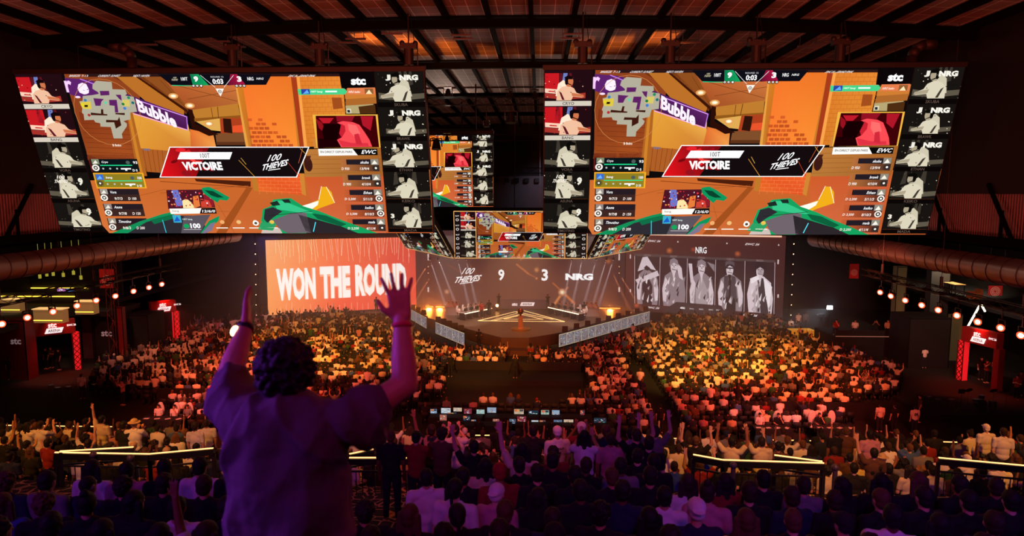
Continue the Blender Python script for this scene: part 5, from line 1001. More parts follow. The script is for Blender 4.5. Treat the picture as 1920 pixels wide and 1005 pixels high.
# players' desks on the stage
WDK = mat('light_desk', 'a89c94', .5); EDG = glow('desk_edge_light', 'ffe2b8', 3)
def team_desk(a, b_, side, n, face, tl_):
    a = Vector(a); b_ = Vector(b_); mid = (a + b_) / 2; d = b_ - a; rz = math.atan2(d.y, d.x); L = d.length
    e = empty('team_desk', mid, rz); tag(e, 'long player desk with a glowing front edge below the %s' % side, 'desk'); m = MB(); m.box((0, 0, .74), (L, .8, .05)); m.build('tabletop', WDK, e); m = MB(); m.box((0, -.41, .72), (L, .03, .08)); m.build('edge_light', EDG, e)
    for k in range(5): m = MB(); m.box((-L / 2 + .1 + k * (L - .2) / 4, 0, .36), (.08, .7, .72)); m.build('leg', DRK, e)
    nrm = Vector((-d.y, d.x, 0)).normalized()
    for k in range(n):
        p = a.lerp(b_, (k + .5) / n); q_ = p - nrm * .12 + Vector((0, 0, .77)); monitor(q_, rz + math.pi, '%s player monitor from the outer desk end below the %s' % (ordw(k), side), 'player monitors on stage', mini(k + 3))
        c = p + nrm * .75; gaming_chair(c, rz + math.pi, '%s white chair from the outer desk end below the %s' % (ordw(k), side), 'players chairs on stage')
        PEOPLE.append(dict(x=c.x, y=c.y, z=1.0, rz=rz + math.pi, p='chin_sit' if k % 2 else 'rest_sit', hr='short', hc=k % 3, sk=k % 3, sh='white' if k != 2 else 'grey', lab='%s seated player in %s from the outer desk end below the %s' % (ordw(k), 'white' if k != 2 else 'grey', side), group='players seated on the stage'))
def s1(x, y): return atZ(x, y, 1.75) - Vector((0, 0, .75))
team_desk(s1(866, 587), s1(917, 577), 'nine', 5, 0, 0); team_desk(s1(1033, 575), s1(1091, 588), 'three', 5, 0, 0)
for x0, x1, y, sd in ((836, 858, 577, 'nine'), (1096, 1123, 579, 'three')):
    a = s1(x0, y); b_ = s1(x1, y); mid = (a + b_) / 2; table(mid, (b_ - a).length, .7, .75, 0, 'small coach desk at the outer end of the stage near the %s' % ('orange screen' if sd == 'nine' else 'portraits screen'), WDK)
    for k in range(3): c = a.lerp(b_, (k + .5) / 3) + Vector((0, .7, 0)); gaming_chair(c, math.pi, '%s white chair from the stage centre at the coach desk near the %s' % (ordw(k), 'orange screen' if sd == 'nine' else 'portraits screen'), 'coach chairs on stage'); PEOPLE.append(dict(x=c.x, y=c.y, z=1.0, rz=math.pi, p='chin_sit' if k else 'rest_sit', hr='short', hc=0, sk=k % 3, sh='white', lab='%s seated coach in white at the small outer desk beyond the %s' % (ordw(k), sd), group='coaches seated on the stage'))
# broadcast desk beyond the portraits screen
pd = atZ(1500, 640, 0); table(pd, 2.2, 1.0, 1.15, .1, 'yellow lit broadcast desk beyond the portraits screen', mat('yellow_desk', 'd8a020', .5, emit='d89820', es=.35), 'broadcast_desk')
for k, (x, y) in enumerate(((1492, 634), (1506, 630), (1520, 628))): p = atZ(x, y, 0); PEOPLE.append(dict(x=p.x, y=p.y + 1.4, z=.35, rz=math.pi, p='hang_stand' if k else 'rest_sit', hr='short', hc=k, sk=k, sh='white' if k < 2 else 'grey', lab='%s presenter standing behind the yellow broadcast desk, counted from the portraits screen' % ordw(k)))
def camera_tripod(p, rz, label, h=1.6, white=False):
    e = empty('broadcast_camera', p, rz); tag(e, label, 'camera'); 
    for k in range(3): a = k * 2.094 + .5; m = MB(); m.tube((.04 * math.cos(a), .04 * math.sin(a), h - .1), (.5 * math.cos(a), .5 * math.sin(a), 0), .022, n=6); m.build('leg', DRK, e)
    m = MB(); m.box((0, 0, h + .12), (.2, .5, .24)); m.tube((0, .25, h + .12), (0, .5, h + .12), .08, .1, n=12); m.box((-.14, -.15, h + .22), (.06, .16, .12)); m.build('camera_body', BLK, e); m = MB(); m.tube((0, -.1, h), (.15, -.6, h - .15), .015, n=6); m.build('pan_handle', DRK, e); return e
p = atZ(1538, 636, 0); camera_tripod(p, math.pi / 2, 'broadcast camera on a tall tripod beside the yellow desk', 2.2)
m = MB(); m.box((0, 0, 3.0), (.5, .1, .35)); m.tube((0, 0, 0), (0, 0, 2.9), .03, n=6); m.m = [0] * 6 + [1] * (len(m.f) - 6); o = m.build('panel_lamp', [glow('panel_lamp_white', 'e8f0ff', 12), DRK]); o.location = p + Vector((.9, .4, 0)); tag(o, 'white panel lamp on a stand over the tripod camera near the yellow desk', 'lamp'); spot(p + Vector((.6, .2, 3)), pd + Vector((0, .8, 1)), (.85, .9, 1), 500, 80)
# presenters, camera operators and floor crew on the stage
for x, y, sh, ps, lab in ((903, 597, 'red', 'hang_stand', 'presenter in red trousers and top standing beside the desk below the nine'), (917, 593, 'black', 'hang_stand', 'crew member in black standing next to the presenter in red on stage'), (935, 579, 'black', 'phone_stand', 'camera operator in black at the sign end nearer the nine'), (1027, 580, 'black', 'phone_stand', 'camera operator in black at the sign end nearer the three'), (1095, 597, 'black', 'hang_stand', 'crew member in black at the outer end of the desk below the three'), (706, 586, 'black', 'hang_stand', 'person in black standing high before the orange stage screen near the raised hand')):
    z_ = 1.0 if x > 780 else .9; p = atZ(x, y, z_); PEOPLE.append(dict(x=p.x, y=p.y, z=z_, rz=math.pi if sh == 'red' else 0, p=ps, hr='short', hc=0, sk=1, sh=sh, pt=0, lab=lab))
m = MB(); p = atZ(706, 586, .9); m.b2(p.x - 2, p.x + 2.6, p.y - .6, p.y + .8, 0, .9); tag(m.build('side_riser', BLK), 'low dark riser in front of the orange stage screen', 'riser')
# camera riser between the rear and front seats
RIS = mat('riser_black', '141214', .8); a = atZ(832, 716, 0); b_ = atZ(1092, 716, 0)
for i, (x0, x1, y0, y1, h, lb) in enumerate(((a.x + .6, b_.x, 51.3, 51.7, .95, 'long black partition wall behind the camera riser'), (a.x, b_.x, 48.3, 51.2, .4, 'low wide camera riser with dark top between the seating blocks'))):
    m = MB(); m.b2(x0 - (x0 + x1) / 2, x1 - (x0 + x1) / 2, 0, y1 - y0, 0, h); o = m.build('camera_riser' if i else 'partition', RIS); o.location = ((x0 + x1) / 2, y0, 0); tag(o, lb, 'riser' if i else 'partition')
p = atZ(963, 712, .4); camera_tripod((p.x, 49.7, .4), 0, 'broadcast camera on tripod at the middle of the camera riser', 1.3); PEOPLE.append(dict(x=p.x + .1, y=48.95, z=.4, rz=0, p='phone_stand', hr='short', hc=0, sk=1, sh='black', lab='camera operator behind the tripod at the middle of the camera riser'))
p = atZ(822, 716, .5); camera_tripod((a.x + .5, 49.9, .4), .2, 'broadcast camera on tripod at the riser end toward the orange screen', 1.3); PEOPLE.append(dict(x=a.x + .5, y=49.1, z=.4, rz=0, p='phone_stand', hr='cap', hc=0, sk=1, sh='black', cc='black', lab='capped camera operator at the riser end toward the orange screen'))
# ------------------------------------------------------------------ control desk with monitors
for i, (x0, x1, yy) in enumerate(((806, 905, 778), (910, 1010, 778), (1014, 1110, 778), (818, 960, 792), (966, 1080, 792), (1100, 1150, 793))):
    z_ = .78; a = atZ(x0, yy, z_); b_ = atZ(x1, yy, z_); table(((a.x + b_.x) / 2, a.y, 0), b_.x - a.x, .8, .75, 0, '%s black control desk of the %s row from the orange-screen side' % (ordw(i % 3), 'farther' if i < 3 else 'nearer'), RIS, 'control_desk')
mons = [(813, 771, 13, 9), (836, 770, 19, 11), (831, 783, 14, 12), (847, 779, 19, 12), (858, 768, 17, 8), (877, 771, 16, 11), (875, 784, 15, 10), (901, 772, 16, 9), (922, 769, 18, 11), (888, 791, 9, 9), (930, 790, 13, 10), (961, 790, 13, 10), (973, 772, 19, 11), (978, 786, 18, 12), (1000, 775, 20, 12), (1022, 774, 16, 11), (1042, 774, 15, 11), (1003, 792, 14, 9), (1017, 792, 12, 9), (1046, 793, 17, 13), (1066, 792, 19, 12), (1092, 774, 9, 11), (1125, 788, 24, 10)]
for i, (x, y, w_, h_) in enumerate(mons):
    Y_ = 39.75 if y < 781 else 38.4; p = atY(x, y, Y_); w_ *= Y_ / F; h_ *= Y_ / F; lift = max(0, p.z - h_ / 2 - .12 - .76)
    e = monitor((p.x, p.y, p.z - h_ / 2 - .12), 0, '%s lit control desk monitor from the orange-screen side, %s row' % (ordw(i), 'rear' if Y_ > 39 else 'front'), 'control desk monitors', mini(i), w_, h_)
    if lift > .02: m = MB(); m.box((0, .06, -lift / 2), (.06, .06, lift)); m.build('riser_post', BLK, e)
for i, x in enumerate((822, 862, 898, 945, 990, 1034, 1080, 1108)):
    p = atY(x, 800, 37.3); PEOPLE.append(dict(x=p.x, y=37.3, z=0, rz=0, p='rest_sit', hr='short', hc=i % 3, sk=i % 3, sh='black', lab='%s operator in black at the control desks from the orange-screen side' % ordw(i)))
# press desks with white chairs
def press(x0, x1, y, occ, side, lean=0):
    a = atZ(x0, y, .78); b_ = atZ(x1, y, .78); table(((a.x + b_.x) / 2, a.y, 0), b_.x - a.x, .8, .76, 0, 'black commentator desk with papers ' + side, RIS, 'commentary_desk')
    for k in range(4): m = MB(); m.box((0, 0, 0), (.3, .21, .006), rz=.3 * k); o = m.build('paper_sheet', WHM); o.location = (a.x + (b_.x - a.x) * (k + .5) / 4, a.y - .1, .765); tag(o, '%s white paper sheet on the commentator desk %s' % (ordw(k), side), 'paper', 'papers on the commentator desks')
    for i, (x, sh, oc) in enumerate(occ):
        c = atZ(x, y - 11, 1.1); c = Vector((c.x, a.y + .85, 0)); gaming_chair(c, math.pi, '%s white high-backed chair at the commentator desk %s' % (ordw(i), side), 'white commentator chairs')
        if oc: PEOPLE.append(dict(x=c.x, y=c.y, z=0, rz=math.pi, p='chin_sit' if i % 2 else 'rest_sit', hr='short', hc=i, sk=0, sh=sh, lab='%s commentator in %s facing us at the desk %s' % (ordw(i), sh, side)))
    p = (a + b_) / 2; spot((p.x, p.y - 6, 7), (p.x, p.y + .8, 1), (1, .9, .9), 420, 30)
press(266, 348, 783, ((284, 'white', 1), (315, 'white', 1), (341, 'grey', 1)), 'near the lobby'); press(1413, 1482, 800, ((1433, 'white', 1), (1468, 'black', 1)), 'by the aisle, portraits side'); press(1527, 1600, 800, ((1536, 'white', 0), (1547, 'black', 1), (1573, 'white', 0)), 'farther out, portraits side')
m = MB(); p = atZ(310, 775, 0); m.b2(-2.6, 2.4, 0, .2, 0, 1.0); o = m.build('partition', RIS); o.location = (p.x + 1, 43.2, 0); tag(o, 'dark partition behind the three commentators near the lobby', 'partition')
m = MB(); m.b2(-4, 4.4, 0, .2, 0, 1.1); o = m.build('partition', RIS); p = atZ(1510, 785, 0); o.location = (p.x, 41.6, 0); tag(o, 'dark partition behind the commentators on the portraits side', 'partition')

# ------------------------------------------------------------------ side lobbies
REDM = mat('gate_red', '8c1014', .5); REDL = glow('red_post_glow', 'e01c24', .75); BNR = mat('banner_red', 'a02024', .8); RNG = mat('banner_print', 'd8c0b8', .8); BOO = mat('booth_black', '141114', .8)
def face_text(e, t, c, ex, w_, h_, m_, nm='lettering', bold=.03): return text_obj(t, c, ex, (0, 0, 1), w_, h_, m_, nm, e, bold, depth=.03)
def gate(a, b_, H, hh, side, nearleft):
    a = Vector((a.x, a.y, 0)); b_ = Vector((b_.x, b_.y, 0)); mid = (a + b_) / 2; d = (b_ - a).normalized(); e = empty('entrance_gate', mid); tag(e, side, 'gate')
    m = MB(); m.bar(a - mid + Vector((0, 0, H - hh / 2)), b_ - mid + Vector((0, 0, H - hh / 2)), .6, hh); m.build('header', REDM, e)
    for i, p in enumerate((a, b_)):
        m = MB(); m.box(p - mid + Vector((0, 0, (H - hh) / 2)), (.45, .5, H - hh), rz=math.atan2(d.y, d.x)); po = m.build('post', REDL if i == nearleft else REDM, e)  # this post glows in place of red light falling on the truss leg
        if i == nearleft:
            m = MB(); HH = H - hh; q0 = p - mid; nn_ = Vector((d.y, -d.x, 0))
            for k in range(7):
                z0 = HH * k / 7; z1 = HH * (k + 1) / 7; m.bar(q0 - d * .2 + nn_ * .3 + Vector((0, 0, z0)), q0 + d * .2 + nn_ * .3 + Vector((0, 0, z1)), .04, .04); m.bar(q0 + d * .2 + nn_ * .3 + Vector((0, 0, z0)), q0 - d * .2 + nn_ * .3 + Vector((0, 0, z1)), .04, .04)
            for s_ in (-.24, .24): m.bar(q0 + d * s_ + nn_ * .3, q0 + d * s_ + nn_ * .3 + Vector((0, 0, HH)), .06, .06)
            m.build('truss_front', mat('red_steel', '7a3430', .5, .5), e)
    n = Vector((d.y, -d.x, 0)) * .34; c = mid + n
    face_text(e, 'stc', c + Vector((0, 0, H - hh * .3)) - d * .1, d, .55, .35, WHE); m = MB(); 
    q_ = [c + n * .02 + d * s * .55 + Vector((0, 0, H - hh * .68 + t * .2)) + d * t * .08 for s, t in ((-1, -1), (1, -1), (1, 1), (-1, 1))]; m.add([p - mid for p in q_], [(0, 1, 2, 3)]); m.build('badge', WHE, e)
    face_text(e, 'ARENA', c + Vector((0, 0, H - hh * .68)), d, .8, .22, mat('dark_letter', '302428'), bold=.02); face_text(e, 'EWC 26', c + d * 1.15 + Vector((0, 0, H - hh * .4)), d, .6, .16, WHE)
    spot(mid + n * 1.2 + Vector((0, 0, H + .5)), mid + n * 2 + d * .8, RED, 500, 100); return e
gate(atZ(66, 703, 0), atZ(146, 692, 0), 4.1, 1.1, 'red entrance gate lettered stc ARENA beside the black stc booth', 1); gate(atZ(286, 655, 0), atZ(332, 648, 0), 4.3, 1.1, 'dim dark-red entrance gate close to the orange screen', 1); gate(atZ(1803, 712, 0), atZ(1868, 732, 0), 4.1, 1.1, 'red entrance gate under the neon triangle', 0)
def booth(x0, x1, yb_, yt_, label, matl=BOO, dp=2.5, name='booth', cat='booth', txt=None):
    a = atZ(x0, yb_, 0); b_ = atZ(x1, yb_, 0); t = atY(x0, yt_, a.y); W_ = b_.x - a.x; mid = (a + b_) / 2; e = empty(name, (mid.x, a.y, 0)); tag(e, label, cat); m = MB(); m.b2(-W_ / 2, W_ / 2, 0, dp, 0, t.z); m.build('body', matl, e)
    m = MB(); m.box((0, -.015, t.z - .06), (W_, .03, .05)); m.box((-W_ / 2 + .03, -.015, t.z / 2), (.06, .03, t.z)); m.box((W_ / 2 - .03, -.015, t.z / 2), (.06, .03, t.z)); m.build('edge_trim', DRK, e)
    if txt: face_text(e, txt[0], Vector((atY(txt[1], txt[2], a.y - .02).x, a.y - .02, atY(txt[1], txt[2], a.y).z)), (1, 0, 0), txt[3], txt[3] * .55, txt[4] if len(txt) > 4 else mat('grey_letter', 'a89ca0', .6, emit='8a7478', es=.5))
    return e
booth(180, 220, 676, 580, 'tall black booth lettered stc between the two gates', txt=('stc', 200, 625, .9)); booth(237, 283, 668, 590, 'black booth behind the red-lit column before the second gate'); booth(1700, 1776, 690, 596, 'large plain black booth beside the pale lit wall', dp=3)
booth(0, 56, 712, 600, 'red-lit booth wall beyond the red gate', RDP, 1, txt=('stc', 30, 640, .8)); booth(1777, 1800, 676, 590, 'pale olive wall panel beside the red gate posts', mat('olive_wall_glow', '6a6444', .8, emit='4a4028', es=.12), .4, 'wall_panel', 'wall panel')  # faint emission in the olive wall stands in for light on it
booth(156, 178, 672, 590, 'dark sloped stair side with a mauve disc beside the black stc booth', mat('mauve', '4a2a34', .8), .8, 'wall_panel', 'wall panel')
booth(224, 236, 684, 576, 'slim red column in front of the black booth', RDP, .4, 'column', 'column'); booth(1673, 1692, 655, 500, 'tall pale column rising behind the truss', mat('olive_wall_glow', '6a6444'), .7, 'column', 'column'); booth(1736, 1772, 655, 505, 'broad grey wall section behind the lamp truss', mat('grey_wall_dim', '3a3638', .8), .7, 'column', 'column')
truss('truss_tower', (atZ(227, 680, 0).x, atZ(227, 680, 0).y - .6, 0), (atZ(227, 680, 0).x, atZ(227, 680, 0).y - .6, 9.5), 'upright lattice truss tower beside the black stc booth', .6, .8, matl=mat('red_steel', '7a3430', .5, .5))
def banner(x0, x1, y0, y1, Y_, label, col='banner_red'):
    a = atY(x0, y1, Y_); b_ = atY(x1, y0, Y_); c = (a + b_) / 2; e = empty('hanging_banner', c); tag(e, label, 'banner'); W_ = (b_.x - a.x); H_ = (b_.z - a.z); m = MB(); m.box((0, 0, 0), (W_, .03, H_)); m.build('cloth', BNR, e)
    m = MB(); n = 20
    for r0 in (.1, .2, .3):
        for i in range(n): t0 = 6.2832 * i / n; t1 = 6.2832 * (i + .7) / n; m.quad(*[(W_ * r * math.cos(t), -.02, W_ * r * math.sin(t) - H_ * .1) for r, t in ((r0, t0), (r0, t1), (r0 + .05, t1), (r0 + .05, t0))])
    m.build('emblem', RNG, e); m = MB(); m.tube((-W_ / 2 - .1, 0, H_ / 2), (W_ / 2 + .1, 0, H_ / 2), .03, n=6); m.tube((-W_ / 2, 0, H_ / 2), (-W_ / 2, 0, 11.2 - c.z), .015, n=4); m.tube((W_ / 2, 0, H_ / 2), (W_ / 2, 0, 11.2 - c.z), .015, n=4); m.build('hanger', DRK, e); spot(c + Vector((0, -3, 1.5)), c, (1, .3, .25), 60, 50); return e
banner(1592, 1611, 494, 522, 58, 'red hanging banner with a pale ring emblem, alone on the dark wall'); banner(1852, 1880, 535, 554, 52, 'dark red banner with ring emblem above the neon triangle'); banner(188, 213, 504, 540, 54, 'dim hanging banner with ring emblem above the black stc booth')
# neon triangle
pts = [atX(x, y, 34) for x, y in ((1811, 619), (1839, 569), (1847, 584))]; m = MB(); m.path(pts, .07, 8); m.path([pts[0], Vector((pts[0].x, pts[0].y, 0))], .05, 6); m.m = [0 if i < 20 else 1 for i in range(len(m.f))]; o = m.build('neon_triangle', [glow('neon_white', 'fff0c8', 3), BLK], origin=pts[0]); tag(o, 'white neon triangle outline above the red gate', 'neon sign'); p = atZ(1882, 640, 0)
# mezzanine and lounge glimpsed beyond the ducts
SLB = mat('mezzanine_slab', '201a20', .8); GLA = mat('lounge_wall', '2a2c38', .8)
m = MB(); m.b2(-47.9, -38.6, 36, 80, 3.9, 4.3); m.b2(-38.6, -35.1, 53.5, 58, 3.9, 4.3); tag(m.build('floor_mezzanine_left', SLB), kind='structure'); m = MB(); m.b2(35.5, 41.9, 36, 80, 4.6, 5.0); tag(m.build('floor_mezzanine_right', SLB), kind='structure')
YST = glow('yellow_strip', 'ffcc40', 2.4)
m = MB(); m.b2(-47.9, -39.2, 62, 62.3, 4.3, 11.2); tag(m.build('wall_lounge', GLA), kind='structure'); m = MB(); m.b2(-47.5, -39, 57.5, 57.7, 4.3, 5.25); m.build('parapet', GLA); tag(bpy.data.objects['parapet'], 'low dark parapet carrying the lower yellow strip in the side lobby', 'parapet')
for i, (x0, y0, x1, y1, lb) in enumerate(((58, 540, 165, 540.5, 'upper'), (0, 555.5, 140, 556, 'lower'))): Yw = 61.9 if i == 0 else 57.4; a = atY(x0, y0, Yw); b_ = atY(x1, y1, Yw); m = MB(); m.bar((0, 0, 0), b_ - a, .06, .08); o = m.build('light_strip', YST); o.location = a; tag(o, 'the %s of two long yellow light strips in the side lobby' % lb, 'light strip')
for i, (x, y) in enumerate(((75, 522), (88, 518), (100, 517), (119, 519), (138, 515), (152, 524))): p = atY(x, y, 60); m = MB(); m.tube((0, 0, .0), (0, 0, .35), .12, n=8); m.tube((0, 0, .35), (0, 0, 11.2 - p.z), .02, n=4); o = m.build('pendant_lamp', mat('pendant', '3a3420', .5, emit='c8b840', es=.6)); o.location = p; tag(o, '%s pendant lamp from the near end above the lobby yellow strips' % ordw(i), 'lamp', 'lobby pendant lamps'); spot(p, p - Vector((0, 0, 4)), (.9, .9, .4) if i % 2 else (.6, .7, 1), 60, 50)
LIT = mat('lit_counter', 'c8a878', .6, emit='e8b870', es=.8)
for i, (x0, x1, y0, y1, lb) in enumerate(((70, 125, 576, 604, 'widest lit bar counter in the side lobby'), (147, 182, 574, 588, 'lit counter just behind the black stc booth top'), (0, 45, 575, 584, 'lit bar counter at the lobby end under the small yellow-lettered screen'))):
    a = atZ(x0, y1, 4.3); b_ = atZ(x1, y1, 4.3); e = empty('bar_counter', ((a.x + b_.x) / 2, a.y, 4.3), -math.pi / 2); tag(e, lb, 'counter'); L = b_.x - a.x; m = MB(); m.box((0, 0, .5), (.7, L, 1.0)); m.build('body', mat('counter_front', '8a6a48', .6, emit='b08048', es=.3), e); m = MB(); m.box((0, 0, 1.04), (.85, L + .1, .07)); m.build('countertop', LIT, e); m = MB(); m.box((.36, 0, .2), (.02, L, .06)); m.build('edge_light', YST, e)
    spot(((a.x + b_.x) / 2, a.y - 1.5, 8.5), ((a.x + b_.x) / 2, a.y, 4.6), (1, .8, .5), 300, 60)
e = empty('lobby_screen', atY(14, 573, 54), -math.pi / 2); tag(e, 'small bright screen lettered EWC26 in yellow in the side lobby', 'screen'); D = Disp(); D.rect(0, 0, 1, 1, 'b0a8b8', 0); D.rect(0, .5, 1, 1, '3a3230', 1); D.text('EWC', .3, .74, .45, .3, 'f0e8d0', .1, 2, .05); D.text('26', .75, .74, .3, .3, 'f0c020', .1, 2, .05); D.rect(.1, .1, .9, .4, 'd0784a', 2)
D.build('display', plane_fn((.04, -.65, -.42), (.04, .62, -.42), (.04, -.65, .42)), e); m = MB(); m.box((0, 0, 0), (.06, 1.35, .9)); m.build('casing', BLK, e); m = MB(); hh_ = 4.3 - e.location.z; m.box((0, 0, hh_ + .03), (.5, .5, .06)); m.tube((0, 0, -.4), (0, 0, hh_), .05, n=6); m.build('stand', BLK, e)
p = atY(125, 543.5, 61.93); e = empty('lobby_screen', p, -math.pi / 2); tag(e, 'tiny blue-pink screen pair between the lobby yellow strips', 'screen'); D = Disp(); D.rect(0, 0, .48, 1, 'a05a98', 0); D.rect(.52, 0, 1, 1, '5888d8', 0); D.rect(.1, .2, .3, .8, 'e0c8e8', 1); D.rect(.6, .3, .9, .7, 'd8e8ff', 1); D.build('display', plane_fn((.1, -.85, -.14), (.1, .85, -.14), (.1, -.85, .14)), e); m = MB(); m.box((0, 0, 0), (.16, 1.8, .34)); m.build('casing', BLK, e)
# right lounge: table, armchair, warm spot
p = atX(1787, 553, 36.2); e = empty('lounge_table', (p.x, p.y, 5.0)); tag(e, 'pale high table in the upper lounge above the neon triangle', 'table'); m = MB(); m.box((0, 0, 1.05), (.9, 2.0, .06)); m.build('tabletop', mat('wood_pale', 'b88a58', .5), e)
for sx in (-1, 1):
    for sy in (-1, 1): m = MB(); m.box((sx * .38, sy * .9, .51), (.05, .05, 1.02)); m.build('leg', DRK, e)
spot((p.x - .5, p.y, 9.5), (p.x, p.y + 2, 5), (1, .8, .5), 2200, 110)
p = atX(1826, 566, 36.4); e = empty('armchair', (p.x, p.y, 5.0), -math.pi / 2); tag(e, 'orange lounge armchair in the upper lounge near the neon triangle top', 'armchair'); OC = mat('orange_fabric', 'a85a2c', .9)
for sx in (-.33, .33):
    for sy in (-.33, .33): m = MB(); m.box((sx, sy, .08), (.06, .06, .16)); m.build('leg', BLK, e)
for nm_, c, s_ in (('seat', (0, 0, .3), (.8, .8, .3)), ('backrest', (0, .35, .65), (.8, .16, .6)), ('armrest', (-.4, 0, .45), (.14, .8, .5)), ('armrest', (.4, 0, .45), (.14, .8, .5))): m = MB(); m.box(c, s_); m.build(nm_, OC, e)
# press gallery on the portraits side
a = atZ(1636, 668, 0); b_ = atZ(1690, 676, 0); m = MB(); e = empty('press_platform', (a.x, a.y, 0)); tag(e, 'dark raised press platform on the portraits side with seated people', 'platform'); d = Vector((b_.x - a.x, b_.y - a.y, 0)); m.b2(-3.4, 3, 0, 4, 0, 1.7); m.build('body', BOO, e); m = MB(); m.box((0, -.02, 1.72), (6.4, .06, .05)); m.build('edge_light', mat('edge_pale', '8a6a60', .5, emit='a06a58', es=.6), e); m = MB(); m.box((0, 0, 2.0), (6.4, .05, .5)); m.build('front_panel', BOO, e)
for i, x in enumerate((-2.8, -1.2, .6, 1.6)): PEOPLE.append(dict(x=a.x + x, y=a.y + .9, z=1.7, rz=2.6, p=('chin_sit', 'rest_sit', 'phone_sit', 'rest_sit')[i], hr='short', hc=0, sk=i % 3, sh=('red', 'white', 'black', 'cream')[i], lab='%s person seated on the raised press platform, in %s' % (ordw(i), ('red', 'white', 'black', 'cream')[i])))
# bar stools, music stands, drum kit
def stool(p, label):
    e = empty('bar_stool', p); tag(e, label, 'stool', 'bar stools in the side areas'); m = MB(); m.lathe((0, 0, .74), [(.17, 0), (.18, .03), (.17, .07)], 14); m.build('seat', STL, e)
    for k in range(4): a_ = k * math.pi / 2 + .78; m = MB(); m.tube((.12 * math.cos(a_), .12 * math.sin(a_), .74), (.22 * math.cos(a_), .22 * math.sin(a_), 0), .016, n=6); m.build('leg', STL, e)
    m = MB(); R8 = [(.17 * math.cos(k * math.pi / 2 + .78), .17 * math.sin(k * math.pi / 2 + .78), .3) for k in range(5)]; m.path(R8, .012, 5); m.build('footrest', STL, e)
for i, (x, y, lb) in enumerate(((97, 743, 'pale bar stool by the hall edge in the lobby'), (110, 748, 'pale bar stool in the middle of three in the lobby'), (130, 746, 'pale bar stool beside the person in the white tee'), (178, 741, 'low stool standing apart beyond the person in the white tee'), (1741, 765, 'stool beside the person in the number 09 shirt'), (1758, 770, 'metal stool closer to the drum kit'), (1783, 771, 'metal stool touching the drum kit platform'))): stool(atZ(x, y, 0), lb)
def drum_kit(p):
    e = empty('drum_kit', p); tag(e, 'dark drum kit with cymbal stands on the black platform near the red gate', 'drum kit'); 
    for nm_, c, r, h in (('bass_drum', (0, 0, .3), .3, .4), ('snare_drum', (-.5, -.3, .6), .18, .15), ('floor_tom', (.55, -.3, .35), .22, .4), ('rack_tom', (0, -.05, .75), .16, .22)): m = MB(); m.tube(Vector(c) + Vector((0, -h / 2, 0)) if nm_ == 'bass_drum' else Vector(c) - Vector((0, 0, h / 2)), Vector(c) + Vector((0, h / 2, 0)) if nm_ == 'bass_drum' else Vector(c) + Vector((0, 0, h / 2)), r, n=16); m.build(nm_, mat('drum_shell', '2a2a2c', .4), e)
    for x in (-.8, .75): m = MB(); m.tube((x, 0, 0), (x, 0, 1.15), .015, n=5); m.tube((x, 0, 1.15), (x, .02, 1.17), .22, .2, n=14); m.tube((x - .25, 0, 0), (x, 0, .4), .012, n=5); m.tube((x + .25, 0, 0), (x, 0, .4), .012, n=5); m.build('cymbal_stand', STL, e)
p = atZ(1838, 765, .3); drum_kit((p.x, p.y, .3)); m = MB(); m.b2(-4.2, 3.6, -1.5, 2.5, 0, .3); o = m.build('band_platform', RIS); o.location = (p.x, p.y, 0); tag(o, 'low black band platform under the drum kit', 'platform')
for i, (x, y) in enumerate(((1800, 773), (1885, 770))): p = atZ(x, y, .3); m = MB(); m.tube((0, 0, .25), (0, 0, 1.3), .015, n=5); [m.tube((0, 0, .3), (.28 * math.cos(k * 2.09), .28 * math.sin(k * 2.09), 0), .012, n=5) for k in range(3)]; m.box((0, 0, 1.35), (.4, .03, .28)); o = m.build('music_stand', STL); o.location = (p.x, p.y, .3); tag(o, 'thin music stand %s the drum kit' % ('between the stools and' if i == 0 else 'beyond'), 'stand')
def guests(lst):
    for d in lst: PEOPLE.append(d)
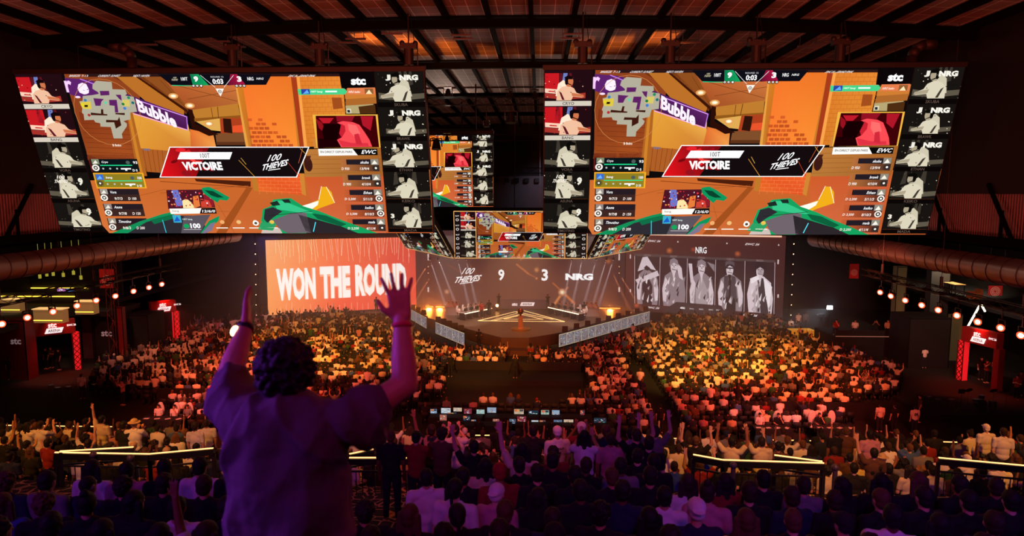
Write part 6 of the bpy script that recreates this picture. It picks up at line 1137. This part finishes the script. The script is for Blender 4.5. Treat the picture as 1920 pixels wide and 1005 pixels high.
for x, y, ps, hr_, sh, rz, lab in ((155, 748, 'hang_stand', 'short', 'white', .3, 'person in a white tee and light trousers standing beside the lobby stools'), (232, 760, 'phone_stand', 'tail', 'pink', 2.6, 'person in a pale pink top lifting a phone alone on the dark floor'), (88, 692, 'hang_stand', 'short', 'black', 2.9, 'person in black inside the red gate, by the hall edge'), (97, 690, 'cross_stand', 'short', 'brown', 3.2, 'person in brown inside the red gate at its middle'), (112, 694, 'hang_stand', 'short', 'black', 2.6, 'person in black by the glowing red gate post'), (34, 700, 'hang_stand', 'short', 'grey', .3, 'person in grey standing by the red booth wall'), (20, 712, 'hang_stand', 'short', 'black', .6, 'person in black near the dark corner before the red booth wall'),
    (1732, 690, 'hang_stand', 'short', 'white', 0, 'person in a white tee walking before the large black booth'), (1838, 712, 'hang_stand', 'short', 'black', 2.9, 'person in black standing inside the gate under the neon triangle'), (1848, 718, 'phone_stand', 'short', 'red', 3.3, 'person in red with a phone inside the gate under the neon triangle'), (1641, 655, 'hang_stand', 'short', 'cream', 1, 'person in cream standing at the crowd edge below the press platform'), (1648, 810, 'hang_stand', 'short', 'white', 0, 'person in a white tee and black shorts standing on the dark floor'), (1675, 812, 'hang_stand', 'short', 'black', .2, 'person in black beside the one in white tee on the dark floor'), (1713, 815, 'hang_stand', 'short', 'white', 0, 'person in a white sports shirt numbered 09 on the dark floor'), (1723, 792, 'hang_stand', 'short', 'brown', 1.2, 'person in brown passing behind the number 09 shirt'), (1912, 742, 'hang_stand', 'bun', 'red', 2.6, 'person in red standing beyond the drum kit'), (1905, 750, 'cross_stand', 'short', 'red', 2.2, 'second person in red near the drum kit edge, arms folded'), (1237, 812, 'hang_stand', 'short', 'black', 0, 'steward in black with printed back standing below the aisle'), (868, 646, 'phone_stand', 'short', 'black', 1.0, 'crew member in black near the barrier below the nine'), (898, 652, 'cross_stand', 'short', 'black', .4, 'second crew member in black between the barrier and the front rows')):
    p = atZ(x, y, 0); PEOPLE.append(dict(x=p.x, y=p.y, z=0, rz=rz, p=ps, hr=hr_, hc=0, sk=0, sh=sh, pt=1 if sh == 'white' else 0, lab=lab))

spot((28, 44, 10.5), (33, 56, 4), (1, .6, .4), 2500, 70, 1)  # unseen warm spot added to brighten the columns
spot((-30, 44, 10.5), (-36, 56, 3), (1, .25, .15), 1800, 70, 1)
spot((1, 77, 17.5), (1, 82.2, 13), (.8, .75, 1), 600, 100, 1)  # unseen spot added to lift the grey back wall panels
spot((-24, 60, 10.5), (-30, 70, 4), (.25, .2, 1), 900, 90, 1)  # unseen blue spot added to tint the dark side wall
# ------------------------------------------------------------------ railings with a glowing top strip
RPU = mat('rail_paint', '2c2630', .45, .4); RST = glow('rail_strip_light', 'ffb870', 2.6)
def railing(px, ztop, base, label, posts=1.6, step=.13, panel=True, group=None, bal=True):
    P_ = [atZ(x, y, ztop) for x, y in px]; o0 = Vector((P_[0].x, P_[0].y, base)); e = empty('railing', o0); tag(e, label, 'railing', group)
    H = ztop - base
    m = MB(); 
    for a, b_ in zip(P_, P_[1:]): m.bar(a - o0 + Vector((0, 0, -.08)), b_ - o0 + Vector((0, 0, -.08)), .09, .13)
    m.build('handrail', BLK, e)
    m = MB()
    for a, b_ in zip(P_, P_[1:]): m.bar(a - o0, b_ - o0, .03, .016)
    m.build('light_strip', RST, e)
    lo = [p - Vector((0, 0, H - .1)) for p in P_]; mi = [p - Vector((0, 0, .3)) for p in P_]
    m = MB()
    for a, b_ in zip(lo, lo[1:]): m.bar(a - o0, b_ - o0, .04, .04)
    m.build('bottom_rail', RPU, e); m = MB()
    for a, b_ in zip(mi, mi[1:]): m.bar(a - o0, b_ - o0, .035, .035)
    m.build('middle_rail', RPU, e)
    for a, b_ in zip(P_, P_[1:]):
        L = (b_ - a).length; n = max(1, round(L / posts))
        for k in range(n + 1):
            p = a.lerp(b_, k / n) - o0; m = MB(); m.box((p.x, p.y, H / 2 - .05), (.07, .05, H - .1)); m.build('post', RPU, e)
        if bal:
            m = MB(); n = int(L / step)
            for k in range(1, n): p = a.lerp(b_, k / n) - o0; m.tube((p.x, p.y, .1), (p.x, p.y, H - .3), .011, n=5, cap=False)
            m.build('baluster_infill', RPU, e)
    return e
ZB = 7.42
railing([(103, 848), (280, 851), (400, 840)], 8.45, ZB, 'angled glowing-topped railing under the lobby side of the orange screen, before the raised arm')
railing([(112, 846), (250, 838)], 8.47, 7.3, 'short rear railing running behind the angled one near the lobby side', bal=False)
railing([(655, 858), (820, 858), (850, 845)], 8.45, ZB, 'glowing-topped railing beside the cheering man, next to the stair')
railing([(655, 851), (700, 842)], 8.45, 7.3, 'short railing piece just beside the cheering man sleeve', bal=False)
railing([(1300, 852), (1355, 862), (1545, 868)], 8.45, ZB, 'bent glowing-topped railing in front of seated rows below the portraits screen')
railing([(1452, 853), (1542, 865)], 8.47, 7.3, 'slanted railing meeting the bent one below the portraits screen', bal=False)
railing([(1760, 858), (1925, 873)], 8.45, ZB, 'glowing-topped railing at the hall edge beyond the patterned steps')
for i, (px, lb) in enumerate((([(-5, 805), (45, 805)], 'far railing piece at the lobby-side hall edge'), ([(280, 808), (313, 808)], 'short far railing below the three commentators'), ([(830, 816), (918, 816)], 'far railing below the lit monitors'), ([(1204, 822), (1278, 822)], 'far railing under the wide aisle'), ([(1420, 824), (1556, 827)], 'long far railing below the commentators on the portraits side'), ([(1760, 828), (1925, 833)], 'far railing below the band platform'))):
    railing(px, 6.05, 4.98, lb, 1.8, .16)
railing([(-10, 797), (130, 799), (210, 800)], 6.1, 4.98, 'thin lit railing across the hall edge behind standing fans', 2.4, .2)
for px, y, lb in ((175, 856, 'round-headed bollard post in the middle of the lobby-side railing'), (245, 862, 'second round-headed post behind the lobby-side railing'), (1566, 880, 'round-headed post at the end of the bent railing near the patterned steps'), (1375, 876, 'round-headed post beside the bent railing corner')):
    p = atZ(px, y, 8.4); m = MB(); m.tube((0, 0, 0), (0, 0, .98), .05, n=10); m.sphere((0, 0, 1.04), .075, 12, 8); m.tube((0, 0, 0), (0, 0, .03), .1, n=12); o = m.build('post_bollard', mat('bollard', '4a3a58', .5)); o.location = (p.x, p.y, 7.4); tag(o, lb, 'bollard')
BEI = mat('beige_seat', 'c89a78', .8)
for k, x in enumerate((735, 772)):
    p = atZ(x, 930, 7.55); e = empty('visitor_chair', (p.x, 14.6, 6.7)); tag(e, '%s beige chair behind the balusters beside the cheering man' % ('nearer' if k == 0 else 'farther'), 'chair'); m = MB(); m.smooth = True; m.sphere((0, -.2, 1.15), 1, 12, 8, (.24, .05, .3)); m.build('backrest', BEI, e); m = MB(); m.smooth = True; m.sphere((0, 0, .9), 1, 12, 8, (.24, .24, .07)); m.build('seat', BEI, e)
    for sx in (-1, 1):
        for sy in (-1, 1): m = MB(); m.tube((sx * .18, sy * .18, .0), (sx * .18, sy * .18, .88), .015, n=6); m.build('leg', DRK, e)
# stair beside the cheering man
STP = mat('stair_edge', 'b0a8b8', .6)
for k in range(6):
    y = UPR[k + 2]; p = atY(672, 900, y); m = MB(); m.box((0, 0, 0), (.75, .05, .03)); o = m.build('stair_nosing', STP); o.location = (p.x, y - .42, zu(y) + .012); tag(o, kind='structure')
# ------------------------------------------------------------------ spectators
RP = random.Random(11)
SHW = ['white'] * 5 + ['black'] * 7 + ['grey'] * 2 + ['navy'] * 3 + ['red', 'cream', 'blue', 'green', 'pink', 'brown']
def look(rr=RP): return dict(hr=rr.choice(['short'] * 9 + ['long'] * 3 + ['curly'] * 3 + ['buzz', 'bun', 'tail', 'cap', 'afro']), hc=rr.choice([0, 0, 0, 1, 1, 2, 2, 3]), sk=rr.choice([0, 0, 1, 1, 2, 3, 4]), sh=rr.choice(SHW), pt=rr.randrange(4), cc=rr.choice(['white', 'black', 'black', 'red', 'navy', 'beige']))
def headY(px, py, c0, hh): d = ray(px, py); return (CAMZ - c0 - hh) / (-(d.z / d.y) - .224)
NEAR = []
def near(zx, zy, ox, code='', sh=None, ps='hang_stand'):
    px = ox + zx / 3; py = 670 + zy / 3; Y = headY(px, py, 10.71, 1.62); row = min(range(len(UPR)), key=lambda i: abs(UPR[i] - Y)); 
    p = atY(px, py, UPR[row]); L = look()
    if code: L['hr'] = code.split('/')[0]; L['cc'] = code.split('/')[1] if '/' in code else L['cc']
    if sh: L['sh'] = sh
    NEAR.append(dict(x=p.x, row=row, L=L, p=ps))
for a in ((75, 690), (35, 775, 'long'), (110, 745, 'short', 'grey'), (165, 815, 'curly', 'black'), (235, 730, 'buzz', 'navy'), (400, 760, 'long', 'black'), (545, 625, 'long', 'white'), (612, 645, 'short', 'pink'), (700, 655, 'short', 'black'), (722, 712, 'curly', 'black'), (805, 690, 'short', 'black'), (855, 645, 'short', 'white'), (885, 705, 'short', 'black'), (1000, 625, 'curly', 'black'), (1060, 668, 'afro', 'black'), (1220, 700, 'cap/beige', 'pink'), (1205, 785, 'tail', 'black'), (1290, 790, 'short', 'navy'), (455, 880, 'long', 'black'), (545, 805, 'short', 'white'), (650, 820, 'short', 'black'), (950, 795, 'curly', 'black'), (940, 885, 'short', 'white'), (1045, 850, 'long', 'black'), (1120, 930, 'short', 'navy'), (130, 960, 'short', 'black'), (150, 890, 'long', 'black'), (40, 885, 'curly', 'navy'), (700, 905, 'short', 'black'), (722, 985, 'short', 'black'), (290, 855, 'bun', 'black'), (870, 765, 'long', 'black'), (1240, 870, 'short', 'black')): near(a[0], a[1], 0, *a[2:])
near(560, 900, 0, 'long', 'white', 'one_stand')
for a in ((170, 900, 'curly', 'black'), (285, 880, 'long', 'black'), (485, 680, 'short', 'white'), (485, 790, 'capback/white', 'navy'), (700, 765, 'capback/white', 'pink'), (645, 735, 'tail', 'white'), (540, 632, 'short', 'black'), (690, 662, 'cap/red', 'red'), (780, 775, 'long', 'black'), (655, 900, 'long', 'black'), (815, 605, 'long', 'cream'), (802, 705, 'short', 'black'), (970, 665, 'short', 'black'), (1022, 672, 'short', 'black'), (940, 850, 'short', 'black'), (1010, 762, 'short', 'navy'), (1130, 592, 'short', 'black'), (1157, 700, 'short', 'black'), (1290, 750, 'short', 'white'), (1290, 605, 'short', 'black'), (1170, 845, 'cap/black', 'white'), (1400, 905, 'short', 'white'), (1382, 590, 'short', 'grey'), (1420, 645, 'long', 'white'), (1510, 592, 'short', 'black'), (1512, 725, 'bun', 'pink'), (1590, 640, 'long', 'red'), (1610, 690, 'short', 'black'), (1620, 855, 'afro', 'black'), (1700, 790, 'short', 'black'), (1790, 780, 'short', 'navy'), (1780, 685, 'long', 'black'), (1720, 640, 'short', 'grey'), (1880, 745, 'short', 'black'), (890, 945, 'short', 'navy'), (590, 985, 'short', 'black'), (1190, 975, 'cap/black', 'black'), (1450, 840, 'long', 'blue'), (1840, 995, 'short', 'black'), (950, 590, 'short', 'black'), (1660, 560, 'short', 'black'), (1230, 660, 'short', 'black'), (1560, 905, 'short', 'navy')): near(a[0], a[1], 640, *a[2:])
for a in ((30, 670, 'long', 'black'), (120, 662, 'long', 'black'), (120, 765, 'short', 'black'), (110, 850, 'short', 'navy'), (200, 782, 'short', 'black'), (265, 730, 'short', 'black'), (305, 682, 'short', 'black'), (345, 812, 'short', 'black'), (415, 722, 'short', 'blue'), (340, 920, 'short', 'black'), (210, 890, 'short', 'black'), (90, 950, 'bald', 'white'), (480, 790, 'long', 'black'), (470, 882, 'short', 'blue'), (600, 762, 'buzz', 'pink'), (715, 700, 'short', 'black'), (600, 862, 'short', 'black'), (570, 930, 'cap/black', 'black'), (830, 845, 'short', 'black'), (860, 905, 'buzz', 'blue'), (910, 752, 'short', 'white'), (990, 822, 'long', 'navy'), (1170, 772, 'short', 'red'), (1165, 855, 'long', 'black'), (870, 985, 'short', 'pink'), (1280, 985, 'short', 'navy'), (1900, 1000, 'curly', 'black'), (1855, 745, 'short', 'black'), (1150, 990, 'short', 'black'), (700, 985, 'short', 'black')): near(a[0], a[1], 1280, *a[2:])
near(1510, 815, 1280, 'curly', 'black')
# standing cheering people at the edge of the upper stand
for px, py, code, sh, ps in ((735, 812, 'short', 'black', 'hang'), (758, 806, 'short', 'red', 'clap'), (780, 808, 'curly', 'brown', 'phone'), (822, 800, 'short', 'white', 'phone'), (810, 796, 'short', 'navy', 'one'), (1000, 806, 'short', 'black', 'clap'), (1010, 838, 'short', 'red', 'hang'), (1095, 818, 'long', 'white', 'phone'), (1108, 822, 'short', 'pink', 'hang'), (1124, 806, 'short', 'navy', 'hang'), (1138, 808, 'short', 'pink', 'hang'), (1168, 810, 'curly', 'grey', 'cheer'), (1182, 822, 'short', 'black', 'cheer'), (1081, 802, 'cap/white', 'red', 'phone'), (980, 838, 'long', 'cream', 'one'), (890, 828, 'short', 'black', 'one'), (1215, 840, 'short', 'black', 'cross')): near((px) * 3, (py - 670) * 3, 0, code, sh, ps + '_stand')
jers = len(NEAR); near(1041 * 3, (808 - 670) * 3, 0, 'cap/white', 'white', 'hang_stand'); NEAR[-1]['jersey'] = 'GOTAGA'
byrow = {}
for d in NEAR: byrow.setdefault(d['row'], []).append(d)
NP = []
for r, L in byrow.items():
    L.sort(key=lambda d: d['x'])
    for a, b_ in zip(L, L[1:]):
        if b_['x'] - a['x'] < .46: b_['x'] = a['x'] + .46
    for i, d in enumerate(L):
        if abs(d['x'] - hero.location.x) < .5 and UPR[r] < 4.4: continue
        d['i'] = i; NP.append(d)
def who(L): return '%s-capped person' % L['cc'] if L['hr'].startswith('cap') else 'sun-hatted person' if L['hr'] == 'hat' else HW[L['hr']] + ' person'
for d in NP:
    L = d['L']; y = UPR[d['row']]; o = person(d['x'], y - .1 + RP.uniform(-.05, .05), zu(y), RP.uniform(-.35, .35), d['p'], sc=RP.uniform(.97, 1.04), **L)
    if d.get('jersey'):
        jm = mat('jersey_print', '1c1c22', .8)
        for t, z, w_, h_ in (('GOTAGA', 1.34, .2, .045), ('7', 1.2, .07, .15)):
            V, T, _ = text_geo(t, .04); m = MB(); m.add([((x - .5) * w_, -.142 + ((x - .5) * w_ * 1.9) ** 2 * .8 - (1.34 - z) * .0, z + (yy - .5) * h_) for x, yy in V], T); m.build('jersey_print', jm, o)
        tag(o, 'person in a white numbered sports shirt and white cap standing above the crowd', 'person', 'standing fans in the upper rows'); continue
    tag(o, '%s, %s top, %s, upper row %d, %s from the lobby side' % (who(L), L['sh'], PW[d['p'].split('_')[0]].replace('sitting', 'standing'), d['row'] + 1, ordw(d['i'])), 'person', 'spectators standing in the upper stand')
# special people of the lower stand
LOW = []
for px, py, code, sh, ps in ((56, 797, 'long', 'white', 'clap'), (80, 792, 'short', 'white', 'phone'), (195, 790, 'short', 'cream', 'one'), (236, 796, 'short', 'black', 'hang'), (256, 800, 'hat/straw', 'white', 'clap'), (369, 796, 'curly', 'white', 'hang'), (390, 794, 'short', 'white', 'hang'), (1566, 806, 'short', 'black', 'hang'), (1584, 806, 'short', 'brown', 'hang'), (1628, 812, 'short', 'pink', 'hang'), (1845, 806, 'cap/white', 'white', 'hang'), (1877, 812, 'short', 'white', 'hang'), (1303, 832, 'short', 'black', 'cheer'), (1370, 826, 'short', 'cream', 'cheer'), (1425, 832, 'short', 'cream', 'one'), (1457, 830, 'short', 'brown', 'one'), (1635, 845, 'short', 'brown', 'one'), (560, 800, 'short', 'white', 'cheer')):
    Y = headY(px, py, 10.0, 1.62); row = min(range(8), key=lambda i: abs(LOR[i] - Y)); p = atY(px, py, LOR[row]); L = look(); L['hr'] = code.split('/')[0]; L['sh'] = sh
    if '/' in code: L['cc'] = code.split('/')[1]
    LOW.append(dict(x=p.x, row=row, L=L, p=ps + '_stand'))
for px, py, code, sh in ((1365, 858, 'hat/straw', 'cream'), (1650, 860, 'hat/straw', 'cream'), (1547, 872, 'curly', 'cream'), (1596, 890, 'short', 'black'), (1630, 876, 'short', 'black'), (1660, 888, 'short', 'black'), (1700, 878, 'long', 'cream'), (1742, 888, 'short', 'cream'), (1612, 868, 'short', 'cream'), (1640, 890, 'short', 'black')):
    Y = headY(px, py, 10.0, 1.2); row = min(range(8), key=lambda i: abs(LOR[i] - Y)); p = atY(px, py, LOR[row]); L = look(); L['hr'] = code.split('/')[0]; L['sh'] = sh; L['cc'] = 'straw'; LOW.append(dict(x=p.x, row=row, L=L, p='rest_sit'))
CROWD = []      # (x, y, z, rz, seated, pose) small far figures, one mesh
occ = {r: [d['x'] for d in LOW if d['row'] == r] for r in range(8)}
for r in range(8):
    y = LOR[r]; x = atY(-20, 850, y).x
    while x < atY(1940, 850, y).x:
        x += .56 + RP.uniform(-.03, .05)
        if RP.random() < .30 or any(abs(x - q_) < .5 for q_ in occ[r]): continue
        px, py = proj((x, y, zl(y) + 1.2))
        if 425 < px < 640 and r < 6: continue
        ps = RP.choice(['rest_sit'] * 7 + ['clap_sit', 'chin_sit', 'phone_sit', 'cheer_sit', 'rest_sit_lean'])
        if r < 4: LOW.append(dict(x=x, row=r, L=look(), p=ps))
        else: CROWD.append((x, y - .1, zl(y), RP.uniform(-.3, .3), ps.split('_')[0], RP.choice(SHW), 1))
# keep the nearest ones as single people
LOW.sort(key=lambda d: ('stand' not in d['p'], d['row'])); lim = max(0, 300 - len(NP) - len(PEOPLE) - 1)
for d in LOW[lim:]: CROWD.append((d['x'], LOR[d['row']] - .1, zl(LOR[d['row']]), 0, d['p'].split('_')[0], d['L']['sh'], 1))
LOW = LOW[:lim]; cnt = {}
for d in sorted(LOW, key=lambda d: (d['row'], d['x'])):
    r = d['row']; cnt[r] = cnt.get(r, -1) + 1; y = LOR[r]; L = d['L']; o = person(d['x'], y - .1, zl(y), RP.uniform(-.35, .35), d['p'], sc=RP.uniform(.97, 1.05), **L)
    pw = PW[d['p'].split('_')[0]]; pw = 'standing' if 'stand' in d['p'] and pw == 'sitting' else pw
    tag(o, '%s, %s top, %s, orange-lit lower row %d, %s from the lobby side' % (who(L), L['sh'], pw, r + 1, ordw(cnt[r])), 'person', 'spectators in the orange-lit lower stand')

# ------------------------------------------------------------------ floor crowd: one mass of small seated figures and their seats
def inside(x, y, poly):
    c = False; n = len(poly)
    for i in range(n):
        (x0, y0), (x1, y1) = poly[i], poly[(i + 1) % n]
        if (y0 > y) != (y1 > y) and x < (x1 - x0) * (y - y0) / (y1 - y0) + x0: c = not c
    return c
BLOCKS = [([(470, 592), (560, 583), (640, 576), (740, 582), (762, 598), (778, 612), (796, 628), (752, 672), (700, 722), (640, 768), (560, 779), (330, 779), (330, 740), (250, 720), (175, 712), (170, 690), (200, 655), (290, 628), (380, 600)], .86),
          ([(778, 624), (800, 634), (868, 650), (946, 644), (946, 678), (830, 684), (826, 718), (760, 742), (690, 764), (722, 724), (768, 680)], .88),
          ([(986, 644), (1045, 652), (1100, 640), (1180, 614), (1210, 606), (1190, 640), (1176, 662), (1208, 716), (1228, 784), (1120, 784), (1100, 740), (1100, 690), (986, 680)], .85),
          ([(1180, 640), (1225, 600), (1290, 584), (1460, 592), (1530, 622), (1600, 650), (1690, 680), (1692, 716), (1610, 722), (1600, 752), (1580, 778), (1290, 790), (1262, 740), (1228, 680)], .86),
          ([(790, 734), (1100, 734), (1110, 762), (790, 762)], .42)]
GAPS = [[(300, 706), (560, 690), (560, 697), (300, 716)], [(560, 583), (590, 583), (560, 600)]]
MATCOL = {k: lin(c) for k, c in dict(white='e6e0da', black='161519', grey='7a7678', navy='1a2240', red='8a1c1c', cream='d8c8a0', blue='3c5a9a', green='2c5a34', pink='c88a94', brown='5a3a28').items()}
EXC = []
bpy.context.view_layer.update()
for o in bpy.data.objects:
    if o.name.split('.')[0] in ('partition', 'camera_riser', 'side_riser') or o.name in ('column.001', 'column'):
        for q_ in ([o] if o.type == 'MESH' else list(o.children)):
            bb = [q_.matrix_world @ Vector(c) for c in q_.bound_box]; EXC.append((min(v.x for v in bb) - .3, max(v.x for v in bb) + .3, min(v.y for v in bb) - .35, max(v.y for v in bb) + .28))
    if o.name.split('.')[0] in ('press_platform', 'booth', 'entrance_gate', 'broadcast_desk', 'commentary_desk', 'control_desk', 'video_barrier', 'side_riser', 'truss_tower'):
        for q_ in o.children:
            if 'letter' in q_.name or q_.name.startswith('badge') or (o.name.startswith('video') and q_.name.split('.')[0] != 'x'): continue
            bb = [q_.matrix_world @ Vector(c) for c in q_.bound_box]; EXC.append((min(v.x for v in bb) - .35, max(v.x for v in bb) + .35, min(v.y for v in bb) - .5, max(v.y for v in bb) + .5))
def barred(x, y): return any(a <= x <= b_ and c <= y <= d for a, b_, c, d in EXC)
y = 37.2; SEATS = []
while y < 73:
    y += .97; x = -36
    while x < 33:
        x += .56
        px, py = proj((x, y, 1.2))
        for k, (poly, dens) in enumerate(BLOCKS if not barred(x, y) else []):
            if inside(px, py, poly) and not any(inside(px, py, g_) for g_ in GAPS):
                SEATS.append((x, y)); de = dens * (.72 if y < 45 else 1)
                if k == 0 and px < 330: de *= .8
                if RP.random() < de:
                    ps = RP.choice(['rest'] * 10 + ['clap', 'chin', 'phone'] + ['cheer'] * (3 if y > 56 else 1)); st = RP.random() < (.16 if y > 60 else .03)
                    CROWD.append((x + RP.uniform(-.05, .05), y + RP.uniform(-.06, .06), 0, RP.uniform(-.4, .4) - x * .012 + .0, ps, RP.choice(SHW + ['white', 'white', 'cream', 'grey']), 0 if not st else 2))
                break
LOD = {}
def arr(me):
    me.calc_loop_triangles(); V = np.empty(len(me.vertices) * 3, np.float32); me.vertices.foreach_get('co', V); T = np.empty(len(me.loop_triangles) * 3, np.int32); me.loop_triangles.foreach_get('vertices', T); return V.reshape(-1, 3), T.reshape(-1, 3)
def lodp(ps, sit):
    k = (ps, sit)
    if k not in LOD:
        q_ = make_pose(ps if ps in POSES else 'rest', sit, .04, lod=True); LOD[k] = (arr(q_['body']), arr(q_['shirt']), arr(q_['trousers']), q_['head'])
    return LOD[k]
LH = {h: arr(hair_mesh(h, True)) for h in ('short', 'long', 'curly', 'cap', 'bun')}
SKC = [lin(c) for c in ('d8a284', 'c48c6a', '9a6242', '6a4028')]; HCC = [lin(c) for c in ('14100f', '1e1512', '3a2618', '6a4626')]
Vs, Ts, Cs, n0 = [], [], [], 0; print('crowd', len(CROWD), 'seats', len(SEATS), 'people', len(NP), len(LOW), len(PEOPLE))
for x, y, z, rz, ps, sh, k in CROWD:
    Bd, Sh, Tr, hd = lodp(ps, k != 2); hk = RP.choice(['short'] * 6 + ['long', 'long', 'curly', 'cap', 'bun']); Hr = LH[hk]; c, s = math.cos(rz), math.sin(rz); Rm = np.array([[c, s, 0], [-s, c, 0], [0, 0, 1]], np.float32); sc = RP.uniform(.95, 1.06)
    hcol = MATCOL[RP.choice(['white', 'black', 'red', 'navy'])] if hk == 'cap' else RP.choice(HCC)
    for (V, T), col, off in ((Bd, RP.choice(SKC), None), (Sh, MATCOL[sh], None), (Tr, lin(RP.choice(['15161c', '22283a', '3a3530', '5a6478'])), None), (Hr, hcol, hd)):
        W_ = V + np.array(off, np.float32) if off is not None else V
        W_ = (W_ * sc) @ Rm + np.array((x, y, z), np.float32); Vs.append(W_); Ts.append(T + n0); n0 += len(W_); Cs.append(np.tile(np.array(col + (1,), np.float32), (len(T) * 3, 1)))
def big_mesh(name, V, T, C, matl):
    me = bpy.data.meshes.new(name); me.vertices.add(len(V)); me.vertices.foreach_set('co', V.ravel()); me.loops.add(len(T) * 3); me.loops.foreach_set('vertex_index', T.ravel()); me.polygons.add(len(T)); me.polygons.foreach_set('loop_start', np.arange(0, len(T) * 3, 3, dtype=np.int32)); me.polygons.foreach_set('loop_total', np.full(len(T), 3, np.int32))
    if C is not None: at = me.color_attributes.new('Col', 'FLOAT_COLOR', 'CORNER'); at.data.foreach_set('color', C.ravel())
    me.polygons.foreach_set('use_smooth', [True] * len(T)); me.update(calc_edges=True); me.materials.append(matl); o = bpy.data.objects.new(name, me); COL.objects.link(o); return o
CM, nt, b = node_mat('crowd_colours', .85); a_ = nt.nodes.new('ShaderNodeAttribute'); a_.attribute_name = 'Col'; nt.links.new(a_.outputs['Color'], b.inputs['Base Color'])
V = np.concatenate(Vs); T = np.concatenate(Ts); C = np.concatenate(Cs); print('crowd tris', len(T))
tag(big_mesh('crowd', V, T, C, CM), 'packed crowd of small seated and cheering spectators filling the hall floor', 'crowd', kind='stuff')
m = MB(); m.box((0, .02, .44), (.46, .44, .05)); m.box((0, -.22, .6), (.44, .04, .32)); m.box((-.2, 0, .21), (.03, .4, .42)); m.box((.2, 0, .21), (.03, .4, .42)); sv = np.array(m.v, np.float32); st = np.array([t for f in m.f for t in ((f[0], f[1], f[2]), (f[0], f[2], f[3]))], np.int32)
n = len(SEATS); V = (sv[None] + np.array([(x, y, 0) for x, y in SEATS], np.float32)[:, None]).reshape(-1, 3); T = (st[None] + (np.arange(n, dtype=np.int32) * len(sv))[:, None, None]).reshape(-1, 3)
tag(big_mesh('floor_seating', V.astype(np.float32), T.astype(np.int32), None, mat('seat_black', '1c1a1c', .7)), 'rows of black floor seats under the crowd', 'seating', kind='stuff')
for d in PEOPLE:
    lab = d.pop('lab'); g = d.pop('group', None); o = person(**d); tag(o, lab, 'person', g)
    if 'numbered 09' in lab:
        V, T, _ = text_geo('09', .04); m = MB(); m.add([((x - .5) * .2, -.145 + ((x - .5) * .2) ** 2 * 1.2, 1.24 + (yy - .5) * .2) for x, yy in V], T); m.build('jersey_print', mat('jersey_print', '1c1c22', .8), o)
